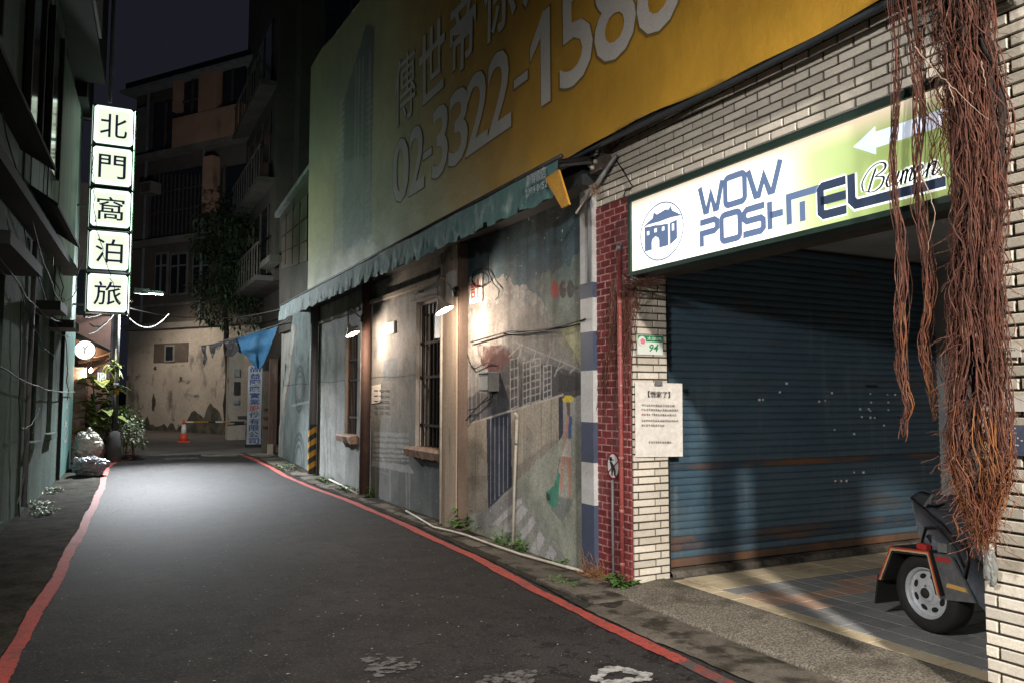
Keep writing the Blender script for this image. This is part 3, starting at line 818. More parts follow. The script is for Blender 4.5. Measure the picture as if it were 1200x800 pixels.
# sweeping roof with upturned ridges
poly([(.04,.66),(.20,.69),(.45,.68),(.72,.69),(.97,.67),(.86,.74),(.76,.80),(.72,.90),(.68,.84),(.60,.86),(.50,.84),(.40,.82),(.33,.88),(.30,.78),(.18,.73)])
b.build('emblem_gate', MT['signblue'], sg)
for x0, x1, y0, y1 in ((.16,.22,.50,.57),(.34,.40,.51,.58),(.52,.58,.50,.57),(.75,.80,.45,.57)):
    MB().sheet([SF(*em(x, y_), .003) for x, y_ in ((x0,y0),(x1,y0),(x1,y1),(x0,y1))]).build('emblem_window', MT['signhalo'], sg)

# ================================================================== SMALL SIGNS ON THE RETURN PILLAR AND PIER
def YF(Yp):                      # map for things fixed on a wall that faces -Y
    return lambda u, v, d: (u, Yp-d, v)
def yq(px, py, Yp):
    p = FY(px, py, Yp); return (p.x, p.z)
hp = thing('house_number_plate', 'green and white enamel house number plate 94 on the beige tiles', 'number plate', (4.3, 5.74, 1.9))
x0, zt_ = yq(747, 392, 5.738); x1, zb_ = yq(777, 416, 5.738)
tpart('plate', hp, MT['platewhite'], lambda m: m.box(x0, x1, 5.738, 5.752, zb_, zt_))
zc = zt_-(zt_-zb_)*.34
tpart('green_header', hp, MT['plategreen'], lambda m: m.box(x0+.004, x1-.004, 5.7355, 5.7375, zc, zt_-.004))
tpart('flower_disc', hp, MT['platewhite'], lambda m: m.lathe([(.042, 0), (.042, .004), (0.001, .004)], (x0+.045, 5.7352, zt_-.055), (0, -1, 0), 20))
tpart('flower', hp, MT['pink'], lambda m: [m.lathe([(.013, 0), (.001, .002)], (x0+.052+.015*math.cos(a), 5.7308, zt_-.058+.015*math.sin(a)), (0, -1, 0), 10) for a in (0.3, 1.55, 2.8, 4.07, 5.3)])
text_on('street_name', '太原路', (x0+.10, zc+.014, x1-.012, zt_-.016), YF(5.735), MT['platewhite'], hp, bold=.01)
text_on('number', '94', (x0+.115, zb_+.028, x1-.06, zc-.02), YF(5.737), MT['plategreen'], hp, bold=.02, shear=.25)

nx0, nzt = yq(744, 447, 5.73); nx1, nzb = yq(801, 533, 5.73)
nt_ = thing('paper_notice', 'white printed moving notice taped on the beige tiles below number plate', 'notice', ((nx0+nx1)/2, 5.73, nzb))
b = MB(); nn = 14; vs = []
for i in range(nn+1):
    for j in range(nn+1):
        u, v = i/nn, j/nn
        vs.append((nx0+(nx1-nx0)*u, 5.736-.006*math.sin(u*5+v*2)-.012*max(0, u-.75)*(1-v), nzb+(nzt-nzb)*v-.010*u))
b.add(vs, [(i*(nn+1)+j, (i+1)*(nn+1)+j, (i+1)*(nn+1)+j+1, i*(nn+1)+j+1) for i in range(nn) for j in range(nn)])
b.build('sheet', MT['paper'], nt_)
NF = lambda u, v, d: (nx0+(nx1-nx0)*u, 5.7235, nzb+(nzt-nzb)*v-.010*u)
text_on('heading', '【搬家了】', (.26, .80, .72, .885), NF, MT['inkblack'], nt_, bold=.01)
for row, (v, u0_, u1_, mm) in enumerate(((.68,.12,.82,'ink'),(.62,.12,.88,'ink'),(.555,.12,.30,'inkred'),(.555,.34,.84,'ink'),(.475,.12,.88,'ink'),(.41,.12,.58,'ink'),(.185,.26,.74,'ink'))):
    m = MB(); u = u0_; r_ = random.Random(row)
    while u < u1_:                       # print too small to read: rows of broken strokes
        w = .026
        for k in range(4):
            a_ = u+r_.uniform(0, w*.5); v_ = v+r_.uniform(0, .024)
            if r_.random() < .5: ribbon(m, [(a_, v_), (a_+w*.7, v_)], .005, NF)
            else: ribbon(m, [(a_+w*.3, v-.002), (a_+w*.3, v+.027)], .006, NF)
        u += w+.011
    m.build('print_line', MT[mm], nt_)
tpart('tape', nt_, MT['clear'], lambda m: m.box(nx0+(nx1-nx0)*.40, nx0+(nx1-nx0)*.56, 5.722, 5.7225, nzt-.03, nzt+.012))

# oval prohibition sign on the brick pier
ov = thing('oval_warning_sign', 'small oval white sign with black figure and red slash on the red bricks', 'sign', (4.1, 6.0, 1.0))
ya, za = FX(711, 529, 4.105).y, FX(711, 529, 4.105).z; yb_, zb2 = FX(726, 562, 4.105).y, FX(726, 562, 4.105).z
oc = (-(ya+yb_)/2, (za+zb2)/2); orx, orz = abs(ya-yb_)/2, abs(za-zb2)/2
OF = lambda u, v, d: (4.107-d, -u, v)
tpart('plate', ov, MT['signred'], lambda m: m.prism(circle(*oc, orx, orz, 36), OF, -.01, 0))
tpart('face', ov, MT['signwhite'], lambda m: m.sheet([OF(u, v, .002) for u, v in circle(*oc, orx*.86, orz*.88, 36)]))
def og(x, y_): return (oc[0]+orx*x, oc[1]+orz*y_)
def ogf(x, y_): return og(x*1.5+.05, y_)
def fig(m):
    m.sheet([OF(u, v, .005) for u, v in circle(*ogf(-.25, .42), orx*.17, orz*.10, 14)])
    m.sheet([OF(*ogf(x, y_), .005) for x, y_ in ((-.55,.46),(.10,.40),(.10,.46),(-.1,.50),(-.14,.66),(-.40,.66),(-.40,.50))])
    m.sheet([OF(*ogf(x, y_), .005) for x, y_ in ((-.36,.30),(-.12,.30),(.10,.05),(.26,-.28),(.26,-.66),(.42,-.76),(.20,-.78),(.08,-.66),(.02,-.30),(-.06,-.66),(-.02,-.74),(-.22,-.72),(-.18,-.3),(-.24,.0))])
tpart('figure', ov, MT['inkblack'], fig)
def slash(m): ribbon(m, [og(-.72, -.52), og(.80, .36)], .014, OF, .0035)
tpart('slash', ov, MT['signred'], slash)

# blue and white banded post
pyn, pyf = FX(698, 560, 4.09).y, FX(683.5, 560, 4.09).y
bp = thing('banded_post', 'square post painted in blue and white bands beside the red pier', 'post', (4.12, (pyn+pyf)/2, 0))
bands = [668, 590, 541, 494, 434, 389, 350, 332, 262]
zz = [FX(690, y_, 4.09).z for y_ in bands]; zz[0] = -.02
for i in range(len(zz)-1):
    m_ = MT['bluepaint'] if i % 2 == 0 else MT['whiteband']
    MB().box(4.07, 4.18, pyn, pyf, zz[i], zz[i+1]).build('band', m_, bp)
MB().box(4.068, 4.18, pyn+.003, pyf-.003, zz[-1], 3.75).build('upper_post', MT['whiteband'], bp)
tpart('conduit', bp, MT['greypipe'], lambda m: m.tube([(4.06, pyn+.04, zz[-2]), (4.06, pyn+.04, 3.6)], .018, 8), True)

# junction box with a round porcelain insulator, struts
jp = FX(703, 185, 4.05)
jb = thing('junction_box', 'weathered electrical box with white insulator under the banner corner', 'electrical box', tuple(jp))
MT['jbox'] = mat('weathered_box', (.16,.125,.095), (.07,.055,.045), rough=.7, scale=16, bump=.006)
tpart('box', jb, MT['jbox'], lambda m: m.box(4.0, 4.14, jp.y-.09, jp.y+.10, jp.z-.14, jp.z+.15))
tpart('insulator', jb, MT['paper'], lambda m: m.lathe([(.055, 0), (.058, .02), (.036, .035), (.03, .028), (.001, .028)], (3.998, jp.y-.01, jp.z+.05), (-1, 0, 0), 20), True)
tpart('terminal', jb, MT['inkblack'], lambda m: m.lathe([(.02, 0), (.02, .012), (.001, .014)], (3.968, jp.y-.01, jp.z+.05), (-1, 0, 0), 14), True)
tpart('porcelain_knob', jb, MT['whitepipe'], lambda m: [m.lathe([(.02, 0), (.026, .02), (.015, .04), (.001, .042)], (3.999, jp.y+a, jp.z+c_), (-1, 0, -.4), 10) for a, c_ in ((.06,-.06),(.02,-.09),(-.03,-.05),(.065,.0))], True)
stt = thing('strut', 'grey diagonal pipe strut bracing the awning beside the electrical box', 'strut', tuple(FX(690, 240, 4.0)))
a_, c_ = FX(676, 250, 4.0), FX(722, 182, 4.06)
tpart('pipe', stt, MT['galv'], lambda m: m.tube([a_, (a_+c_)/2, c_], .02, 8), True)
k_ = FX(697, 223, 3.99)
def tie(m):
    for i in range(26):
        q = [k_+Vector((random.uniform(-.03, .03), random.uniform(-.07, .07), random.uniform(-.06, .06))) for _ in range(4)]
        m.tube(q, .003, 4)
tpart('rag_tie', stt, MT['palroot'], tie)

# ================================================================== MURAL WALL
WX = 4.14
def grid_noise(Y, Z, sc, seed):
    """cheap smooth value noise on arrays"""
    r = np.random.default_rng(seed); T = r.random((64, 64))
    out = np.zeros_like(Y); amp = 1; tot = 0
    for o in range(4):
        u = Y*sc*2**o; v = Z*sc*2**o
        i, j = np.floor(u).astype(int), np.floor(v).astype(int)
        fu, fv = u-i, v-j; fu = fu*fu*(3-2*fu); fv = fv*fv*(3-2*fv)
        g = lambda a, b: T[(a+o*7) % 64, (b+o*13) % 64]
        out += amp*((g(i, j)*(1-fu)+g(i+1, j)*fu)*(1-fv)+(g(i, j+1)*(1-fu)+g(i+1, j+1)*fu)*fv)
        tot += amp; amp *= .55
    return out/tot
class Canvas:
    def __init__(s, ys, zs_, X):
        s.ys, s.zs, s.X = ys, zs_, X
        s.Y, s.Z = np.meshgrid(ys, zs_, indexing='ij')
        s.C = np.zeros(s.Y.shape+(3,))
        s.n1 = grid_noise(s.Y, s.Z, 6, 1)-.5; s.n2 = grid_noise(s.Y+9, s.Z+4, 6, 2)-.5
        s.n3 = grid_noise(s.Y+3, s.Z, 14, 5)
    def pts(s, poly):
        return [(p.y, p.z) for p in (FX(x, y_, s.X) for x, y_ in poly)]
    def mask(s, poly, jit=.03):
        P = s.pts(poly); A = s.Y+s.n1*jit; B = s.Z+s.n2*jit
        inside = np.zeros(A.shape, bool); n = len(P)
        for i in range(n):
            (x1, y1), (x2, y2) = P[i], P[(i+1) % n]
            if y1 == y2: continue
            c = ((y1 > B) != (y2 > B)) & (A < (x2-x1)*(B-y1)/(y2-y1)+x1)
            inside ^= c
        return inside
    def fill(s, poly, col, alpha=1.0, jit=.03, mottle=.0):
        m = s.mask(poly, jit).astype(float)*alpha
        if mottle: m = m*np.clip((s.n3-.5)*mottle+1, 0, 1)
        s.C = s.C*(1-m[..., None])+np.array(col)*m[..., None]
    def line(s, a, c, w, col, alpha=1.0, jit=.006):
        (x1, y1), (x2, y2) = s.pts([a, c])
        A = s.Y+s.n1*jit; B = s.Z+s.n2*jit
        dx, dy = x2-x1, y2-y1; L2 = dx*dx+dy*dy+1e-9
        t = np.clip(((A-x1)*dx+(B-y1)*dy)/L2, 0, 1)
        d = np.hypot(A-x1-t*dx, B-y1-t*dy)
        m = np.clip((w/2-d)/(.25*w)+.5, 0, 1)*alpha
        s.C = s.C*(1-m[..., None])+np.array(col)*m[..., None]
    def ring(s, cx, cy, rpx_y, w, col, alpha=1.0, fillcol=None):
        p = FX(cx, cy, s.X); r = abs(FX(cx, cy-rpx_y, s.X).z-p.z)
        d = np.hypot(s.Y-p.y, s.Z-p.z)
        if fillcol is not None:
            m = np.clip((r-d)/.01, 0, 1)*alpha; s.C = s.C*(1-m[..., None])+np.array(fillcol)*m[..., None]
        m = np.clip((w/2-abs(d-r))/.008+.5, 0, 1)*alpha; s.C = s.C*(1-m[..., None])+np.array(col)*m[..., None]

def canvas_mesh(cv, name, m, parent, xfun=None, keep=None):
    ny, nz = cv.Y.shape
    Xs = np.full(cv.Y.shape, cv.X) if xfun is None else xfun(cv.Y, cv.Z)
    co = np.stack([Xs, cv.Y, cv.Z], -1).reshape(-1, 3)
    idx = np.arange(ny*nz).reshape(ny, nz)
    q = np.stack([idx[:-1, :-1], idx[1:, :-1], idx[1:, 1:], idx[:-1, 1:]], -1).reshape(-1, 4)
    if keep is not None:
        cy = (cv.Y[:-1, :-1]+cv.Y[1:, 1:])/2; cz = (cv.Z[:-1, :-1]+cv.Z[1:, 1:])/2
        q = q[keep(cy, cz).reshape(-1)]
    me = bpy.data.meshes.new(name)
    me.vertices.add(len(co)); me.vertices.foreach_set('co', co.ravel().astype(np.float32))
    me.loops.add(q.size); me.loops.foreach_set('vertex_index', q.ravel().astype(np.int32))
    me.polygons.add(len(q)); me.polygons.foreach_set('loop_start', (np.arange(len(q))*4).astype(np.int32))
    me.polygons.foreach_set('loop_total', np.full(len(q), 4, np.int32))
    me.update(calc_edges=True)
    at = me.color_attributes.new('paint', 'FLOAT_COLOR', 'POINT')
    rgba = np.concatenate([np.clip(cv.C, 0, 1), np.ones(cv.C.shape[:2]+(1,))], -1)
    at.data.foreach_set('color', rgba.ravel().astype(np.float32))
    return link(name, me, m, parent)

# window openings of the wall, (y near, y far, z0, z1)
W2 = (10.02, FX(487, 430, WX).y, .96, 3.10)
W1 = (FX(419, 430, WX).y, FX(404.5, 430, WX).y, 1.00, 3.02)
YN, YE = 6.40, 21.6
mw = thing('mural_wall', 'old plastered wall painted with a street mural under the awning', 'wall', (4.3, 14, 0))

# --- near field of the mural
cv = Canvas(np.arange(YN, 9.52, .0125), np.arange(-.05, 3.98, .0095), WX)
Z, Y = cv.Z, cv.Y
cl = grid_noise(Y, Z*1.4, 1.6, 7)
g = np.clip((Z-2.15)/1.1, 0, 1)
basec = np.array([.34,.345,.335]); skyc = np.array([.055,.10,.125]); cloud = np.array([.36,.37,.36])  # blue sky paint; its dark top also carries awning shade in the colour
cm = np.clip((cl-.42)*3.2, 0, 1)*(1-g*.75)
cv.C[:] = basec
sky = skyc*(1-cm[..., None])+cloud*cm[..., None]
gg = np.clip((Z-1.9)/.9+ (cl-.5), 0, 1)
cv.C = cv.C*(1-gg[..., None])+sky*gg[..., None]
cv.fill([(628,330),(683,296),(683,430),(660,400)], (.21,.25,.20), .55, .2, 1.6)
cv.fill([(546,330),(600,325),(640,352),(640,392),(546,430)], (.50,.47,.43), .55, .25, 2.0)
cv.fill([(556,345),(575,352),(598,345),(630,362),(628,384),(598,390),(560,400)], (.16,.12,.11), .45, .35, 3.4)
cv.fill([(648,392),(683,372),(683,428),(674,424)], (.46,.46,.28), .9, .03)
cv.fill([(590,398),(632,352),(683,428),(683,440),(620,420)], (.20,.19,.18), .75, .06, 1.5)
cv.fill([(568,428),(592,405),(683,432),(683,462),(598,484),(560,500)], (.055,.055,.066), .95, .04)
cv.fill([(590,398),(683,427),(683,437),(592,416)], (.24,.235,.23), .7, .04, 1.2)
cv.fill([(546,428),(572,424),(570,492),(546,498)], (.30,.30,.31), .85, .03)
cv.fill([(546,470),(560,458),(572,462),(572,492),(546,497)], (.10,.11,.14), .8, .06)
for x in (549, 553, 558, 563):
    cv.line((x, 430), (x, 496), .018, (.50,.49,.47), .8)
cv.fill([(560,405),(576,401),(592,402),(599,418),(590,430),(578,438),(566,428)], (.085,.018,.016), .85, .2, 1.5)
cv.fill([(561,406),(566,404),(566,416),(561,416)], (.34,.32,.31), .8, .02)
for x0, x1, ya0, yb0, n in ((598,607,420,478,6),(613,621,424,474,7),(622,633,420,471,7),(637,646,428,466,6)):
    for x in np.linspace(x0, x1, 3):
        cv.line((x, ya0), (x, yb0), .016, (.48,.48,.48), .85)
    for k in range(n):
        t = k/(n-1); yy_ = ya0+(yb0-ya0)*t
        cv.line((x0, yy_+1), (x1, yy_-1+2*t*-1), .013, (.48,.48,.48), .8)
for a_, c_ in (((596,418),(612,402)),((606,425),(612,404)),((624,424),(629,408)),((640,430),(645,412)),((650,440),(658,420)),((652,434),(660,428)),((668,436),(676,428))):
    cv.line(a_, c_, .018, (.46,.46,.45), .8)
cv.line((606,402), (683,434), .016, (.40,.40,.40), .8)
cv.fill([(655,436),(679,441),(679,457),(655,459)], (.035,.037,.045), .9, .02)
# fence, gate, ground, crossing
cv.fill([(546,497),(655,464),(656,515),(574,594),(546,604)], (.40,.365,.31), 1, .015)
cv.fill([(546,560),(600,552),(640,520),(656,515),(574,594),(546,604)], (.25,.23,.21), .6, .1)
for x, y0_, y1_ in ((557,493,600),(606,480,565),(614,477,558),(634,471,537),(646,467,526)):
    cv.line((x, y0_), (x, y1_), .014, (.17,.15,.135), .85)
cv.fill([(570,490),(598.5,481),(600,569),(572,596)], (.035,.042,.075), 1, .01)
for x in (575, 580, 585, 590, 595):
    cv.line((x, 489), (x, 592-(x-572)*.9), .016, (.44,.44,.46), .9)
cv.fill([(654.5,464),(660,463),(660,508),(655,516)], (.03,.035,.06), 1, .01)
cv.line((546,497), (660,462), .022, (.52,.49,.45), .9)
cv.fill([(546,606),(575,594),(656,515),(662,508),(683,505),(683,680),(540,680)], (.36,.385,.335), 1, .02)
cv.fill([(556,604),(576,592),(606,570),(612,584),(590,612),(562,622)], (.27,.265,.28), .8, .05)
cv.fill([(602,583),(610,575),(640,628),(676,668),(650,672),(590,640)], (.30,.29,.30), .55, .05)
z2 = lambda x, y_: (540+x/3.64, 460+y_/3.64)
for st in ([(222,470),(258,446),(262,468),(158,566),(132,560)], [(262,474),(288,500),(205,604),(176,590)], [(305,525),(322,552),(266,628),(243,606)], [(337,588),(360,620),(326,694),(294,672)], [(382,648),(410,682),(392,722),(358,706)], [(432,700),(446,730),(430,742)]):
    cv.fill([z2(*q) for q in st], (.52,.515,.54), .92, .015)
# painted figure with a yellow hat and green case
cv.fill([z2(*q) for q in ((385,485),(420,440),(478,455),(475,480),(432,550),(385,500))], (.20,.22,.215), .9, .03)
cv.fill([z2(*q) for q in ((424,345),(416,335),(398,395),(364,425),(364,455),(388,490),(410,485),(418,420))], (.07,.27,.20), 1, .015)
cv.fill([z2(*q) for q in ((364,425),(380,432),(384,462),(366,456))], (.025,.05,.06), .9, .01)
cv.line(z2(412,340), z2(424,275), .014, (.06,.06,.06), .9)
cv.fill([z2(*q) for q in ((430,268),(446,268),(432,420),(424,430),(424,380))], (.52,.26,.20), 1, .012)
cv.fill([z2(*q) for q in ((450,268),(470,268),(472,445),(462,452),(458,350))], (.52,.27,.21), 1, .012)
cv.fill([z2(*q) for q in ((440,205),(452,192),(468,200),(470,270),(430,270))], (.60,.58,.55), 1, .012)
cv.fill([z2(*q) for q in ((450,100),(462,90),(460,150),(446,215),(432,268),(438,200))], (.50,.27,.21), 1, .012)
cv.fill([z2(*q) for q in ((460,95),(474,105),(472,190),(458,196))], (.06,.13,.32), 1, .012)
cv.fill([z2(*q) for q in ((448,28),(466,36),(464,95),(454,98))], (.14,.10,.085), 1, .012)
cv.fill([z2(*q) for q in ((432,28),(444,12),(466,8),(482,18),(480,32),(458,40),(438,40))], (.62,.50,.06), 1, .012)
# three round signal discs
for cx, rx_, col in ((650,4.7,(.40,.055,.05)),(659.5,4,(.075,.045,.045)),(668.5,4.2,(.055,.05,.05))):
    cv.fill([(cx+rx_*math.cos(t), 340+10.5*math.sin(t)-(cx-650)*.06) for t in np.linspace(0, 6.28, 26)[:-1]], col, .95, .008)
cv.line((670,339), (682,337), .03, (.09,.09,.09), .8)
# faded shop lettering, damp streaks
gr1 = np.clip((grid_noise(Y, Z, 2.4, 41)-.50)*4, 0, 1); gr2 = np.clip((grid_noise(Y, Z, 9, 42)-.54)*5, 0, 1)
cv.C *= (1-.34*gr1-.26*gr2*np.clip((Z-1.0)/1.5, .3, 1))[..., None]
lt = np.clip((grid_noise(Y+5, Z, 5, 43)-.58)*6, 0, 1)*.35*np.clip((Z-1.4)/.8, .1, 1)*np.clip((3.1-Z)/.5, 0, 1)
cv.C = cv.C*(1-lt[..., None])+np.array([.55,.52,.48])*lt[..., None]
damp = np.clip((grid_noise(Y*3, Z*.5, 2.2, 21)-.52)*4, 0, 1)*np.clip((Z-1.2)/1.2, 0, 1)*.6
cv.C *= (1-damp[..., None]*np.array([.55,.6,.6]))
crack = np.clip(1-abs(Y-6.47-.02*np.sin(Z*9)-.012*np.sin(Z*23))/.006, 0, 1)*(Z < 1.7)
cv.C *= (1-.75*crack[..., None])
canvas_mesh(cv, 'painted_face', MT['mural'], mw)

# --- far field of the mural
cv = Canvas(np.arange(9.50, YE+.03, .03), np.arange(-.05, 4.00, .0165), WX)
Z, Y = cv.Z, cv.Y
cv.C[:] = (.265,.265,.255)
t = grid_noise(Y, Z, .9, 9)
cv.C *= (.8+.5*t)[..., None]
secC = ((Y > 14.0) & (Y < 17.7))
cv.C[secC] = cv.C[secC]*np.array([.72,.74,.73])
dado = np.clip((.98-Z+cv.n1*.10)/.05, 0, 1)*(Y > 9.9)*(Y < 12.0)
cv.C = cv.C*(1-dado[..., None])+np.array([.115,.125,.125])*dado[..., None]
d2 = np.clip((1.35-Z+cv.n1*.5)/.5, 0, 1)*(Y > 11.2)*(Y < 14.1)*.75
cv.C = cv.C*(1-d2[..., None])+np.array([.13,.14,.135])*d2[..., None]
z4 = lambda x, y_: (420+x/4.44, 460+y_/4.44)
for y0_, y1_, xa, xb in ((200,224,82,262),(232,250,82,262),(260,282,80,264),(290,308,78,264),(316,332,76,264),(340,350,74,262)):
    cv.fill([z4(xa, y0_), z4(xb, y0_+8), z4(xb+2, y1_+6), z4(xa-2, y1_-2)], (.36,.37,.37), .85, .02)
cv.fill([z4(72,352), z4(262,375), z4(290,412), z4(285,420), z4(64,380)], (.36,.37,.37), .85, .02)
for x, y0_, y1_ in ((90,385,540),(165,395,560),(265,380,600),(250,420,590)):
    cv.line(z4(x, y0_), z4(x, y1_), .07, (.29,.30,.30), .75)
cv.line(z4(90, 400), z4(170, 430), .03, (.27,.28,.28), .5)
cv.fill([(449,421),(465.5,419),(465.5,445),(449,447)], (.20,.225,.255), .85, .02)
cv.fill([(452,424),(463,422),(463,441),(452,443)], (.26,.285,.31), .7, .04)
# pale drapery, reeds in the third field
for x0, x1 in ((376,381),(384,392),(396,403)):
    cv.fill([(x0,395),(x1,392),(x1+2,560),(x0-2,550)], (.36,.37,.36), .5, .25, 2)
cv.fill([(372,455),(382,448),(392,452),(392,480),(385,500),(380,465),(374,480)], (.40,.39,.35), .55, .1)
for x, y0_ in ((379,500),(383,497),(387,503)):
    cv.line((x, y0_), (x+1.5, 560), .05, (.07,.08,.09), .6)
# pale blue field with camera rings, bare plaster towards the end
sd = (Y > 17.6)
cv.C[sd] = np.array([.175,.205,.205])*(.8+.45*t[sd])[..., None]
cv.fill([(338,378),(347,383),(343,410),(339,440),(334,474),(331,535),(318,545),(318,370)], (.34,.34,.31), .95, .2)
for k in range(9):
    a_, c_ = [(347,383),(345,396),(344,408),(342,418),(341,430),(339,442),(338,452),(335,462),(334,474)][k], [(345,396),(344,408),(342,418),(341,430),(339,442),(338,452),(335,462),(334,474),(333,480)][k]
    cv.line(a_, c_, .09, (.24,.075,.05), .85, .12)
for cx, cy, r_ in ((351,455,26),(351,455,21),(351,455,14),(350,538,30),(350,538,24),(350,538,16)):
    cv.ring(cx, cy, r_, .09, (.07,.08,.085), .8)
cv.ring(351, 455, 13, .05, (.2,.2,.2), .6, (.26,.25,.24))
cv.line((342,475), (363,470), .05, (.42,.43,.42), .6); cv.line((342,490), (363,492), .05, (.2,.22,.22), .5)
gr1 = np.clip((grid_noise(Y, Z, 1.5, 51)-.48)*3.5, 0, 1); gr2 = np.clip((grid_noise(Y, Z, 5, 52)-.52)*5, 0, 1)
cv.C *= (1-.36*gr1-.28*gr2*np.clip((Z-1.0)/1.5, .35, 1))[..., None]
crk = np.clip(1-abs(Z-2.02-.012*np.sin(Y*3))/.016, 0, 1)*.8
cv.C *= (1-crk[..., None])
damp = np.clip((grid_noise(Y*3, Z*.5, 1.3, 22)-.52)*4, 0, 1)*np.clip((Z-2.2)/1.0, 0, 1)*.5
cv.C *= (1-damp[..., None]*np.array([.5,.58,.62]))
top_y, bot_y = FX(343, 372, WX).y, FX(324, 540, WX).y
def keep(cy, cz):
    k = np.ones(cy.shape, bool)
    for a_, c_, z0_, z1_ in (W1, W2): k &= ~((cy > a_) & (cy < c_) & (cz > z0_) & (cz < z1_))
    k &= cy < bot_y+(top_y-bot_y)*np.clip(cz/3.7, 0, 1)**1.3
    return k
canvas_mesh(cv, 'painted_face', MT['mural'], mw, keep=keep)
def core(m):
    segs = [(YN, W2[0]), (W2[1], W1[0]), (W1[1], 18.4)]
    for a_, c_ in segs: m.box(WX+.004, 4.44, a_, c_, -.1, 4.1)
    for a_, c_, z0_, z1_ in (W1, W2):
        m.box(WX+.004, 4.44, a_+.0005, c_-.0005, -.1, z0_); m.box(WX+.004, 4.44, a_+.0005, c_-.0005, z1_, 4.1)
    m.prism([(18.401, -.1), (bot_y-.03, -.1), (top_y+.05, 3.0), (top_y-.02, 4.1), (18.401, 4.1)], lambda u, v, d: (d, u, v), WX+.006, 4.44)
MT['plasterwall'] = mat('old_plaster', (.34,.32,.285), (.24,.225,.20), rough=.9, scale=2, bump=.008, bscale=30, stain=[(5,(1,1,.4),.6,.72,(.13,.11,.09))])
tpart('wall_core', mw, MT['plasterwall'], core)
for (a_, c_, z0_, z1_), nm, rust in ((W2, 0, False), (W1, 1, True)):
    wn = MB().box(4.36, 4.38, a_+.001, c_-.001, z0_, z1_).build('window', MT['black'], mw)
    MT['jamb%d' % nm] = mat('window_jamb', *(((.30,.14,.08), (.22,.10,.06)) if rust else ((.40,.33,.31), (.31,.26,.25))), rough=.8, scale=5)
    fr = MB()
    fr.box(4.20, 4.235, c_-.05, c_-.002, z0_, z1_); fr.box(4.20, 4.235, a_+.002, a_+.05, z0_, z1_); fr.box(4.20, 4.235, a_+.051, c_-.051, z1_-.05, z1_-.002)
    fr.build('frame', MT['jamb%d' % nm], wn)
    n = 8
    for k in range(n):
        yy_ = a_+(c_-a_)*(k+.7)/(n+.4)
        MB().box(4.205, 4.222, yy_-.009, yy_+.009, z0_+.01, z1_-.06).build('bar', MT['bars'], wn)
    for z_ in (z0_+.32, z0_+1.02, z1_-.62):
        MB().box(4.196, 4.204, a_+.05, c_-.05, z_-.02, z_+.02).build('rail', MT['bars'], wn)
    if not rust:
        MB().box(4.19, 4.2045, a_+.05, a_+.62, z1_-.58, z1_-.24).build('panel', MT['galv'], wn)
        MB().box(4.22, 4.30, a_+.02, c_-.055, z1_-.20, z1_-.06).build('lintel_board', MT['rustpost'], wn)
    b = MB()
    y0_, y1_ = a_-.08, c_+.10; n = 16; vs = []
    for i in range(n+1):
        q = y0_+(y1_-y0_)*i/n; e = random.uniform(-.014, .014)
        vs += [(4.16, q, z0_-.15), (4.02+e, q, z0_-.14+e), (3.99+e*.7, q, z0_-.03), (4.02, q, z0_-.002+e*.4), (4.30, q, z0_+.004)]
    b.add(vs, [(i*5+k, (i+1)*5+k, (i+1)*5+k+1, i*5+k+1) for i in range(n) for k in range(4)]+[(0,1,2,3,4), tuple(n*5+k for k in (4,3,2,1,0))])
    b.build('sill', MT['sill'], mw)
tpart('head_moulding', mw, MT['plasterwall'], lambda m: (m.box(4.06, 4.139, 9.95, 14.0, 3.30, 3.36), m.box(4.10, 4.139, 14.2, 17.5, 3.28, 3.34), m.box(4.085, 4.139, W2[0]-.05, W2[1]+.16, 3.14, 3.20)))
tpart('interior_back', mw, MT['black'], lambda m: m.box(4.45, 4.6, YN, 18.0, -.1, 4.1))

# plaques and sheets fixed on the mural wall
def wall_sheet(name, label, cat, px0, py0, px1, py1, m, X=WX-.004, t=.012, sk=0):
    a_, c_ = FX(px0, py0, X), FX(px1, py1, X)
    th = thing(name, label, cat, (X, (a_.y+c_.y)/2, min(a_.z, c_.z)))
    b = MB(); b.prism([(a_.y, a_.z), (c_.y, a_.z+sk), (c_.y, c_.z+sk), (a_.y, c_.z)], lambda u, v, d: (X-d, u, v), 0, t)
    b.build('sheet', m, th)
    return th, a_, c_
wall_sheet('white_plaque', 'small blank white plaque on the grey wall beside the rusty post', 'plaque', 450.5, 380, 463.5, 390.5, MT['paper'], t=.03)
th, a_, c_ = wall_sheet('pasted_notice', 'white paper pasted low on the wall right of the rusty post', 'notice', 436, 452, 446.5, 473, MT['paper'], t=.006, sk=.03)
m = MB()
for k in range(5):
    for j in range(3):
        ribbon(m, [(-(a_.y-.15-.3*j), a_.z-.08-.09*k), (-(a_.y-.36-.3*j), a_.z-.08-.09*k)], .018, lambda u, v, d: (WX-.013, -u, v))
m.build('print', MT['ink'], th)
th, a_, c_ = wall_sheet('small_shop_sign', 'small old white sign board with red character on the mural by the post', 'sign', 552, 325, 566.5, 353, MT['paper'], t=.02)
text_on('character', '計', (-a_.y+.04, c_.z+.05, -c_.y-.03, a_.z-.05), lambda u, v, d: (WX-.0265, -u, v), MT['inkred'], th, bold=.02)
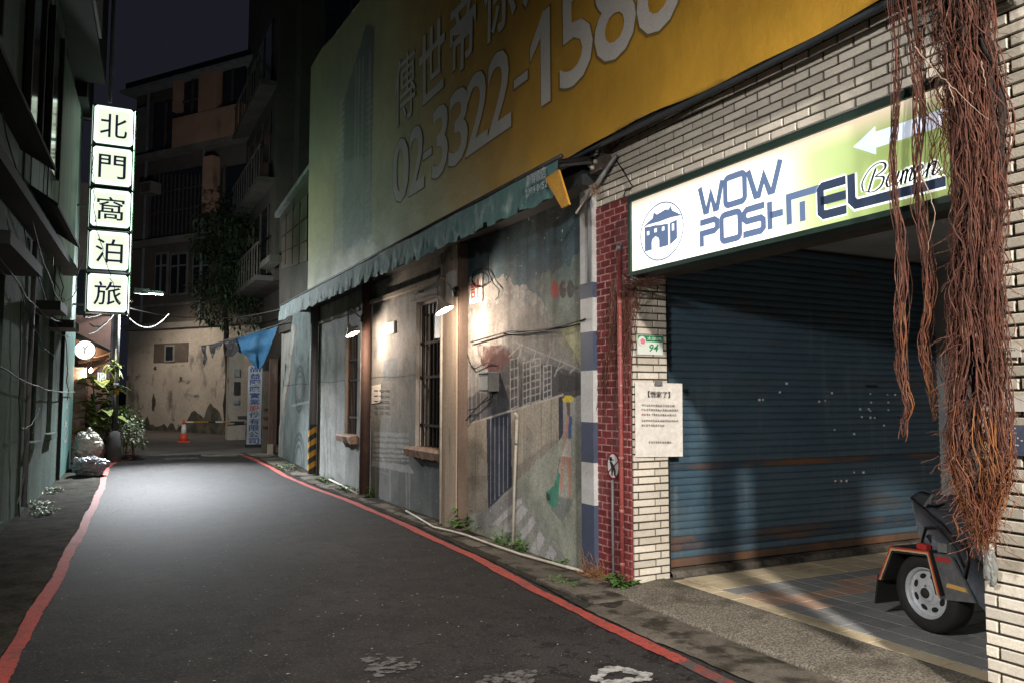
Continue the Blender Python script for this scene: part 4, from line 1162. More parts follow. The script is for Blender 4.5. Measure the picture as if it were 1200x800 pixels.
# wiring, meter box
mb_ = FX(575, 448, 4.0)
me_ = thing('meter_box', 'grey steel meter box hanging on the mural beside the post', 'meter box', tuple(mb_))
MT['meterbox'] = mat('meter_steel', (.17,.165,.155), (.11,.105,.10), rough=.55, scale=6, metal=.3, stain=[(7,(1,1,.4),.6,.72,(.10,.06,.04))])
my0, my1 = FX(572.5, 448, 4.0).y, FX(561, 448, 4.0).y
mz0, mz1 = FX(570, 458, 4.0).z, FX(570, 437, 4.0).z
tpart('body', me_, MT['meterbox'], lambda m: m.box(4.0, 4.138, my0, my1, mz0, mz1))
tpart('door', me_, MT['galv'], lambda m: m.box(3.99, 3.9995, my0+.015, my1-.015, mz0+.015, mz1-.015))
tpart('lip', me_, MT['galv'], lambda m: m.box(3.975, 4.138, my0-.01, my1+.01, mz1+.001, mz1+.016))
def sag(a, c, drop, n=14, jit=0.0):
    a, c = Vector(a), Vector(c)
    return [a.lerp(c, k/n)+Vector((random.uniform(-jit, jit), random.uniform(-jit, jit), -drop*4*(k/n)*(1-k/n)+random.uniform(-jit, jit))) for k in range(n+1)]
def cable(label, paths, r, m, name='cable', cat='cable', n=5):
    p0 = Vector(paths[0][0])
    t_ = thing(name, label, cat, tuple(p0))
    for pth in paths:
        tpart('wire', t_, m, lambda b: b.tube(pth, r, n, False), True)
    return t_
cable('black wires sagging across the mural to the banded post', [
    sag(FX(552, 401, 4.10), FX(600, 387, 4.10), .0)+sag(FX(600, 387, 4.10), FX(686, 374, 4.06), .04)[1:],
    sag(FX(590, 391, 4.12), FX(684, 378, 4.08), .03, jit=.006)], .009, MT['cable'])
cable('tangle of thin black wire looped on the mural above the meter box', [
    [FX(563+10*math.cos(t), 330+ (6+t*.5)*math.sin(t)-t*.4, 4.10) for t in np.linspace(0, 11, 40)],
    [FX(x, y_, 4.11) for x, y_ in ((572,300),(572,318),(578,332),(585,340),(584,348),(580,352))],
    [FX(x, y_, 4.11) for x, y_ in ((548,415),(550,425),(556,432),(564,428),(572,424),(580,425))],
    [FX(x, y_, 4.11) for x, y_ in ((546,492),(554,482),(564,472),(576,466),(578,458))],
    [FX(x, y_, 4.11) for x, y_ in ((548,480),(558,478),(566,470),(572,464))]], .006, MT['cable'])

# water pipes at the foot of the wall
wp = thing('white_water_pipe', 'thin white vertical water pipe on the mural with a capped top', 'pipe', tuple(FX(601, 645, 4.08)))
q0, q1 = FX(600.5, 643, 4.08), FX(606, 490, 4.08)
tpart('pipe', wp, MT['whitepipe'], lambda m: m.tube([q0, q0.lerp(q1, .5)+Vector((0,.01,0)), q1], .016, 8), True)
tpart('cap', wp, MT['whitepipe'], lambda m: m.tube([q1, q1+Vector((0,0,.03)), q1+Vector((-.03,-.02,.05))], .023, 8), True)
tpart('clip', wp, MT['galv'], lambda m: m.tube([q0.lerp(q1, .8), q0.lerp(q1, .83)], .02, 8), True)
gp = thing('ground_pipe', 'thin pale pipe lying along the foot of the mural wall', 'pipe', (3.9, 7, 0))
gpts = [FG(x, y_, .045) for x, y_ in ((476,598),(490,606),(508,617),(530,622),(548,627),(575,637),(610,649),(650,660),(684,669))]
tpart('pipe', gp, MT['whitepipe'], lambda m: m.tube(gpts, .014, 7), True)
gp2 = thing('ground_pipe', 'short white pipe lying on weeds beside the rusty post', 'pipe', tuple(FG(400, 572)))
tpart('pipe', gp2, MT['whitepipe'], lambda m: m.tube([FG(386, 561, .06), FG(402, 569, .05), FG(418, 578, .04)], .02, 6), True)

# ================================================================== POSTS OF THE AWNING
PX = 3.99
ty0, ty1 = FX(534.5, 450, PX).y, FX(519, 450, PX).y
tp = thing('timber_post', 'weathered square pale post carrying the nearer wall lamp', 'post', (4.06, (ty0+ty1)/2, 0))
tpart('shaft', tp, MT['postplaster'], lambda m: m.box(PX, 4.139, ty0, ty1, -.05, 3.78))
MT['postshade'] = mat('shaded_timber_side', (.15,.105,.08), (.09,.065,.05), rough=.75, scale=6, stretch=(1,1,.15), bump=.005, bscale=30)  # same wood as the shaft, shade of the near face put into the colour
tpart('shaded_face_strip', tp, MT['postshade'], lambda m: m.box(PX+.02, 4.138, ty0-.03, ty0-.001, -.05, 3.78))
tpart('edge_pipe', tp, MT['whitepipe'], lambda m: m.tube([(PX-.012, ty1+.03, .03), (PX-.012, ty1+.03, 3.6)], .02, 8), True)
ry = FX(428.5, 460, 4.04).y
rp = thing('rusty_post', 'round rust brown iron post carrying the farther wall lamp', 'post', (4.04, ry, 0))
tpart('shaft', rp, MT['rustpost'], lambda m: m.tube([(4.04, ry, -.05), (4.04, ry, 1.8), (4.04, ry, 3.8)], .088, 16), True)
tpart('side_pipe', rp, MT['whitepipe'], lambda m: m.tube([(4.0, ry+.14, .02), (4.0, ry+.14, 3.3)], .02, 6), True)
hy = FX(367, 460, 4.04).y
hz = thing('hazard_post', 'grey pipe post with black and yellow hazard stripes at its foot', 'post', (4.04, hy, gz(hy)))
tpart('shaft', hz, MT['greypipe'], lambda m: m.tube([(4.04, hy, -.05), (4.04, hy, 1.8), (4.04, hy, 3.8)], .088, 16), True)
tpart('side_pipe', hz, MT['greypipe'], lambda m: m.tube([(4.05, hy+.20, -.02), (4.05, hy+.20, 3.7)], .03, 8), True)
zh = FX(367, 497, 4.0).z; g0 = gz(hy)
nb = 9
for k in range(nb):
    b = MB(); n = 16; vs = []
    for i in range(n+1):
        a = 2*math.pi*i/n-math.pi
        off = .16*abs(a)/math.pi
        z0_ = g0+(zh-g0)*k/nb+off-.08; z1_ = g0+(zh-g0)*(k+1)/nb+off-.08
        z0_, z1_ = max(z0_, g0-.02), min(max(z1_, g0), zh)
        vs += [(4.04+.0905*math.cos(a+2.2), hy+.0905*math.sin(a+2.2), z0_), (4.04+.0905*math.cos(a+2.2), hy+.0905*math.sin(a+2.2), z1_)]
    b.add(vs, [(2*i, 2*i+2, 2*i+3, 2*i+1) for i in range(n)])
    b.build('hazard_stripe', MT['hazyellow' if k % 2 else 'hazblack'], hz)

# gooseneck wall lamps
MT['enamel'] = mat('lamp_enamel', (.17,.15,.125), (.12,.105,.09), rough=.45, scale=9)
def gooseneck(label, mount, bulb, plane_y):
    mount, bulb = Vector(mount), Vector(bulb)
    t_ = thing('gooseneck_lamp', label, 'wall lamp', tuple(mount), 'gooseneck lamps on the awning posts')
    ax = Vector((.34, -.30, -.90)).normalized()
    top = bulb-ax*.20
    tpart('mount_plate', t_, MT['darkmetal'], lambda m: m.lathe([(.07, 0), (.06, .03), (.02, .04)], mount, (-1, -.2, 0), 16), True)
    d = top-mount
    arm = [mount, mount+Vector((d.x*.3, d.y*.3, .02)), mount+Vector((d.x*.65, d.y*.65, .10)), mount+Vector((d.x*.95, d.y*.95, .12)), mount+Vector((d.x*1.05, d.y*1.08, d.z*.4+.05)), top]
    sm = [tuple(Vector(q)) for q in arm]
    dense = []
    P = [Vector(q) for q in sm]
    for i in range(len(P)-1):
        p0, p1, p2, p3 = P[max(i-1,0)], P[i], P[i+1], P[min(i+2, len(P)-1)]
        for k in range(5):
            u = k/5; dense.append(.5*((2*p1)+(p2-p0)*u+(2*p0-5*p1+4*p2-p3)*u*u+(3*p1-p0-3*p2+p3)*u**3))
    dense.append(P[-1])
    tpart('arm', t_, MT['darkmetal'], lambda m: m.tube(dense, .012, 8), True)
    tpart('shade', t_, MT['enamel'], lambda m: (m.lathe([(.03,-.01),(.035,.04),(.048,.07),(.118,.165),(.122,.178),(.116,.178),(.046,.078),(.028,.045)], top, ax, 24, False),), True)
    tpart('socket', t_, MT['darkmetal'], lambda m: m.lathe([(.027,.0),(.027,.10)], top, ax, 12), True)
    tpart('bulb', t_, MT['bulb'], lambda m: m.lathe([(.015,.10),(.036,.135),(.04,.165),(.03,.19),(.002,.203)], top, ax, 16), True)
    ld = bpy.data.lights.new('gooseneck_light', 'POINT'); ld.energy = P_GOOSENECK; ld.color = (1, .79, .62); ld.shadow_soft_size = .03
    lo_ = bpy.data.objects.new('gooseneck_light', ld); COL.objects.link(lo_)
    lo_.location = top+ax*.215; lo_.rotation_euler = ax.to_track_quat('-Z', 'Y').to_euler()
    lo_.parent = t_; lo_.matrix_parent_inverse = Matrix.Translation(-mount)
m1 = FX(535, 342, 3.985)
gooseneck('bent arm wall lamp with cone shade lit on the pale square post', m1, FX(522, 366, 3.66), 0)
m2 = FX(425, 373, 3.96)
gooseneck('bent arm wall lamp with cone shade lit on the round rusty post', m2, FX(414, 393, 3.66), 0)

# ================================================================== AWNING
aw = thing('awning', 'long ragged teal canvas awning under the yellow banner', 'awning', (3.8, 12, 3.5))
AX, AY0, AY1 = 3.52, FX(656, 220, 3.55).y, 18.6
b = MB(); n = 200; vs = []
for i in range(n+1):
    q = AY0+(AY1-AY0)*i/n
    s = .02*math.sin(q*3.1)+.015*mnoise.noise((q*1.7, 0, 2))
    vs += [(4.13, q, 3.93+s*.3), (3.85, q, 3.86+s), (AX, q, 3.78+s*.5)]
b.add(vs, [(i*3+k, i*3+k+1, (i+1)*3+k+1, (i+1)*3+k) for i in range(n) for k in range(2)])
b.build('canopy', MT['awningdark'], aw)
b = MB(); vs = []; nz = 9
for i in range(n*2+1):
    q = AY0+(AY1-AY0)*i/(n*2)
    low = 3.44+.05*mnoise.noise((q*1.1, 3, 0))+.035*mnoise.noise((q*4.3, 7, 0))+(.05 if (q*1.35) % 1 < .12 else 0)
    for k in range(nz):
        t_ = k/(nz-1); z_ = 3.775+(low-3.775)*t_
        fold = (.05*mnoise.noise((q*2.3, 0, 5))+.03*mnoise.noise((q*6, z_*3, 1))+.02*mnoise.noise((q*15, z_*9, 2)))*t_
        vs.append((AX+.01+fold-.03*t_, q, z_+.01*mnoise.noise((q*2, 0, 0))))
b.add(vs, [(i*nz+k, i*nz+k+1, (i+1)*nz+k+1, (i+1)*nz+k) for i in range(n*2) for k in range(nz-1)])
b.build('valance', MT['awning'], aw, True)
tpart('front_pole', aw, MT['darkmetal'], lambda m: m.tube([(AX+.02, AY0-.05, 3.80), (AX+.02, 12, 3.80), (AX+.02, AY1, 3.80)], .022, 8), True)
for q in (AY0+.1, 8.2, 9.9, 12, 14.1, 16, 17.7): MB().bar((AX+.02, q, 3.75), (4.12, q, 3.88), .035).build('rafter', MT['darkmetal'], aw)
tpart('ledger', aw, MT['leftdark'], lambda m: m.box(3.93, 4.128, 6.25, 18.5, 3.66, 3.80))
# yellow end flap
f4 = [FX(x, y_, 3.50) for x, y_ in ((640.5, 210), (656.5, 199.5), (669, 240), (660.5, 244.5))]
b = MB(); b.prism([(p.y, p.z) for p in f4], lambda u, v, d: (3.50-d, u, v), 0, .02)
b.build('yellow_flap', MT['yellow'], aw)
AF = lambda u, v, d: (AX-.062, -u, v)
u0_, u1_ = -FX(617, 230, AX-.06).y, -FX(640, 222, AX-.06).y
text_on('lettering', '新鮮飯店', (u0_, 3.63, u1_, 3.74), AF, MT['whitetxt'], aw, bold=.01)
text_on('lettering', '2389-0452', (u0_-.02, 3.54, u1_+.02, 3.605), AF, MT['whitetxt'], aw, bold=.01)

# ================================================================== BANNER
BX = 3.86
bn = thing('billboard_banner', 'huge yellow real estate banner with grey phone number above the awning', 'banner', (3.9, 10, 3.9))
bl = FX(361, 300, BX).y
cv = Canvas(np.arange(.6, bl+.05, .06), np.arange(3.86, 9.05, .05), BX)
Y, Z = cv.Y, cv.Z
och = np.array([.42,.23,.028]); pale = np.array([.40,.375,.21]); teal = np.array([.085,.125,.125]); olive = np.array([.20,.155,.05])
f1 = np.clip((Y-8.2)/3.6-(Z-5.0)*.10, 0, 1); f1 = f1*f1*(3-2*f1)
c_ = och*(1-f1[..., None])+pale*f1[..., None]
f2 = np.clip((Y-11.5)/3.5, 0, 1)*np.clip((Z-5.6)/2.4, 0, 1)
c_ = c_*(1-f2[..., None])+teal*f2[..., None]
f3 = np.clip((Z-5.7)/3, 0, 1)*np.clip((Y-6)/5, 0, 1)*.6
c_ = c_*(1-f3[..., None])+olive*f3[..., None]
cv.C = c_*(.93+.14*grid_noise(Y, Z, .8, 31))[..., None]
# printed tower
cv.fill([(400,125),(428,28),(440,32),(436,280),(414,290),(402,290)], (.055,.075,.085), .8, .02)
cv.fill([(390,210),(402,150),(404,292),(390,300)], (.20,.22,.19), .5, .02)
cv.fill([(402,190),(436,180),(436,285),(402,300)], (.21,.25,.23), .7, .15)
for x in (416, 420, 425, 434):
    cv.line((x, 60+ (436-x)*.8), (x, 285), .09, (.23,.25,.24), .7)
for k in range(22):
    y_ = 118+k*8
    cv.line((392 if y_ > 178 else 397, y_+3), (402, y_-2), .07, (.30,.31,.27), .65)
    cv.line((430, y_-20), (436, y_-24), .06, (.26,.27,.24), .55)
def bx(Yy, Zz):
    edge = np.clip((Zz-3.86)/.5, 0, 1)
    w = .03*np.sin(Yy*1.1+Zz*.6)+.003*np.sin(Yy*3.7+1)
    return BX+w*edge*.7+.012*np.sin(Yy*6)*(1-edge)
ban_low = lambda cy: 3.925+.02*np.sin(cy*1.3)+.03*np.exp(-((cy-5.3)/.5)**2)
low_ = ban_low(Y); top_b = 8.75+.15*np.sin(Y*.5)+.35*np.clip((Y-15)/2.2, 0, 1)**2
cv.Z = np.clip(Z, low_, top_b)
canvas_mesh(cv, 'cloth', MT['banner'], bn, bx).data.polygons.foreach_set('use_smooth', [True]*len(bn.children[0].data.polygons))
tpart('hem', bn, MT['awningdark'], lambda m: m.tube([(BX+.02, q, 3.90+.02*math.sin(q*1.3)) for q in np.arange(.6, bl, .3)], .022, 6), True)
def bframe(m):
    m.box(3.90, 3.95, .6, bl, 3.93, 3.97); m.box(3.90, 3.95, .6, bl, 8.8, 8.85)
    for q in np.arange(1, bl, 2.2): m.box(3.90, 3.95, q, q+.05, 3.971, 8.799)
    for q in np.arange(1, bl, 2.2):
        for z_ in (4.3, 8.4): m.box(3.951, 4.14, q, q+.04, z_, z_+.04)
tpart('frame', bn, MT['darkmetal'], bframe)
BF = lambda u, v, d: (float(bx(np.float64(-u), np.float64(v)))-.004-d, -u, v)
def bq(px, py):
    p = FX(px, py, BX-.01); return (-p.y, p.z)
# phone number: each glyph stands where the print has it
num = [('0',(461,479)),('2',(479,496)),('-',(494.5,504.5)),('3',(505,524)),('3',(525,548)),('2',(546,573)),('2',(572,601)),('-',(604,620)),('1',(623,653)),('5',(657,695)),('8',(697,744)),('8',(745,797)),('-',(815,840))]
NB, NT = 4.60, 5.60
nb_, nt2 = bq(590, 152)[1], bq(590, 76)[1]
NB = (bq(574, 176)[1]+bq(470, 228)[1]+bq(640, 120)[1])/3; NT = (bq(590, 55)[1]+bq(645, 12)[1]+bq(470, 145)[1])/3
NB, NT = 4.60, 5.57
for ch, (xa, xb) in num:
    ua, ub = bq(xa, 100)[0], bq(xb, 100)[0]
    va, vb = (NB, NT) if ch != '-' else (NB+.40*(NT-NB), NB+.50*(NT-NB))
    if ch == '1':
        one = [(.42,0),(.78,0),(.78,1),(.52,1),(.0,.72),(.0,.56),(.42,.74)]
        for nm, m_, e, d_ in (('digit_shadow', 'bannershadow', .02, 0), ('digit', 'bannertxt', 0, .004)):
            MB().sheet([BF(ua+(ub-ua)*x+(e if x > .4 else -e), va+(vb-va)*y_+(e if y_ > .6 else -e), d_) for x, y_ in one]).build(nm, MT[m_], bn)
        continue
    text_on('digit_shadow', ch, (ua-.03, va-.02, ub+.02, vb+.02), BF, MT['bannershadow'], bn, bold=.012, d=0)
    text_on('digit', ch, (ua, va, ub, vb), BF, MT['bannertxt'], bn, bold=.012, d=.004)
for ch, (xa, xb) in (('傳',(463,486)),('世',(490,519)),('帝',(525,556)),('倧',(566,606)),('大',(614,662))):
    ua, ub = bq(xa, 100)[0], bq(xb, 100)[0]
    va, vb = 5.78, 6.80
    text_on('character_shadow', ch, (ua-.025, va-.02, ub+.02, vb+.015), BF, MT['bannershadow'], bn, bold=.0 if ch == '傳' else .014, d=0)
    text_on('character', ch, (ua, va, ub, vb), BF, MT['bannertxt'], bn, bold=.0 if ch == '傳' else .014, d=.004)

# ================================================================== AERIAL ROOTS
def wander(a, c, amp, n, r, droop=0.0):
    """a crooked path from a to c"""
    a, c = Vector(a), Vector(c); ph = [r.uniform(0, 6.28) for _ in range(6)]; f_ = r.uniform(.7, 1.5)
    out = []
    for k in range(n+1):
        t = k/n; e = math.sin(math.pi*min(1, t*1.15))
        j = amp*e
        out.append(a.lerp(c, t)+Vector((j*(.6*math.sin(5*f_*t+ph[0])+.4*math.sin(13*f_*t+ph[1])+r.uniform(-.12, .12)),
                                       j*(.6*math.sin(5*f_*t+ph[2])+.4*math.sin(11*f_*t+ph[3])+r.uniform(-.12, .12)), -droop*math.sin(math.pi*t))))
    return out
R = random.Random(5)
RX = 3.80
rc = thing('banyan_root_mass', 'thick reddish mass of banyan aerial roots hanging before the near tiled pillar', 'aerial roots', (RX, 2.75, .9))
# centreline of the mass (image position, half width) read down the picture
line = [(1120,-60,.17),(1128,20,.17),(1138,90,.165),(1146,160,.15),(1148,230,.145),(1146,300,.14),(1145,380,.135),(1145,450,.145),(1146,520,.17),(1149,555,.15),(1149,590,.10),(1150,620,.055),(1150,648,.012)]
cl_ = [(FX(x, y_, RX), w) for x, y_, w in line]
def cline(t):
    f_ = t*(len(cl_)-1); i = min(int(f_), len(cl_)-2); u = f_-i
    return cl_[i][0].lerp(cl_[i+1][0], u), cl_[i][1]*(1-u)+cl_[i+1][1]*u
# dark twisted cores
def coremesh(m):
    for q in range(16):
        off, w0, t1 = R.uniform(-.75, .7), R.uniform(.010, .030), R.uniform(.35, .75); ph = R.uniform(0, 6.28); dep = R.uniform(-.02, .07)
        pts, rs = [], []
        for k in range(44):
            t = t1*k/43; p, w = cline(t)
            pts.append(p+Vector((dep+.025*math.sin(15*t+ph), -off*w*.8+.03*math.sin(19*t+ph)+.012*math.sin(55*t+ph*2), 0))); rs.append(w0*(1-.5*t/t1)*(1+.35*mnoise.noise((t*38, ph, 0))))
        m.tube(pts, rs, 7)
tpart('core', rc, MT['rootcore'], coremesh, True)
bundles = [(R.uniform(0, 6.28), math.sqrt(R.random()), R.uniform(0, 6.28), R.uniform(0, 6.28), R.uniform(2, 5), R.uniform(7, 15), R.uniform(.008, .026)) for _ in range(38)]
def strands(m, n, t0r, t1r, rad, spread=1.0, amp=.035, seg=26):
    for i in range(n):
        t0, t1 = R.uniform(*t0r), R.uniform(*t1r)
        if t1-t0 < .08: continue
        a, rr, p1, p2, f1_, f2_, brad = R.choice(bundles)
        loose = R.random() < .22
        if loose: a, rr = R.uniform(0, 6.28), math.sqrt(R.random())
        pa, fa_, fb, pc = R.uniform(0, 6.28), R.uniform(10, 34), R.uniform(40, 90), R.uniform(0, 6.28)
        br = brad*R.uniform(.2, 1.2)
        pts, rs = [], []
        nseg = max(8, int(seg*1.5*(t1-t0)))
        r0 = R.uniform(*rad)
        for k in range(nseg+1):
            t = t0+(t1-t0)*k/nseg
            p, w = cline(t); w *= .78
            aa = a+.55*math.sin(f1_*t+p1)
            low = .8*amp*(.8*math.sin(f2_*t+p2)+.5*math.sin(f2_*2.3*t+p1))
            hi_ = amp*.35*math.sin(fb*t+pc)*(1.6 if loose else 1)
            y_ = -math.cos(aa)*rr*w*spread
            if t > .42: y_ += (.030 if y_ > 0 else -.022)*min(1, (t-.42)*6)*min(1, max(0, (.92-t)*5))
            tw = pa+fa_*t*.5
            pts.append(p+Vector((math.sin(aa)*rr*w*.75*spread+low*.6+br*math.cos(tw), y_+low+hi_+br*math.sin(tw), 0))); rs.append(r0*(1-.5*k/nseg))
        m.tube(pts, rs, 4, False)
b = MB(); strands(b, 430, (0, .55), (.45, .97), (.0013, .0042), 1.0, .032, 48)
tag(b.build('root_strands', MT['root'], rc, True), kind='stuff')
b = MB(); strands(b, 110, (0, .25), (.15, .6), (.0014, .0055), 1.12, .065, 60)
tag(b.build('upper_strands', MT['root'], rc, True), kind='stuff')
b = MB(); strands(b, 300, (.60, .85), (.88, 1.0), (.0015, .0032), 1.05, .02, 40)
for i in range(60):
    t = R.uniform(.70, .88); p, w = cline(t); s_ = R.uniform(-1.2, 1.25)
    q = cline(min(1, t+R.uniform(.06, .14)))[0]
    b.tube(wander(p+Vector((R.uniform(-.05, .05), -s_*w, 0)), Vector((p.x+R.uniform(-.05, .05), p.y-s_*w*.9, p.z-R.uniform(.08, .24))), .03, 8, R), .0020, 4, False)
tag(b.build('root_tips', MT['roottip'], rc, True), kind='stuff')
b = MB()                                     # fine side hairs and forks
for i in range(520):
    t = R.random()**.8*.97; p, w = cline(t); a_ = R.uniform(0, 6.28)
    st = p+Vector((math.sin(a_)*w*.55, -math.cos(a_)*w*.75, R.uniform(-.03, .03)))
    d = Vector((math.sin(a_)*.5+R.uniform(-.4, .4), -math.cos(a_)+R.uniform(-.5, .5), R.uniform(-1.6, -.1))).normalized()
    b.tube(wander(st, st+d*R.uniform(.04, .16), .02, 6, R), R.uniform(.0008, .0018), 3, False)
tag(b.build('root_hairs', MT['root'], rc), kind='stuff')
def pales(m):
    for pts in (((1072,55),(1086,72),(1100,88),(1112,98),(1124,110),(1138,124),(1150,134),(1162,143)), ((1100,88),(1094,92),(1088,98)), ((1112,98),(1116,112),(1120,128)), ((1150,72),(1153,85),(1155,105)), ((1137,100),(1136,106),(1142,112)), ((1079,205),(1090,228),(1096,250),(1090,280),(1086,300))):
        q_ = [FX(x, y_, RX-.14) for x, y_ in pts]
        full = []
        for a_, c_ in zip(q_[:-1], q_[1:]): full += wander(a_, c_, .006, 5, R)[:-1]
        m.tube(full, [.0032-.002*k/len(full) for k in range(len(full))], 5, False)
tpart('pale_rootlets', rc, MT['palroot'], pales, True)

def tress(label, pts_, n, amp, seed):
    r_ = random.Random(seed)
    P = [FX(x, y_, 3.82) for x, y_, w in pts_]; Wd = [w for _, _, w in pts_]
    t_ = thing('hanging_root_strand', label, 'aerial root', tuple(P[-1]), 'hanging root strands')
    def cl2(t):
        f_ = t*(len(P)-1); i = min(int(f_), len(P)-2); u = f_-i
        return P[i].lerp(P[i+1], u), Wd[i]*(1-u)+Wd[i+1]*u
    for nm, m_, cnt, ta, tb in (('strands', 'root', n, (0, .5), (.6, .97)), ('fine_tips', 'roottip', n//3, (.55, .75), (.85, 1.0))):
        b = MB()
        for i in range(cnt):
            t0, t1 = r_.uniform(*ta), r_.uniform(*tb)
            if r_.random() < .5: t0 = ta[0]
            a, rr = r_.uniform(0, 6.28), math.sqrt(r_.random()); ph, f_ = r_.uniform(0, 6.28), r_.uniform(8, 26); f2_ = r_.uniform(3, 7)
            pts = []; ns = 34
            for k in range(ns+1):
                t = t0+(t1-t0)*k/ns; p, w = cl2(t)
                aa = a+1.2*math.sin(f2_*t+ph)
                pts.append(p+Vector((math.sin(aa)*rr*w, math.cos(aa)*rr*w+amp*math.sin(f_*t+ph)+.011*math.sin(f_*2.7*t+a)+.016*math.sin(17*t+seed), 0)))
            r0 = r_.uniform(.0016, .0042)
            b.tube(pts, [r0*(1-.45*k/ns) for k in range(ns+1)], 4, False)
        tag(b.build(nm, MT[m_], t_, True), kind='stuff')
tress('longer twisted root strand hanging over the sign, nearer the hotel letters', [(1043,-30,.025),(1047,60,.025),(1050,130,.012),(1049,200,.012),(1051,260,.02),(1056,330,.032),(1058,380,.030),(1059,430,.026),(1061,470,.022),(1060,495,.018),(1060,523,.006)], 26, .010, 3)
tress('shorter root strand hanging over the sign beside the thick root mass', [(1062,-30,.045),(1070,60,.045),(1076,130,.026),(1078,200,.02),(1080,260,.03),(1087,330,.03),(1088,380,.026),(1088,420,.022),(1090,460,.016),(1094,494,.006)], 30, .010, 8)
tress('thin loose rootlets hanging against the beige tiles above the sign', [(1088,-30,.07),(1092,30,.09),(1096,80,.10),(1098,130,.09),(1100,180,.05),(1103,215,.01)], 22, .02, 12)
# fine roots clinging to the red pier under the sign end
fr_ = thing('clinging_rootlets', 'fine brown rootlets spreading down the red bricks under the sign end', 'aerial roots', tuple(FX(745, 335, 4.08)))
def cling(m):
    for i in range(70):
        x0_, y0_ = R.uniform(715, 762), R.uniform(326, 345)
        if x0_ < 752:
            x1_, y1_ = R.uniform(692, 740), R.uniform(380, 500)
            m.tube(wander(FX(x0_, y0_, 4.085), FX(x1_, y1_, 4.103), .014, 14, R), R.uniform(.0015, .0035), 4, False)
        else:
            x1_ = R.uniform(741, 750); q = FY(x1_, R.uniform(350, 430), 5.735)
            m.tube(wander(FX(x0_-20, y0_, 4.07), q, .014, 14, R), R.uniform(.0015, .003), 4, False)
    for i in range(34):
        a_ = FX(R.uniform(728, 750), R.uniform(318, 340), 4.05); c_2 = FX(R.uniform(750, 782), R.uniform(320, 338), 4.05)
        m.tube(wander(a_, c_2, .03, 10, R), R.uniform(.002, .004), 4, False)
tag(tpart('rootlets', fr_, MT['root'], cling), kind='stuff')
cable('thin dark wires looping from the electrical box over the tiles', [[FX(x, y_, 4.10) for x, y_ in ((722,188),(730,200),(737,212),(741,219))], [FX(x, y_, 4.10) for x, y_ in ((740,221),(733,224),(731,230),(736,234),(745,233))], [FX(x, y_, 4.05) for x, y_ in ((716,176),(724,170),(731,160))]], .006, MT['cable'])

# posters on the near pillar
def poster(label, px0, py0, px1, py1, m, X=4.112):
    return wall_sheet('sticker', label, 'sticker', px0, py0, px1, py1, m, X=X, t=.004)
MT['navyposter'] = mat('navy_poster', (.06,.075,.13), (.09,.11,.17), rough=.5, scale=9)
poster('small white sticker with two lines of print on near pillar', 1169, 407, 1197, 418, MT['paper'])
m = MB()
for k, (a_, c_) in enumerate(((1173,1189),(1176,1185))):
    u0_, u1_ = -FX(a_, 412, 4.107).y, -FX(c_, 412, 4.107).y; v_ = FX(1180, 410.5+k*4, 4.107).z
    u = u0_
    while u < u1_:
        ribbon(m, [(u, v_), (u+.008, v_)], .006, lambda uu, vv, d: (4.1072, -uu, vv)); u += .013
pr = bpy.data.objects.get('sticker'); m.build('print', MT['ink'], pr)
poster('blank white sheet stuck on near pillar above dark poster', 1174, 464, 1215, 482, MT['paper'])
poster('dark blue poster with white print at right frame edge on pillar', 1178, 497, 1235, 536, MT['navyposter'])
pr = [o for o in bpy.data.objects if o.name.startswith('sticker')][-1]
PFm = lambda u, v, d: (4.1072, -u, v)
m = MB()
for i in range(34):
    a_ = FX(R.uniform(1181, 1230), R.choice((501, 504, 507, 513, 516, 521, 528)), 4.107)
    ribbon(m, [(-a_.y, a_.z), (-a_.y+R.uniform(.006, .014), a_.z+R.uniform(-.004, .004))], R.uniform(.003, .009), PFm)
m.build('print', MT['paper'], pr)

# ================================================================== TRAILER IN THE BAY
wc = Vector((5.02, 3.62, FLZ+.262))
tr = thing('utility_trailer', 'small black utility trailer with silver wheel and grey tarp in the bay', 'trailer', (wc.x+.3, wc.y-.3, FLZ))
ax = Vector((-1, .12, 0)).normalized()
wheel = tpart('wheel', tr, MT['fender'], lambda m: m.lathe([(.06,-.08),(.06,.0)], wc, ax, 16))
tpart('tyre', wheel, MT['tyre'], lambda m: m.lathe([(.165,-.12),(.235,-.135),(.258,-.11),(.262,-.06),(.262,-.03),(.258,.01),(.240,.035),(.205,.042),(.170,.03),(.165,.0)], wc, ax, 48, False), True)
def rimf(m):
    m.lathe([(.168,-.11),(.168,.012),(.176,.026),(.164,.030),(.152,.014),(.150,-.006),(.138,-.012)], wc, ax, 48, False)
    m.lathe([(.140,-.012),(.120,-.006),(.084,.0)], wc, ax, 48, False)
    m.lathe([(.086,-.006),(.084,.004),(.070,.010),(.058,.014),(.055,.024),(.032,.030)], wc, ax, 32, False)
tpart('rim', wheel, MT['rim'], rimf, False)
tpart('rim_back', wheel, MT['inkblack'], lambda m: m.lathe([(.165,-.05),(.001,-.05)], wc, ax, 24, False))
ru = ax.orthogonal().normalized(); rw = ax.cross(ru)
for k in range(8):
    a0 = 2*math.pi*(k+.5)/8; e_r = ru*math.cos(a0)+rw*math.sin(a0); e_t = ax.cross(e_r)
    cc = wc+e_r*.112+ax*(-.0015)
    MB().prism(circle(0, 0, .017, .027, 14), lambda q, w2, d: cc+e_r*q+e_t*w2+ax*(d-q*.13), -.004, .0).build('rim_slot', MT['inkblack'], wheel)
tpart('hub_cap', wheel, MT['tyre'], lambda m: m.lathe([(.034,.02),(.034,.036),(.026,.046),(.001,.048)], wc, ax, 20), True)
tpart('wheel_bolt', wheel, MT['galv'], lambda m: m.lathe([(.010,.0),(.010,.028)], wc+Vector((0,.0,.045)), ax, 8))
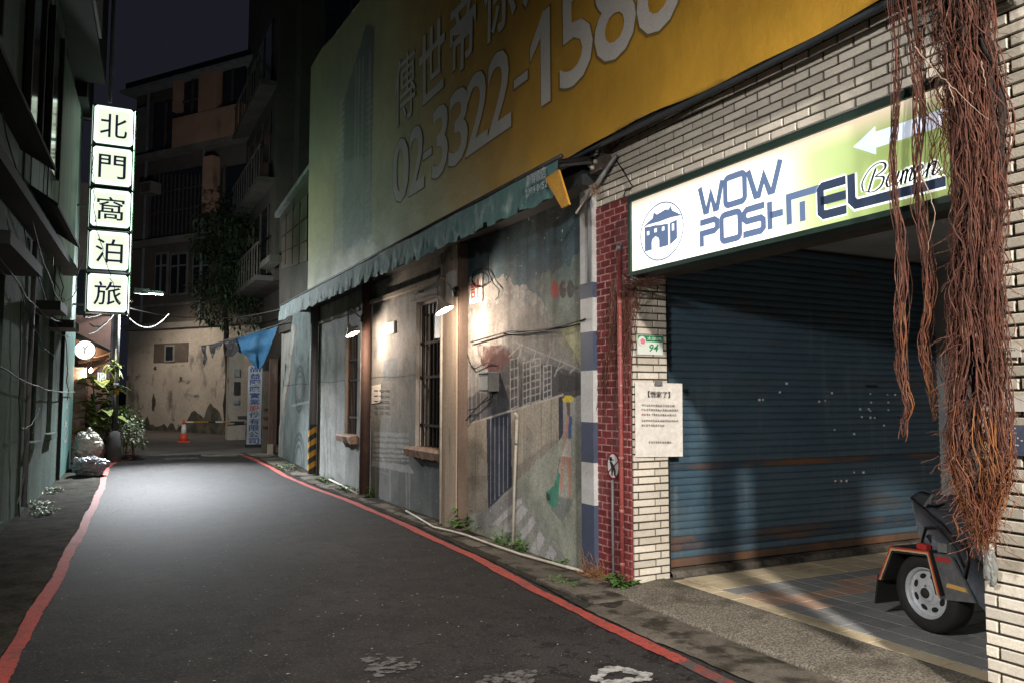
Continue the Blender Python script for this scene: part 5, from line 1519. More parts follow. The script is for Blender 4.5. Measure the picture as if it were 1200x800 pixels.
# angular mudguard: profile in the wheel plane, widened along the axle
fy = Vector((ax.y, -ax.x, 0)); fy = -fy if fy.y < 0 else fy           # towards the shutter
def fp(s_, h, d): return wc+fy*s_+Vector((0, 0, h))+ax*d
prof_o = [(.365,.02),(.245,.275),(-.085,.300),(-.165,.02)]
prof_i = [(.325,.02),(.222,.235),(-.060,.258),(-.122,.02)]
def fend(m):
    n = 4
    for A_, d0, d1 in ((prof_o, .075, -.22),):
        m.add([fp(s_, h, d0) for s_, h in prof_o]+[fp(s_, h, d0) for s_, h in prof_i]+[fp(s_, h, d1) for s_, h in prof_o]+[fp(s_, h, d1) for s_, h in prof_i],
              [f for i in range(3) for f in ((i, i+1, n+i+1, n+i), (i, 2*n+i, 2*n+i+1, i+1), (n+i, n+i+1, 3*n+i+1, 3*n+i), (2*n+i, 3*n+i, 3*n+i+1, 2*n+i+1))]+[(0, n, 3*n, 2*n), (n-1, 3*n-1, 4*n-1, 2*n-1)])
fe = tpart('mudguard', tr, MT['fender'], fend)
def stripe(m, k0, k1):
    mix_ = lambda t: [(o[0]*(1-t)+i_[0]*t, o[1]*(1-t)+i_[1]*t) for o, i_ in zip(prof_o, prof_i)]
    A_, B_ = mix_(k0), mix_(k1)
    m.add([fp(s_, h, .078) for s_, h in A_]+[fp(s_, h, .078) for s_, h in B_], [(i, i+1, 5+i, 4+i) for i in range(3)])
tpart('red_stripe', fe, MT['stripered'], lambda m: stripe(m, .03, .30))
tpart('yellow_stripe', fe, MT['stripeyellow'], lambda m: stripe(m, .32, .52))
tpart('white_stripe', fe, MT['stripewhite'], lambda m: stripe(m, .54, .64))
tpart('mud_flap', tr, MT['tyre'], lambda m: m.add([fp(.362, .05, .07), fp(.362, .05, -.18), fp(.40, -.16, -.18), fp(.40, -.16, .07), fp(.375, .05, .07), fp(.375, .05, -.18), fp(.413, -.16, -.18), fp(.413, -.16, .07)], [(0,1,2,3),(7,6,5,4),(0,3,7,4),(1,5,6,2),(3,2,6,7),(0,4,5,1)]))
sp = tpart('side_panel', tr, MT['foil'], lambda m: m.prism([(-.10,.285),(-.235,.29),(-.40,.03),(-.19,.0)], lambda u, v, d: fp(u, v, d), .055, .035))
tpart('red_reflector', sp, MT['stripered'], lambda m: m.prism([(-.115,.268),(-.225,.272),(-.238,.246),(-.120,.242)], lambda u, v, d: fp(u, v, d), .060, .0555))
tpart('yellow_reflector', sp, MT['stripeyellow'], lambda m: m.prism([(-.205,.112),(-.335,.108),(-.352,.082),(-.195,.084)], lambda u, v, d: fp(u, v, d), .060, .0555))
# folded body under a grey tarp, leaning back on its frame
def tarp(m):
    prof = [(.14,.63),(-.10,.50),(-.36,.30),(-.66,.06),(-.68,-.06),(-.52,-.08),(-.22,.12),(.06,.38)]
    n, dn = len(prof)*7, 22; vs = []
    for i in range(dn+1):
        w = i/dn
        for k in range(n):
            f_ = k/n*len(prof); a_ = int(f_) % len(prof); c_ = (a_+1) % len(prof); u = f_-int(f_)
            s_, h = prof[a_][0]*(1-u)+prof[c_][0]*u, prof[a_][1]*(1-u)+prof[c_][1]*u
            r1 = .030*(.3-abs(mnoise.noise((s_*7, h*7, w*3))))*2+.018*mnoise.noise((s_*18, h*18, w*9))
            e = min(1, 6*w, 6*(1-w))*.02
            vs.append(fp(s_+r1*.6-(.02-e)*.8, h+r1+(e-.02), .0-.66*w+.02*mnoise.noise((s_*9, h*9, 5))))
    m.add(vs, [(i*n+k, i*n+(k+1) % n, (i+1)*n+(k+1) % n, (i+1)*n+k) for i in range(dn) for k in range(n)]+[tuple(range(n)), tuple(reversed(range(dn*n, (dn+1)*n)))])
tpart('tarp', tr, MT['tarpgrey'], tarp, True)
tpart('tail_lamp', tr, MT['stripered'], lambda m: m.obox(fp(-.02, .315, .05), fy*.04, Vector((0,0,.018)), ax*.02))
tpart('bungee', tr, MT['inkblack'], lambda m: (m.tube([fp(.05, .30, .0), fp(-.02, .44, .03), fp(-.12, .46, .035), fp(-.25, .34, .03), fp(-.3, .2, .0)], .008, 6), m.tube([fp(-.30, .40, .0), fp(-.34, .28, .03), fp(-.30, .12, .04), fp(-.22, .02, .03)], .008, 6)), True)
tpart('frame', tr, MT['fender'], lambda m: (m.bar(fp(.06, .20, -.20), fp(.06, .56, -.22), .022), m.bar(fp(.24, .27, -.23), fp(.13, .62, -.23), .02), m.bar(fp(.3, -.02, -.30), fp(-1.4, -.02, -.30), .05), m.bar(fp(0, 0, -.1), fp(0, 0, -1.1), .05)))
tpart('knob', tr, MT['inkblack'], lambda m: m.lathe([(.005,-.07),(.055,-.05),(.075,0),(.05,.05),(.005,.06)], fp(-.03, .37, -.06), (0.3,.2,1), 14), True)
tpart('bracket', tr, MT['clear'], lambda m: m.obox(fp(-.16, .33, .02), fy*.035, Vector((0,0,.03)), ax*.02))
tpart('strap', tr, MT['clear'], lambda m: (m.tube([fp(.02, .58, -.02), fp(-.05, .66, -.02), fp(-.02, .6, -.02)], .012, 6),))
tpart('far_wheel', tr, MT['tyre'], lambda m: m.lathe([(.12,-.06),(.24,-.07),(.262,-.03),(.262,.03),(.24,.07),(.12,.06)], wc-ax*1.05, ax, 32), True)
# clear bag hung on the pillar edge
cb = thing('plastic_sleeve', 'crumpled clear plastic sleeve hanging at the pillar edge under the roots', 'plastic bag', tuple(FX(1160, 680, 4.06)))
def crumple(m, c, ru, rv, rx, seed, n=14, k=20, rough=.12):
    r_ = random.Random(seed); vs = []; off = Vector((seed*3.1, 0, 0))
    for i in range(n+1):
        th_ = math.pi*i/n
        for j in range(k):
            ph = 2*math.pi*j/k
            d = Vector((math.sin(th_)*math.cos(ph), math.sin(th_)*math.sin(ph), math.cos(th_)))
            q = d+Vector((.5*mnoise.noise(d*2+off), .5*mnoise.noise(d*2+off*1.7), .3*mnoise.noise(d*2-off)))
            s_ = 1+rough*(.9*mnoise.noise(d*1.5+off)+1.5*(.22-abs(mnoise.noise(q*2.6+off*2)))+1.0*(.2-abs(mnoise.noise(q*6+off)))+.5*(.2-abs(mnoise.noise(q*14+off))))
            vs.append(c+Vector((d.x*rx*s_, d.y*ru*s_, d.z*rv*s_)))
    m.add(vs, [(i*k+j, i*k+(j+1) % k, (i+1)*k+(j+1) % k, (i+1)*k+j) for i in range(n) for j in range(k)])
tpart('sleeve', cb, MT['clear'], lambda m: crumple(m, FX(1161, 664, 4.07), .035, .09, .03, 4, rough=.2))

# ================================================================== LEFT BUILDING
LYN, LYF = -12, FG(86, 548).y
lx = LW
ldir = Vector((LW(20)-LW(0), 20, 0)).normalized(); lnor = Vector((ldir.y, -ldir.x, 0))      # outward, to the street
def LP(s, z, d=0.0):             # s = distance along the wall measured in Y, d = out of the wall
    return Vector((LW(s), s, z))+lnor*d
def LI(px, py, d=0.0):           # where a picture position meets the left wall (offset d)
    r_ = ray(px, py); p0 = LP(0, 0, d)
    t = (p0-CP).dot(lnor)/r_.dot(lnor)
    return CP+r_*t
lb = thing('left_building', 'dark green grey rendered building along the left side of the lane', 'building', tuple(LP(10, 0)))
def lbox(m, s0, s1, z0, z1, d0, d1):
    vs = [LP(s, z, d) for z in (z0, z1) for s, d in ((s0, d0), (s1, d0), (s1, d1), (s0, d1))]
    m.add(vs, [(0,3,2,1),(4,5,6,7),(0,1,5,4),(1,2,6,5),(2,3,7,6),(3,0,4,7)])
sL = lambda px, py=480, d=0: LI(px, py, d).y
holes = [(9.6, 11.7, .15, 3.2), (14.2, 14.9, 1.0, 3.0), (16.3, 17.0, 1.05, 2.9)]
segs = sorted({LYN, LYF}|{h[0] for h in holes}|{h[1] for h in holes})
def lwall(m):
    for a_, c_ in zip(segs[:-1], segs[1:]):
        hh_ = [h for h in holes if abs(h[0]-a_) < 1e-6]
        if hh_:
            lbox(m, a_, c_, -.1, hh_[0][2], -3, 0); lbox(m, a_, c_, hh_[0][3], 4.1, -3, 0)
        else:
            lbox(m, a_, c_, -.1, 4.1, -3, 0)
tpart('wall', lb, MT['leftwall'], lwall)
for h in holes:
    w_ = MB(); lbox(w_, h[0]+.001, h[1]-.001, h[2], h[3], -.5, -.22)
    w_ = w_.build('window' if h[2] > .5 else 'door', MT['leftdark'], lb)
    m = MB(); lbox(m, h[0]-.09, h[1]+.09, h[2]-.10, h[2]-.001, .002, .10); m.build('sill', MT['leftwall'], w_)
    m = MB(); lbox(m, h[0]-.15, h[1]+.15, h[3]+.02, h[3]+.16, .002, .38); m.build('hood', MT['leftdark'], w_)
    for k in range(1, 4):
        m = MB(); q = h[0]+(h[1]-h[0])*k/4; lbox(m, q-.012, q+.012, h[2], h[3], -.218, -.19); m.build('bar', MT['leftdark'], w_)
# teal end bay
tpart('end_bay', lb, MT['leftteal'], lambda m: lbox(m, LYF-2.2, LYF, -.1, 3.15, .002, .045))
tpart('pale_end_panel', lb, MT['lefttin'], lambda m: lbox(m, LYF-3.9, LYF, 3.151, 8.1, .002, .03))
tpart('bay_edge', lb, MT['leftdark'], lambda m: lbox(m, LYF-2.26, LYF-2.2, -.1, 3.2, .002, .06))
# upper storey: vertical tin sheets one by one
s = 4.0; k = 0
while s < LYF-4.0:
    w_ = random.uniform(.34, .62); m = MB()
    d_ = .02+.03*random.random()
    lbox(m, s+.01, s+w_, 4.25+random.uniform(-.1, .25), 8.4, -.02, d_)
    m.build('tin_sheet', MT['lefttin'] if random.random() < .8 else MT['leftwall'], lb); s += w_
tpart('upper_wall', lb, MT['leftwall'], lambda m: lbox(m, LYN, LYF, 4.101, 8.5, -3, -.03))
tpart('ledge', lb, MT['leftdark'], lambda m: (lbox(m, LYN, LYF-2.7, 4.06, 4.2, .001, .28)))
b = MB()
for q0_, q1_, z0_, z1_, out in ((5.5, 12.2, 4.75, 5.0, .45), (13.0, 16.5, 4.45, 4.7, .40)):
    vs = [LP(q0_, z1_, .03), LP(q1_, z1_, .03), LP(q1_, z0_, out), LP(q0_, z0_, out)]
    b = MB(); b.add(vs+[v-Vector((0,0,.05)) for v in vs], [(0,1,2,3),(7,6,5,4),(0,4,5,1),(1,5,6,2),(2,6,7,3),(3,7,4,0)])
    b.build('canopy', MT['leftdark'], lb)
for a_, c_, z0_, z1_ in ((9.0, 10.0, 5.6, 7.6), (12.2, 13.3, 5.5, 7.7), (14.3, 15.5, 5.4, 7.9)):
    m = MB(); lbox(m, a_, c_, z0_, z1_, .05, .09); w_ = m.build('window', MT['glassdark'], lb)
    m = MB(); lbox(m, a_-.08, a_-.001, z0_, z1_, .05, .13); m.build('frame', MT['leftdark'], w_)
    m = MB(); lbox(m, c_+.001, c_+.08, z0_, z1_, .05, .13); m.build('frame', MT['leftdark'], w_)
# overhanging top storey
tpart('top_storey', lb, MT['leftdark'], lambda m: (lbox(m, LYN, LYF-1.4, 8.45, 14.5, -3, .55)))
tpart('top_panel', lb, MT['leftpanel'], lambda m: lbox(m, LYF-5.2, LYF-3.6, 8.55, 9.5, .551, .60))
tpart('corner_box', lb, MT['leftdark'], lambda m: (lbox(m, LYF-1.39, LYF+.25, 8.12, 9.6, -2, .20), lbox(m, LYF-1.39, LYF+.15, 9.601, 14.5, -2, .08)))
tpart('downpipe', lb, MT['greypipe'], lambda m: m.tube([LP(LYF-1.0, 8.2, .62), LP(LYF-1.0, 14, .62)], .04, 8), True)
tpart('downpipe', lb, MT['greypipe'], lambda m: m.tube([LP(13.7, .1, .05), LP(13.7, 4.0, .05)], .035, 8), True)
shade_cnp = [LP(-4.5, 5.0, .02), LP(.9, 5.0, .02), LP(.9, 4.75, 1.45), LP(-4.5, 4.75, 1.45)]  # unseen canopy added to keep lamp light off the left verge
MB().add(shade_cnp+[v-Vector((0,0,.04)) for v in shade_cnp], [(0,1,2,3),(7,6,5,4),(0,4,5,1),(1,5,6,2),(2,6,7,3),(3,7,4,0)]).build('canopy', MT['leftdark'], lb)
# graffiti on the end bay
m = MB(); gs0 = LYF-1.75
for k in range(4):
    cz = .95+k*.38
    ribbon(m, [(u, v) for u, v in circle(.45+.05*math.sin(k*3), cz, .34+.05*math.cos(k*2), .17, 22)], .045, lambda u, v, d: LP(gs0+u, v, .049), closed=True)
    ribbon(m, [(.25, cz-.06), (.5, cz+.08), (.7, cz-.05)], .035, lambda u, v, d: LP(gs0+u, v, .050))
m.build('graffiti', MT['graffiti'], lb)
# cables along the left wall
cable('loose black cables strung along the dark left wall', [
    sag(LI(0, 130, .15), LI(70, 360, .15), .1, jit=.02), sag(LI(0, 300, .2), LI(92, 372, .2), .35, jit=.02),
    sag(LI(30, 270, .12), LI(86, 392, .12), .5, jit=.03), sag(LI(60, 300, .12), LI(97, 300, .12), .9, jit=.03),
    sag(LI(0, 430, .12), LI(88, 458, .12), .12, jit=.01), sag(LI(22, 330, .1), LI(66, 420, .1), .2, jit=.02),
    sag(LI(70, 290, .1), LI(78, 470, .1), .05, jit=.05), sag(LI(22, 620, .06), LI(24, 350, .06), .0, jit=.01)], .009, MT['cable'])
cable('pale loose wires drooping down the left wall', [sag(LI(24, 500, .1), LI(46, 478, .1), .12, jit=.01), sag(LI(20, 590, .08), LI(28, 555, .08), .03)], .007, MT['greycable'])

# ================================================================== VERTICAL LIGHTBOX SIGN
bxm = bpy.data.materials.new('backlit_acrylic'); bxm.use_nodes = True
bs = bxm.node_tree.nodes['Principled BSDF']
bs.inputs['Base Color'].default_value = (.7,.72,.6,1); bs.inputs['Emission Color'].default_value = (.86,1,.74,1); bs.inputs['Emission Strength'].default_value = E_BOX*.72
bxe = bpy.data.materials.new('backlit_acrylic_rim'); bxe.use_nodes = True
bs = bxe.node_tree.nodes['Principled BSDF']
bs.inputs['Base Color'].default_value = (.8,.85,.8,1); bs.inputs['Emission Color'].default_value = (.78,1,.84,1); bs.inputs['Emission Strength'].default_value = E_BOX*1.15
bxs = bpy.data.materials.new('acrylic_side_fill'); bxs.use_nodes = True
bs = bxs.node_tree.nodes['Principled BSDF']
bs.inputs['Base Color'].default_value = (.7,.75,.65,1); bs.inputs['Emission Color'].default_value = (.55,1,.66,1); bs.inputs['Emission Strength'].default_value = E_BOX*11.0  # unseen street side glows beyond the front, added to light the banner
VY = LYF-1.0
vs_ = thing('vertical_lightbox_sign', 'tall vertical sign of five lit white boxes with dark Chinese characters', 'sign', tuple(FY(128, 367, VY)))
crn = [[(113,124.5),(157.5,128),(155.5,171),(110.5,168)],[(109.5,172.5),(155,175),(153.5,217),(107.5,217)],[(107,221.5),(153,224),(152,265.5),(105.5,266)],[(104.5,270.5),(151.5,273),(150,315),(103,316.5)],[(102.5,320.5),(149.5,323),(148.5,364.5),(101,366)]]
signx0 = np.mean([FY(c[0][0], c[0][1], VY).x for c in crn]+[FY(c[3][0], c[3][1], VY).x for c in crn]); signx1 = np.mean([FY(c[1][0], c[1][1], VY).x for c in crn]+[FY(c[2][0], c[2][1], VY).x for c in crn])
VF = lambda u, v, d: (u, VY-d, v)
for k, ch in enumerate('北門窩泊旅'):
    c = crn[k]
    zt_ = (FY(*c[0], VY).z+FY(*c[1], VY).z)/2; zb_ = (FY(*c[2], VY).z+FY(*c[3], VY).z)/2
    bxo = MB().box(signx0-.03, signx1+.03, VY+.03, VY+.34, zb_-.03, zt_+.03).build('box', MT['signcase'], vs_)
    rr = [(signx0+.05, zb_), (signx1-.05, zb_), (signx1, zb_+.05), (signx1, zt_-.05), (signx1-.05, zt_), (signx0+.05, zt_), (signx0, zt_-.05), (signx0, zb_+.05)]
    MB().prism(rr, VF, -.029, 0).build('rim', bxe, bxo)
    i_ = .075
    MB().prism([(signx0+i_, zb_+i_), (signx1-i_, zb_+i_), (signx1-i_, zt_-i_), (signx0+i_, zt_-i_)], VF, .001, .012).build('panel', bxm, bxo)
    for q, e, m_ in ((signx0-.031, -.004, bxe), (signx1+.031, .004, bxs)):
        MB().box(min(q, q+e), max(q, q+e), VY+.06, VY+.31, zb_, zt_).build('side_panel', m_, bxo)
    mg = (signx1-signx0)*.15
    text_on('character', ch, (signx0+mg, zb_+.17*(zt_-zb_), signx1-mg, zt_-.2*(zt_-zb_)), VF, MT['signink'] if 'signink' in MT else MT.setdefault('signink', flat('sign_violet_ink', (.02,.018,.05), .4, emit=.6)), bxo, bold=.006, d=.016)
zlo, zhi = FY(*crn[4][3], VY).z, FY(*crn[0][0], VY).z
for q in (signx0-.05, signx1+.05):
    MB().box(q-.018, q+.018, VY+.345, VY+.385, zlo-.1, zhi+.05).build('upright', MT['darkmetal'], vs_)
for z_ in (zlo+.2, zlo+2.4, zhi-.2):
    MB().bar((signx0-.06, VY+.365, z_), LP(VY+.365, z_, -.02), .04).build('bracket', MT['darkmetal'], vs_)

# ================================================================== POLE WITH LED LAMP
pb = FG(133, 541)
pole = thing('street_lamp', 'slim street lamp pole with LED head beside the potted plants', 'street lamp', tuple(pb))
ptop = FY(137, 352, pb.y)
tpart('base', pole, MT['poleconc'], lambda m: m.lathe([(.17,-.05),(.165,.5),(.145,.56),(.14,.72),(.06,.75)], pb, n=16), True)
tpart('lower_pole', pole, MT['poleblack'], lambda m: m.tube([pb+Vector((0,0,.7)), pb+Vector((0,0,1.9))], .062, 12), True)
tpart('hazard_band', pole, MT['hazyellow'], lambda m: m.tube([pb+Vector((0,0,1.62)), pb+Vector((0,0,1.76))], .066, 12), True)
tpart('upper_pole', pole, MT['galv'], lambda m: m.tube([pb+Vector((0,0,1.9)), Vector((pb.x, pb.y, ptop.z))], .042, 12), True)
h0, h1 = FY(160, 341, pb.y-.1), FY(191, 343.5, pb.y-.25)
P0 = Vector((pb.x, pb.y, ptop.z))
tpart('arm', pole, MT['darkmetal'], lambda m: m.tube([P0-Vector((0,0,.02)), P0+Vector((.03,-.02,.12)), P0.lerp(h0, .5)+Vector((0,0,.16)), h0], .03, 8), True)
hd = (h1-h0).normalized()
head = tpart('lamp_head', pole, MT['galv'], lambda m: (m.bar(h0-hd*.04, h0+hd*.30, .14, .13), m.bar(h0+hd*.301, h1+hd*.02, .15, .07)))
tpart('led_panel', head, MT['ledstrip'], lambda m: m.obox((h0+hd*.30+h1)/2-Vector((0,0,.042)), hd*((h1-h0).length/2-.16), Vector((-hd.y, hd.x, 0))*.062, Vector((0,0,.006))))
for nm_, kind_, en_ in (('led_spill', 'POINT', P_LED_SPILL), ('led_beam', 'SPOT', P_LED_LAMP)):
    ld = bpy.data.lights.new(nm_, kind_); ld.energy = en_; ld.color = (.90,.95,1); ld.shadow_soft_size = .06
    if kind_ == 'SPOT': ld.spot_size = math.radians(74); ld.spot_blend = 1.0
    lo_ = bpy.data.objects.new(nm_, ld); COL.objects.link(lo_)
    lo_.location = (h0+h1)/2-Vector((-.05,0,.115)); lo_.rotation_euler = (Vector((1.6, pb.y-3.8, 0))-lo_.location).to_track_quat('-Z', 'Y').to_euler()
    lo_.parent = pole; lo_.matrix_parent_inverse = Matrix.Translation(-pb)
tpart('clamp', pole, MT['darkmetal'], lambda m: (m.tube([P0-Vector((0,0,.25)), P0-Vector((0,0,.1))], .065, 10), m.obox(P0+Vector((-.10,0,-.1)), (.06,0,0), (0,.05,0), (0,0,.09))), True)
tail = FX(330, 372, 4.3)
cable('long pale overhead cables from the lamp pole across the lane', [
    sag(P0-Vector((0,0,.12)), FX(232, 372, 3.0), .10)+sag(FX(232, 372, 3.0), FX(330, 362, 4.3), .12)[1:],
    sag(P0-Vector((0,0,.1)), FY(198, 368, pb.y+.3), .45)], .016, MT['greycable'])
cable('pale cables drooping from the lamp pole to the left building', [sag(P0-Vector((0,0,.15)), LI(104, 392, .3), .12, jit=.01), sag(P0-Vector((0,0,.05)), LI(98, 372, .2), .1, jit=.02), sag(P0-Vector((0,0,.1)), LI(104, 380, .2), .25, jit=.02)], .014, MT['greycable'])
cable('thin dark wire hanging down beside the vertical sign', [sag(FY(108, 180, VY-.1), FY(112, 260, VY-.1), .0, jit=.03)+sag(FY(112, 260, VY-.1), FY(140, 356, VY-.1), .1, jit=.03)], .008, MT['cable'])

# ================================================================== BAGS AND PLANTS
bg1 = FG(103, 551); bgt = thing('rubbish_bag', 'beige plastic rubbish bag resting on top beside the left wall', 'rubbish bag', tuple(bg1))
c1 = FY(103, 521, bg1.y+.25); tpart('bag', bgt, MT['bag'], lambda m: crumple(m, c1, .30, .30, .29, 3, 70, 90, .20), True)
bg2 = FG(107, 557); bgt2 = thing('rubbish_bag', 'clear grey plastic rubbish bag lying in front by the kerb line', 'rubbish bag', tuple(bg2))
c2 = FY(106, 546, bg2.y); tpart('bag', bgt2, MT['bagblue'], lambda m: crumple(m, c2, .28, .20, .31, 9, 70, 90, .24), True)
tpart('knot', bgt, MT['bag'], lambda m: crumple(m, c1+Vector((.02,-.05,.30)), .05, .08, .05, 6, 14, 18, .4), True)
tpart('knot', bgt2, MT['bagblue'], lambda m: crumple(m, c2+Vector((-.26,-.1,.12)), .06, .09, .06, 2, 8, 10, .3), True)

def leaf(m, base, d, L, w, droop=.3, fold=.25, n=4):
    base, d = Vector(base), Vector(d).normalized()
    s_ = d.cross(Vector((0,0,1))); s_ = s_.normalized() if s_.length > 1e-3 else Vector((1,0,0))
    u = s_.cross(d)
    L_, R_, M_ = [], [], []
    for k in range(n+1):
        t = k/n; p = base+d*(L*t)-Vector((0,0,droop*L*t*t))
        ww = w*math.sin(math.pi*min(.98, .08+.9*t)**.8)
        M_.append(p-u*(fold*ww*.5)); L_.append(p+s_*ww/2+u*fold*ww*.3); R_.append(p-s_*ww/2+u*fold*ww*.3)
    b0 = len(m.v); m.v += [tuple(q) for q in L_+M_+R_]; c_ = n+1
    for k in range(n):
        m.f.append((b0+k, b0+c_+k, b0+c_+k+1, b0+k+1)); m.f.append((b0+c_+k, b0+2*c_+k, b0+2*c_+k+1, b0+c_+k+1))
def rdir(zlo_=.0, zhi_=1.0):
    a = R.uniform(0, 6.28); z_ = R.uniform(zlo_, zhi_); q = math.sqrt(max(0, 1-z_*z_)); return Vector((q*math.cos(a), q*math.sin(a), z_))
# broad leaved variegated plant in a pot
pp_ = FG(113, 541)
pl = thing('broad_leaf_plant', 'tall broad leaved variegated plant in a pot behind the rubbish bags', 'plant', tuple(pp_))
tpart('pot', pl, MT['shopbrick'], lambda m: m.lathe([(.16,0),(.22,.38),(.235,.40),(.20,.40),(.19,.36)], pp_, n=16), True)
def stems(m):
    for i in range(6): m.tube(wander(pp_+Vector((0,0,.3)), pp_+Vector((R.uniform(-.25,.3), R.uniform(-.2,.2), R.uniform(1.2,1.9))), .05, 8, R), .018, 6)
tpart('stem', pl, MT['leaf'], stems, True)
for i in range(56):
    m = MB(); z_ = R.uniform(.7, 2.0); a_ = rdir(.15, .75)
    leaf(m, pp_+Vector((R.uniform(-.22,.25), R.uniform(-.15,.15), z_)), a_, R.uniform(.38,.58), R.uniform(.26,.36), .55, .25, 5)
    m.build('leaf', MT['paleleaf'], pl, True)
pw = FG(142, 540); pw.y += .25
def bush(name, label, cat, c, rx, rz, n, L, w, m_, stem_m, parts=('foliage', 'stem'), h0_=.1):
    t_ = thing(name, label, cat, (c[0], c[1], gz(c[1])))
    b = MB()
    for i in range(n):
        d = rdir(-.3, 1); rr = R.random()**.45
        k_ = 1+.35*mnoise.noise(d*2+Vector(c))
        p = Vector((c[0]+d.x*rx*rr*k_, c[1]+d.y*rx*rr*k_, c[2]+d.z*rz*rr*k_))
        leaf(b, p, (d+rdir(-.4, .6)*.8), L*R.uniform(.6, 1.2), w*R.uniform(.6, 1.2), .4, .2, 2)
    tag(b.build(parts[0], m_, t_), kind='stuff')
    m = MB()
    for i in range(5):
        d = rdir(.2, 1); m.tube(wander((c[0]+R.uniform(-.03,.03), c[1], gz(c[1])), (c[0]+d.x*rx*.7, c[1]+d.y*rx*.7, c[2]+d.z*rz*.6), .04, 6, R), .008, 5)
    m.build(parts[1], stem_m, t_)
    return t_
bush('silver_shrub', 'silvery white leaved shrub beside the lamp pole base', 'shrub', (pw.x-.15, pw.y, gz(pw.y)+.62), .36, .55, 420, .11, .05, MT['whiteleaf'], MT['root'])
bush('silver_shrub', 'lower silvery shrub to the right of the lamp pole', 'shrub', (pw.x+.28, pw.y+.1, gz(pw.y)+.55), .26, .48, 260, .11, .05, MT['whiteleaf'], MT['root'])
fpn = FG(150, 531)
bush('fern', 'low green fern spilling over the lane end by the lamp', 'fern', (fpn.x, fpn.y, gz(fpn.y)+.22), .42, .22, 200, .16, .035, MT['leaf'], MT['root'])
bush('fern', 'tall green leafy plant behind the lamp pole', 'plant', (pw.x+.1, pw.y+.6, gz(pw.y)+.85), .42, .55, 220, .20, .07, MT['leaf'], MT['root'])
hpn = FY(133, 432, pb.y-.1)
hg = thing('hanging_plant', 'yellow green leafy plant hanging from the lamp pole', 'plant', tuple(hpn))
tpart('hanger', hg, MT['galv'], lambda m: (m.lathe([(.09,-.05),(.12,.08),(.125,.09),(.1,.08)], hpn, n=14), m.tube([hpn+Vector((0,0,.08)), hpn+Vector((.04,.05,.5))], .006, 4)), True)
for i in range(26):
    m = MB(); leaf(m, hpn+Vector((R.uniform(-.08,.08), R.uniform(-.08,.08), R.uniform(-.05,.2))), rdir(-.3, .8), R.uniform(.2,.34), R.uniform(.07,.12), .8, .3, 4); m.build('leaf', MT['paleleaf'], hg, True)

# weeds along the foot of the right wall
weed_n = 0
def weed(label, px, py, h, n, L, w, m_='leaf', dry=0, spread=.12):
    p = FG(px, py, .02); t_ = thing('weed', label, 'weed', tuple(p))
    b = MB()
    for i in range(n):
        d = rdir(.2, 1); st = p+Vector((R.uniform(-.3,.3)*spread, R.uniform(-.8,.8)*spread, 0)); tp_ = st+d*h*R.uniform(.5, 1)
        b.tube([st, st.lerp(tp_, .5)+Vector((0,0,.01)), tp_], .003, 4, False)
        for k in range(3): leaf(b, st.lerp(tp_, R.uniform(.3, 1)), rdir(-.1, .7), L*R.uniform(.6,1.2), w*R.uniform(.6,1.2), .35, .2, 3)
    tag(b.build('leaves', MT[m_], t_), kind='stuff')
    if dry:
        b = MB()
        for i in range(dry):
            st = p+Vector((R.uniform(-.06,.05), R.uniform(-.12,.12), 0)); b.tube(wander(st, st+Vector((R.uniform(-.14,.04), R.uniform(-.16,.16), R.uniform(.02,.26)*R.random()**.5)), .06, 8, R), R.uniform(.0015,.003), 4, False)
        tag(b.build('dry_stems', MT['dryroot'], t_), kind='stuff')
weed('bright green leafy weed at the foot of the tiled return corner', 729, 690, .16, 26, .075, .065, spread=.09)
weed('dry brown rootlets heaped at the foot of the banded post', 700, 677, .10, 3, .04, .03, dry=90)
weed('dark leafy weed at the foot of the pale square post', 549, 620, .42, 18, .13, .09, spread=.14)
weed('small weed by the white vertical pipe, on its left', 588, 638, .22, 12, .08, .04)
weed('small weed by the white vertical pipe, on its right', 610, 645, .18, 12, .08, .045)
weed('small weed at the wall foot before the painted figure', 655, 662, .12, 9, .06, .03)
weed('sprig of weed at the foot of the rusty post', 434, 581, .25, 10, .09, .06)
weed('clump of pale green weeds left of the rusty post', 408, 574, .10, 30, .07, .05, spread=.5)
weed('clump of pale green weeds right of the hazard post', 385, 564, .10, 34, .07, .05, spread=.7)
weed('clump of weeds at the far end of the mural wall', 336, 549, .18, 26, .08, .05, spread=.6)
weed('low weeds between gutter slabs before the banded post', 660, 682, .05, 20, .05, .03, spread=.3)
for i, (px, py) in enumerate(((64,575),(52,600),(46,592))):
    weed(('low verge weed nearest the rubbish bags at the left wall', 'low verge weed farther down the left wall toward the viewer', 'low verge weed pressed against the left wall foot')[i], px, py, .08, 26, .06, .04, spread=.5)

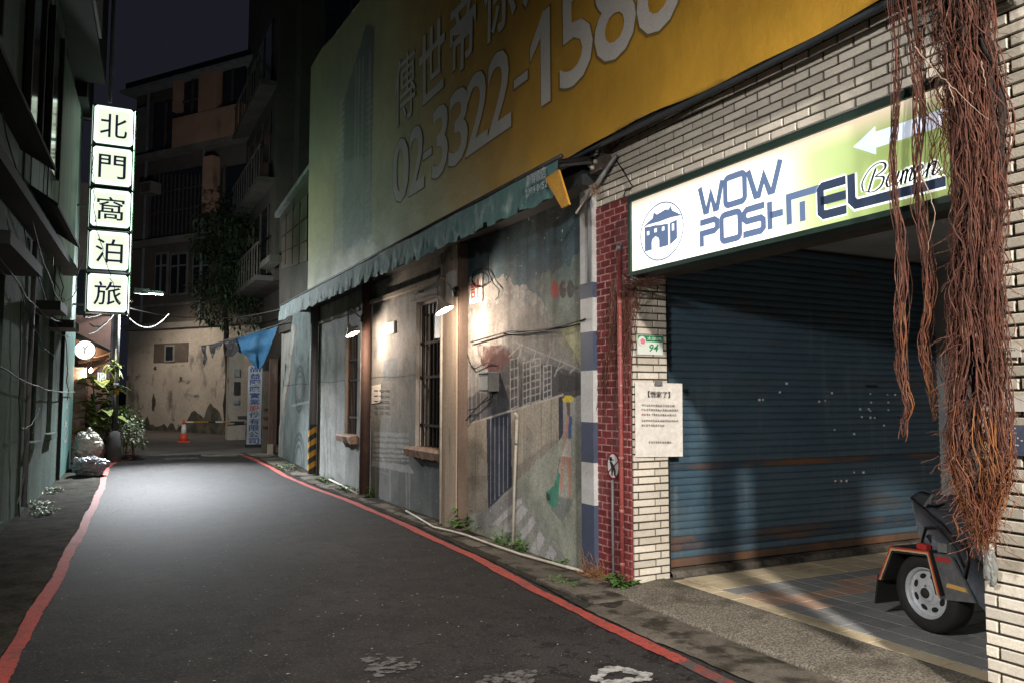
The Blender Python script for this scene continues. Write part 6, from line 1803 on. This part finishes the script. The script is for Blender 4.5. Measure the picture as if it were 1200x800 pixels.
# ================================================================== SHOP AT THE LEFT END
sy = LYF+1.2
sp0 = FG(100, 535); shp = thing('small_shop', 'little lit shop front with a sloped roof behind the plants', 'shop', (-.6, sy, gz(sy)))
SXF = lambda px, py: FY(px, py, sy)
tpart('wall', shp, MT['woodshop'], lambda m: m.box(-4.5, SXF(128, 450).x, sy+1.0, sy+1.2, 0, SXF(110, 395).z+.6))
sr = [SXF(92, 395), SXF(128, 414), SXF(112, 418), SXF(92, 408)]
tpart('roof', shp, MT['rooforange'], lambda m: m.prism([(-2.5, SXF(92, 388).z+.5), (SXF(92, 394).x, SXF(92, 394).z), (SXF(129, 413).x, SXF(129, 413).z), (SXF(113, 419).x, SXF(113, 419).z), (-2.5, SXF(92, 400).z+.3)], lambda u, v, d: (u, d, v), sy-.2, sy+1.0))
tpart('roof_top', shp, MT['leftdark'], lambda m: m.prism([(-2.5, SXF(92, 388).z+.56), (SXF(92, 393).x, SXF(92, 392.5).z+.02), (SXF(130, 412).x, SXF(130, 412).z+.02), (SXF(129, 413).x, SXF(129, 413).z+.005), (-2.5, SXF(92, 388).z+.505)], lambda u, v, d: (u, d, v), sy-.25, sy+1.05))
tpart('beam', shp, MT['woodshop'], lambda m: (m.bar(SXF(92, 424), SXF(128, 417), .06), m.bar(SXF(104, 436), SXF(130, 420), .04)))
tpart('brick_column', shp, MT['shopbrick'], lambda m: m.box(SXF(93, 450).x-.3, SXF(101, 450).x, sy+.1, sy+.4, 0, SXF(97, 430).z))
wn = tpart('window', shp, MT['darkmetal'], lambda m: m.box(SXF(113, 440).x, SXF(125.5, 440).x, sy+.93, sy+.96, SXF(118, 445).z, SXF(118, 434).z))
MT['paneblue'] = flat('lit_pane', (.35,.42,.50), .4, emit=.35)
xx0, xx1 = SXF(113.5, 440).x, SXF(125, 440).x
for k in range(4):
    MB().box(xx0+(xx1-xx0)*k/4+.008, xx0+(xx1-xx0)*(k+1)/4-.008, sy+.915, sy+.929, SXF(118, 444.5).z, SXF(118, 434.5).z).build('pane', MT['paneblue'], wn)
tpart('door', shp, MT['woodshop'], lambda m: m.box(SXF(102, 460).x, SXF(111, 460).x, sy+.94, sy+.98, gz(sy), SXF(106, 432).z))
rs_c = SXF(100, 411)-Vector((0, .35, 0))
rs_ = thing('round_shop_sign', 'round glowing white sign with thin dark mark on the shop', 'sign', tuple(rs_c))
tpart('rim', rs_, MT['darkmetal'], lambda m: m.lathe([(.235,-.02),(.235,.05),(.215,.05),(.215,.0)], rs_c, (0,-1,0), 32, False))
tpart('face', rs_, MT['roundsign'], lambda m: m.lathe([(.215,.0),(.215,.042),(.001,.042)], rs_c, (0,-1,0), 32))
def rmark(m):
    f_ = lambda u, v, d: (rs_c.x+u, rs_c.y-.046, rs_c.z+v)
    ribbon(m, [(-.05,.10),(0,.02),(.055,.11)], .022, f_); ribbon(m, [(0,.02),(-.015,-.06),(.03,-.10)], .022, f_)
tpart('mark', rs_, MT['darkmetal'], rmark)
bl_c = SXF(106.5, 433)+Vector((0,.1,0))
sl = thing('bare_bulb', 'bare bright bulb hanging under the shop roof', 'light bulb', tuple(bl_c))
tpart('glass', sl, MT['bulb'], lambda m: m.lathe([(.01,.05),(.035,.02),(.045,-.015),(.03,-.05),(.002,-.06)], bl_c, n=14), True)
tpart('cord', sl, MT['cable'], lambda m: m.tube([bl_c+Vector((0,0,.04)), bl_c+Vector((0,0,.5))], .006, 4))
ld = bpy.data.lights.new('bulb_light', 'POINT'); ld.energy = P_SHOP; ld.color = (1,.82,.62); ld.shadow_soft_size = .05
lo_ = bpy.data.objects.new('bulb_light', ld); COL.objects.link(lo_); lo_.location = bl_c-Vector((0,.12,.05)); lo_.parent = sl; lo_.matrix_parent_inverse = Matrix.Translation(-bl_c)
# dark building behind the shop closing the left view
db = thing('back_left_building', 'dark building behind the small shop at the lane bend', 'building', (-2, 27, gz(27)))
tpart('wall', db, MT['fardark'], lambda m: m.box(-9, .35, 27.5, 34, 0, 8.3))
tpart('window', db, MT['glassdark'], lambda m: m.box(-1.2, -.4, 27.46, 27.499, 4.0, 5.6))
tpart('pipe', db, MT['greypipe'], lambda m: m.tube([(.15, 27.4, .3), (.15, 27.4, 8)], .05, 8), True)

# ================================================================== FAR BUILDING
fa, fb_ = FG(160, 503), FG(303, 511)
fdir = Vector((fb_.x-fa.x, fb_.y-fa.y, 0)).normalized(); fn = Vector((fdir.y, -fdir.x, 0))
if fn.y > 0: fn = -fn
Fz = gz((fa.y+fb_.y)/2)
def FI(px, py, d=0.0):
    r_ = ray(px, py); return CP+r_*((fa+fn*d-CP).dot(fn)/r_.dot(fn))
def fs_(px, py, d=0.0):
    p = FI(px, py, d); return ((p-fa).dot(fdir), p.z)
def FM(u, v, d): return Vector((fa.x, fa.y, 0))+fdir*u+fn*d+Vector((0,0,v))
fbld = thing('far_building', 'old stained four storey building closing the end of the lane', 'building', tuple(fa))
def fbox(px0, py0, px1, py1, d0, d1, name, m_, parent=fbld):
    """rectangle on the far facade between two picture corners; d0 inner, d1 outer"""
    cxm = (px0+px1)/2; 
    u0_, u1_ = fs_(px0, (py0+py1)/2)[0], fs_(px1, (py0+py1)/2)[0]
    v1_, v0_ = fs_(cxm, py0)[1], fs_(cxm, py1)[1]
    b = MB(); b.prism([(u0_, v0_), (u1_, v0_), (u1_, v1_), (u0_, v1_)], FM, d0, d1)
    return b.build(name, m_, parent)
H1 = fs_(215, 385)[1]; H2 = fs_(200, 288)[1]; H3 = fs_(215, 182)[1]; HR = fs_(200, 103)[1]
uL, uR = fs_(150, 400)[0], fs_(330, 400)[0]
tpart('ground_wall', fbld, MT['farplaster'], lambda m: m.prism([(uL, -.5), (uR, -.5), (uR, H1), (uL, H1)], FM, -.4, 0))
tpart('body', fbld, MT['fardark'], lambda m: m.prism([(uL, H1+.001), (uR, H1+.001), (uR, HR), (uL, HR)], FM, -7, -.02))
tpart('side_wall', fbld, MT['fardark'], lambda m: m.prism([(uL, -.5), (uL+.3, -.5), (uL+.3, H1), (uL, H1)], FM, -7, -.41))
def band(z_, h, out, m_='fartrim'):
    tpart('ledge', fbld, MT[m_], lambda m: m.prism([(uL, z_), (uR, z_), (uR, z_+h), (uL, z_+h)], FM, .001, out))
band(H1+.02, .22, .22); band(H1+.9, .10, .10); band(H2, .28, .30); band(H3, .22, .35)
tpart('eave', fbld, MT['roofedge'], lambda m: m.prism([(uL-.3, HR), (uR, HR), (uR, HR+.12), (uL-.3, HR+.12)], FM, -7, .55))
tpart('roof', fbld, MT['leftdark'], lambda m: m.prism([(uL-.3, HR+.121), (uR, HR+.121), (uR, HR+.5), (uL-.3, HR+.5)], FM, -7, .3))
# mould along the wall foot and missing render
mb2 = MB(); nn = 50; top_ = []
for i in range(nn+1):
    u = uL+(uR-uL)*i/nn; top_.append((u, Fz+.25+1.3*max(0, mnoise.noise((u*1.1, 3, 0)))+.45*mnoise.noise((u*4.1, 1, 0))+ (.35 if u > fs_(225, 500)[0] else 0)))
mb2.add([FM(u, -.4, .004) for u, _ in top_]+[FM(u, max(v, Fz-.2), .004) for u, v in top_], [(i, i+1, nn+2+i, nn+1+i) for i in range(nn)])
mb2.build('mould_stain', MT['mouldy'], fbld)
for px0, py0, px1, py1 in ((178,462,182,484),(180,428,184,434),(210,440,214,446),(185,415,190,422)):
    r_ = random.Random(px0); u0_, v1_ = fs_(px0, py0); u1_, v0_ = fs_(px1, py1)
    cxy = ((u0_+u1_)/2, (v0_+v1_)/2)
    MB().sheet([FM(u, v, .006) for u, v in [(cxy[0]+abs(u1_-u0_)/2*math.cos(a)*r_.uniform(.6,1.2), cxy[1]+abs(v1_-v0_)/2*math.sin(a)*r_.uniform(.6,1.2)) for a in np.linspace(0, 6.28, 13)[:-1]]]).build('render_loss', MT['mouldy'], fbld)
w_ = fbox(181, 402, 221, 424, .001, .03, 'vent_strip', MT['farframe'])
fbox(194, 404, 206, 424, .031, .06, 'window', MT['fartrim'])
fbox(196, 406, 204, 422, .061, .07, 'window_pane', MT['glassdark'])
# second floor windows
for px0, px1 in ((184,196),(202,219),(228,246)):
    w_ = fbox(px0-1.5, 296, px1+1.5, 346, .001, .05, 'window', MT['fartrim'])
    fbox(px0, 299, px1, 344, .051, .06, 'pane', MT['glassdark'], w_)
    fbox((px0+px1)/2-.7, 299, (px0+px1)/2+.7, 344, .061, .09, 'mullion', MT['fartrim'], w_)
    fbox(px0, 311, px1, 313, .061, .085, 'transom', MT['fartrim'], w_)
# third floor loggia
w_ = fbox(176, 200, 245, 276, .001, .02, 'window', MT['glassdark'])
for k in range(15):
    x = 177+k*4.7; fbox(x, 205, x+.9, 276, .021, .05, 'bar', MT['farframe'], w_)
for y_ in (222, 246): fbox(176, y_, 245, y_+1.2, .051, .07, 'rail', MT['farframe'], w_)
a_ = fbox(178, 217, 191, 230, .08, .55, 'air_conditioner', MT['fartrim'])
fbox(179.5, 219, 189.5, 228.5, .551, .56, 'grille', MT['farframe'], a_)
fbox(246, 186, 257, 250, .0015, .35, 'pier', MT['farpink'])
w_ = fbox(259, 195, 288, 260, .001, .03, 'window', MT['glassdark']); fbox(262, 195, 265, 260, .031, .07, 'mullion', MT['farframe'], w_)
# fourth floor: pink parapet and windows
fbox(212, 134, 292, 168, .001, .40, 'parapet', MT['farpink'])
fbox(212, 92, 218.5, 134, .001, .38, 'pier', MT['farpink']); fbox(242, 84, 263, 133, .001, .38, 'pier', MT['farpink'])
w_ = fbox(219, 96, 242, 146, .10, .14, 'window', MT['glassdark']); fbox(229, 96, 231, 146, .141, .2, 'mullion', MT['farframe'], w_); fbox(219, 118, 242, 120, .141, .2, 'transom', MT['farframe'], w_)
w_ = fbox(264, 80, 290, 130, .10, .14, 'window', MT['glassdark']); fbox(276, 80, 278, 130, .141, .2, 'mullion', MT['farframe'], w_)
w_ = fbox(181, 120, 211, 178, .001, .05, 'window', MT['glassdark']); fbox(178, 118, 181, 180, .051, .12, 'frame', MT['farframe'], w_); fbox(195, 120, 197, 178, .051, .1, 'mullion', MT['farframe'], w_)
fbox(164, 128, 175, 182, .001, .16, 'pier', MT['fartrim'])
for u_ in (.9, 4.2):
    MB().tube([FM(uL+u_, H1+.3, .12), FM(uL+u_, HR, .12)], .06, 8).build('downpipe', MT['greypipe'], fbld)
# gate post with peeling paint, meters
gpx = FG(276, 515); gp3 = thing('gate_pillar', 'cream plastered gate pillar with meters at the lane end', 'pillar', tuple(gpx))
w_ = abs(FY(284, 500, gpx.y).x-FY(267, 500, gpx.y).x); x0_ = FY(267, 500, gpx.y).x; zt_ = FY(275, 410, gpx.y).z
tpart('shaft', gp3, MT['farplaster'], lambda m: m.box(x0_, x0_+w_, gpx.y, gpx.y+.6, -.2, zt_))
for py0, py1, m_ in ((432,441,'galv'),(447,462,'darkmetal'),(468,473,'galv')):
    MB().box(x0_+w_*.35, x0_+w_*.72, gpx.y-.10, gpx.y-.001, FY(275, py1, gpx.y).z, FY(275, py0, gpx.y).z).build('meter', MT[m_], gp3)
tpart('base_wall', gp3, MT['farplaster'], lambda m: m.box(x0_-.02, x0_+w_+.1, gpx.y-.06, gpx.y-.001, -.2, FY(275, 472, gpx.y).z-.25))
tpart('stencil', gp3, MT['paintdark'], lambda m: (m.box(x0_+.2, x0_+.5, gpx.y-.066, gpx.y-.061, FY(275, 497, gpx.y).z, FY(275, 494, gpx.y).z), m.box(x0_+.3, x0_+.62, gpx.y-.066, gpx.y-.061, FY(275, 491, gpx.y).z, FY(275, 487, gpx.y).z)))

# ================================================================== RIGHT DARK BUILDINGS BEHIND THE MURAL
MT['rightdark'] = mat('right_block_render', (.075,.064,.052), (.045,.04,.034), rough=.9, scale=.7, bump=.01, bscale=8, stain=[(1.2,(1,1,.4),.58,.7,(.025,.023,.02))])
MT['righttrim'] = mat('right_block_trim', (.10,.09,.075), (.06,.054,.046), rough=.9, scale=1.5)
rb_ = thing('right_dark_building', 'tall dark apartment block behind the banner and mural wall', 'building', (6, 25, gz(25)))
tpart('wall', rb_, MT['rightdark'], lambda m: (m.box(4.9, 14, 23.5, 31, 0, 17)))
tpart('front_bay', rb_, MT['rightdark'], lambda m: (m.box(4.4, 4.899, 24.2, 30.5, 5.2, 17)))
for z_ in (5.2, 8.2, 11.2):
    MB().box(3.9, 4.399, 24.4, 30.4, z_, z_+.15).build('balcony_slab', MT['righttrim'], rb_)
    for k in range(12):
        q = 24.5+k*.5; MB().box(3.93, 3.96, q, q+.03, z_+.151, z_+1.1).build('baluster', MT['righttrim'], rb_)
    MB().box(3.92, 3.97, 24.4, 30.4, z_+1.101, z_+1.15).build('handrail', MT['righttrim'], rb_)
    w_ = MB().box(4.37, 4.399, 25.2, 29.4, z_+.3, z_+2.5).build('window', MT['glassdark'], rb_)
    for q in (25.2, 26.6, 28.0, 29.36): MB().box(4.34, 4.369, q, q+.05, z_+.3, z_+2.5).build('mullion', MT['farframe'], w_)
for q, z_ in ((5.6, 6.5), (5.6, 9.5), (5.6, 12.5)):
    w_ = MB().box(q, q+1.6, 23.46, 23.499, z_, z_+1.5).build('window', MT['glassdark'], rb_)
    MB().box(q+.77, q+.83, 23.42, 23.459, z_, z_+1.5).build('mullion', MT['farframe'], w_)
an = thing('annex', 'low shed with sloped roof edge and grid window behind the banner', 'shed', (5, 20, 0))
an_y = 18.7
AI = lambda px, py: FX(px, py, 4.32)
tpart('wall', an, MT['rightdark'], lambda m: m.prism([(AI(365, 330).y, 3.5), (AI(328, 330).y, 3.5), (AI(328, 252).y, AI(328, 252).z), (AI(366, 200).y, AI(366, 200).z)], lambda u, v, d: (d, u, v), 4.32, 7))
tpart('roof_edge', an, MT['roofedge'], lambda m: m.bar(Vector((4.26, AI(327, 253).y, AI(327, 253).z)), Vector((4.26, AI(370, 193).y, AI(370, 193).z)), .12, .14))
w_ = tpart('window', an, MT['farframe'], lambda m: m.prism([(AI(361, 300).y, AI(361, 306).z), (AI(331, 300).y, AI(331, 316).z), (AI(331, 270).y, AI(331, 262).z), (AI(361, 250).y, AI(361, 228).z)], lambda u, v, d: (d, u, v), 4.29, 4.319))
for x in (336, 344, 352): MB().bar(Vector((4.285, AI(x, 300).y, AI(x, 310).z)), Vector((4.285, AI(x, 300).y, AI(x, 252-(x-336)*.8).z)), .05, .02).build('mullion', MT['woodshop'], w_)
for t in (.3, .65): MB().bar(Vector((4.284, AI(331, 300).y, AI(331, 312).z*(1-t)+AI(331, 262).z*t)), Vector((4.284, AI(361, 300).y, AI(361, 306).z*(1-t)+AI(361, 228).z*t)), .05, .02).build('transom', MT['woodshop'], w_)
tpart('lower_wall', an, MT['plasterwall'], lambda m: m.box(4.45, 7, 18.41, AI(326, 330).y, -.1, 4.6))
MB().box(3.95, 4.30, AI(330, 310).y-.2, AI(318, 310).y-.2, AI(325, 312).z, AI(325, 305).z).build('ledge', MT['righttrim'], an)

# ================================================================== BLUE TARP, LETTERED PANEL, CONE
tb = FG(296, 524)
ls = thing('lettered_sign_panel', 'narrow white vertical sign panel with blue Chinese company name', 'sign', tuple(tb))
lx0, lx1 = FY(289.5, 500, tb.y).x, FY(306, 500, tb.y).x; lz0, lz1 = FY(297, 520, tb.y).z, FY(297, 428, tb.y).z
tpart('board', ls, MT['lettersign'], lambda m: m.box(lx0, lx1, tb.y, tb.y+.09, lz0, lz1))
nm_ = '尚益國際實業股份有限公司'
st_ = (lz1-lz0)/(len(nm_)+.1)
for k, ch in enumerate(nm_):
    z1_ = lz1-.03-k*st_
    text_on('character', ch, (lx0+.05, z1_-st_*.90, lx1-.05, z1_), YF(tb.y-.003), MT['inkred'] if ch == '股' else MT['blueink'], ls, bold=.022)
tpart('foot', ls, MT['inkblack'], lambda m: m.box(lx0-.02, lx1+.05, tb.y-.03, tb.y+.15, gz(tb.y)-.02, lz0-.001))
# red brown door posts to its right
dp = thing('rusty_door_frame', 'red brown iron door frame beside the lettered panel', 'door frame', tuple(FG(316, 530)))
dpx = FG(316, 532)
def dpost(px, w_, m_, nm, zt_=420):
    x = FY(px, 500, dpx.y).x; MB().box(x, x+w_, dpx.y, dpx.y+.12, -.05, FY(px, zt_, dpx.y).z).build(nm, m_, dp)
dpost(315, .13, MT['rustpost'], 'post'); dpost(321, .07, MT['rustpost'], 'post')
x0_ = FY(306.5, 500, dpx.y+.3).x; x1_ = FY(315, 500, dpx.y+.3).x
tpart('door_leaf', dp, MT['farframe'], lambda m: m.box(x0_, x1_, dpx.y+.2, dpx.y+.25, 0, FY(310, 434, dpx.y).z))
for py in (478, 488, 499): MB().box(x0_, x1_, dpx.y+.17, dpx.y+.199, FY(310, py, dpx.y).z-.02, FY(310, py, dpx.y).z+.02).build('rail', MT['rustpost'], dp)
tpart('plinth', dp, MT['farplaster'], lambda m: m.box(FY(313, 530, dpx.y).x, FY(319.5, 530, dpx.y).x, dpx.y-.06, dpx.y-.001, -.05, FY(316, 520, dpx.y).z))
# tarp
TY = tb.y-.6
tq = lambda px, py, dy=0.0: FY(px, py, TY+dy)
tpz = thing('blue_tarp', 'torn blue tarpaulin hung from a rope over the lane end', 'tarpaulin', tuple(tq(300, 430)))
A_, B_, Cc, D_ = tq(270, 397), tq(325, 382, -1.2), tq(309, 424), tq(297, 431)
b = MB(); n = 18; vs = []
edge_l = [tq(271, 398), tq(278, 400), tq(280, 412), tq(289, 416), tq(294, 424), tq(300, 431)]
edge_r = [tq(325, 382, -1.2), tq(322, 392, -1), tq(318, 402, -.8), tq(314, 413, -.5), tq(310, 423, -.3), tq(305, 432, -.1)]
def along(E_, t):
    f_ = t*(len(E_)-1); i = min(int(f_), len(E_)-2); return E_[i].lerp(E_[i+1], f_-i)
for i in range(n+1):
    for j in range(n+1):
        t, w_ = i/n, j/n; p = along(edge_l, t).lerp(along(edge_r, t), w_)
        vs.append(p+Vector((0, .08*math.sin(w_*9+t*3)+.06*mnoise.noise((w_*4, t*4, 0)), .03*mnoise.noise((w_*5, t*5, 3)))))
b.add(vs, [(i*(n+1)+j, (i+1)*(n+1)+j, (i+1)*(n+1)+j+1, i*(n+1)+j+1) for i in range(n) for j in range(n)])
b.build('sheet', MT['tarpblue'], tpz, True)
tpart('hem', tpz, MT['greycable'], lambda m: m.tube([p+Vector((.01,-.02,0)) for p in edge_r], .014, 5), True)
cable('pale rope holding up the torn blue tarp', [[tq(234, 405), tq(250, 403), tq(262, 399), tq(271, 396.5), tq(298, 389, -.6), tq(325, 381, -1.2), FX(338, 375, 4.1)]], .015, MT['greycable'], 'rope', 'rope')
tc = thing('torn_cloth_scraps', 'dark torn cloth scraps dangling from the rope left of the tarp', 'cloth', tuple(tq(245, 415)))
def scraps(m):
    for poly_ in (((236,404),(242,405),(241,412),(243,420),(240,428),(238,426),(239,416),(236,410)), ((245,404),(254,402),(252,412),(249,420),(246,412)), ((262,400),(276,397),(280,410),(272,418),(264,416),(266,408)), ((252,402),(262,400),(258,408),(254,410))):
        m.prism([(q.x, q.z) for q in (tq(*p_) for p_ in poly_)], lambda u, v, d: (u, TY+d+.04*math.sin(v*20), v), -.01, .02)
tpart('scrap', tc, MT['scrap'], scraps)
# traffic cone and tape
cn = FG(215, 517.5); hcn = FY(215, 491.5, cn.y).z-gz(cn.y)
co = thing('traffic_cone', 'orange and white traffic cone standing at the lane end', 'traffic cone', (cn.x, cn.y, gz(cn.y)))
cz = gz(cn.y)
kk = hcn/.75
tpart('base', co, MT['conered'], lambda m: m.prism([(cn.x-.19*kk, cn.y-.19*kk), (cn.x+.19*kk, cn.y-.19*kk), (cn.x+.19*kk, cn.y+.19*kk), (cn.x-.19*kk, cn.y+.19*kk)], lambda u, v, d: (u, v, d), cz, cz+.035))
tpart('lower_cone', co, MT['conered'], lambda m: m.lathe([(.15*kk,.036),(.108*kk,hcn*.38)], (cn.x, cn.y, cz), n=24), True)
tpart('white_band', co, MT['conewhite'], lambda m: m.lathe([(.108*kk,hcn*.381),(.062*kk,hcn*.80)], (cn.x, cn.y, cz), n=24), True)
tpart('tip', co, MT['conered'], lambda m: m.lathe([(.062*kk,hcn*.801),(.042*kk,hcn*.97),(.03*kk,hcn)], (cn.x, cn.y, cz), n=24), True)
br = thing('barrier_bar', 'thin yellow and black striped bar from the cone to the pillar', 'barrier', (cn.x, cn.y, cz+hcn*.85))
p0_, p1_ = Vector((cn.x+.04, cn.y, cz+hcn*.9)), Vector((gpx.x+.7, gpx.y-.15, FY(292, 494, gpx.y-.15).z))
for k in range(10):
    a_, c_ = p0_.lerp(p1_, k/10), p0_.lerp(p1_, (k+1)/10)
    MB().tube([a_, c_], .022, 8).build('stripe', MT['hazblack'] if k in (3, 6, 7) else (MT['conewhite'] if k in (0, 4) else MT['hazyellow']), br)
# dark creeper over the far facade
cr_c = FI(262, 315, 1.0)
cr_t = thing('creeper_tree', 'dark leafy tree growing against the far building', 'tree', tuple(FI(262, 500, 1.0)))
tpart('trunk', cr_t, MT['rootcore'], lambda m: (m.tube(wander(FI(270, 508, 1.0), FI(262, 340, 1.0), .2, 10, R), [.14-.007*k for k in range(11)], 8), [m.tube(wander(FI(264, 350, 1.0), FI(R.uniform(236, 292), R.uniform(250, 360), R.uniform(.6, 1.6)), .15, 6, R), .03, 5) for _ in range(9)]), True)
b = MB()
cents = [(FI(R.uniform(236, 292), R.uniform(250, 372), R.uniform(.6, 1.8)), R.uniform(.35, .75)) for _ in range(34)]
for c_, r_ in cents:
    for i in range(120):
        d = rdir(-1, 1); leaf(b, c_+d*r_*R.random()**.4, d+rdir(-.6, .3), R.uniform(.10, .2), R.uniform(.06, .12), .4, .2, 2)
tag(b.build('crown', MT['darkleaf'], cr_t), kind='stuff')

# ================================================================== STREET LAMP BEHIND THE VIEWER
bkp = Vector((-1.35, -7.0, 0)); bkh = Vector((-.2, -7.0, 7.9))
bk = thing('tall_street_lamp', 'tall grey street lamp on the left side behind the viewer', 'street lamp', tuple(bkp))
tpart('pole', bk, MT['galv'], lambda m: m.tube([bkp, bkp+Vector((0,0,4)), bkp+Vector((0,0,7.6)), bkp+Vector((.2,0,7.95)), bkh+Vector((-.3,0,.1))], [.09,.075,.06,.045,.04], 12), True)
hd2 = tpart('lamp_head', bk, MT['galv'], lambda m: m.bar(bkh+Vector((-.32,0,.1)), bkh+Vector((.32,0,.1)), .26, .12))
tpart('led_panel', hd2, MT['backled'], lambda m: m.box(bkh.x-.26, bkh.x+.26, bkh.y-.10, bkh.y+.10, bkh.z+.028, bkh.z+.038))
ld = bpy.data.lights.new('street_light', 'SPOT'); ld.energy = P_BACK_LAMP; ld.color = (1,.93,.84); ld.shadow_soft_size = .30; ld.spot_size = math.radians(106); ld.spot_blend = .8
lo_ = bpy.data.objects.new('street_light', ld); COL.objects.link(lo_); lo_.location = bkh-Vector((0,0,.02)); lo_.rotation_euler = (Vector((2.0, -2.4, 0))-bkh).to_track_quat('-Z', 'Y').to_euler()
lo_.parent = bk; lo_.matrix_parent_inverse = Matrix.Translation(-bkp)

# unseen lamp added on the left building to light bay, pillar and trailer
wl = LP(1.6, 3.5, .0)
wlt = thing('fill_lamp', 'unseen fill lamp added on the left building beside the viewer', 'wall lamp', tuple(wl))
tpart('bracket', wlt, MT['darkmetal'], lambda m: m.bar(wl, wl+lnor*.45, .04))
tpart('shade', wlt, MT['enamel'], lambda m: m.lathe([(.04,.08),(.16,-.02),(.17,-.05),(.155,-.05),(.04,.05)], wl+lnor*.5, (0,0,1), 20, False), True)
tpart('bulb', wlt, MT['bulb'], lambda m: m.lathe([(.02,.04),(.04,0),(.035,-.03),(.002,-.045)], wl+lnor*.5, (0,0,1), 12), True)
ld = bpy.data.lights.new('fill_light', 'SPOT'); ld.energy = P_FILL_LAMP; ld.color = (1,.97,.94); ld.shadow_soft_size = .16; ld.spot_size = math.radians(98); ld.spot_blend = .85
lo_ = bpy.data.objects.new('fill_light', ld); COL.objects.link(lo_); lo_.location = wl+lnor*.5-Vector((0,0,.07)); lo_.rotation_euler = (Vector((4.5, 4.0, .7))-lo_.location).to_track_quat('-Z', 'Y').to_euler()
lo_.parent = wlt; lo_.matrix_parent_inverse = Matrix.Translation(-wl)

# hidden lamp added on the back left building to brighten the far wall
bl_p = Vector((.351, 30.6, 5.1)); bl_h = bl_p+Vector((.32, 0, -.02))
bd = thing('far_fill_lamp', 'hidden fill lamp added on the back left building to brighten the far wall', 'wall lamp', tuple(bl_p))
tpart('bracket', bd, MT['darkmetal'], lambda m: m.bar(bl_p, bl_h+Vector((0,0,.08)), .04))
tpart('shade', bd, MT['enamel'], lambda m: m.lathe([(.03,.10),(.13,.0),(.14,-.03),(.125,-.03),(.03,.07)], bl_h, (0,0,1), 18, False), True)
tpart('bulb', bd, MT['bulb'], lambda m: m.lathe([(.02,.05),(.035,.01),(.03,-.02),(.002,-.035)], bl_h, (0,0,1), 12), True)
ld = bpy.data.lights.new('far_fill_light', 'SPOT'); ld.energy = P_FAR_FILL; ld.color = (1,.88,.76); ld.shadow_soft_size = .08; ld.spot_size = math.radians(125); ld.spot_blend = .8
lo_ = bpy.data.objects.new('far_fill_light', ld); COL.objects.link(lo_); lo_.location = bl_h+Vector((.02, 0, -.06)); lo_.rotation_euler = (FI(235, 465)-lo_.location).to_track_quat('-Z', 'Y').to_euler()
lo_.parent = bd; lo_.matrix_parent_inverse = Matrix.Translation(-bl_p)
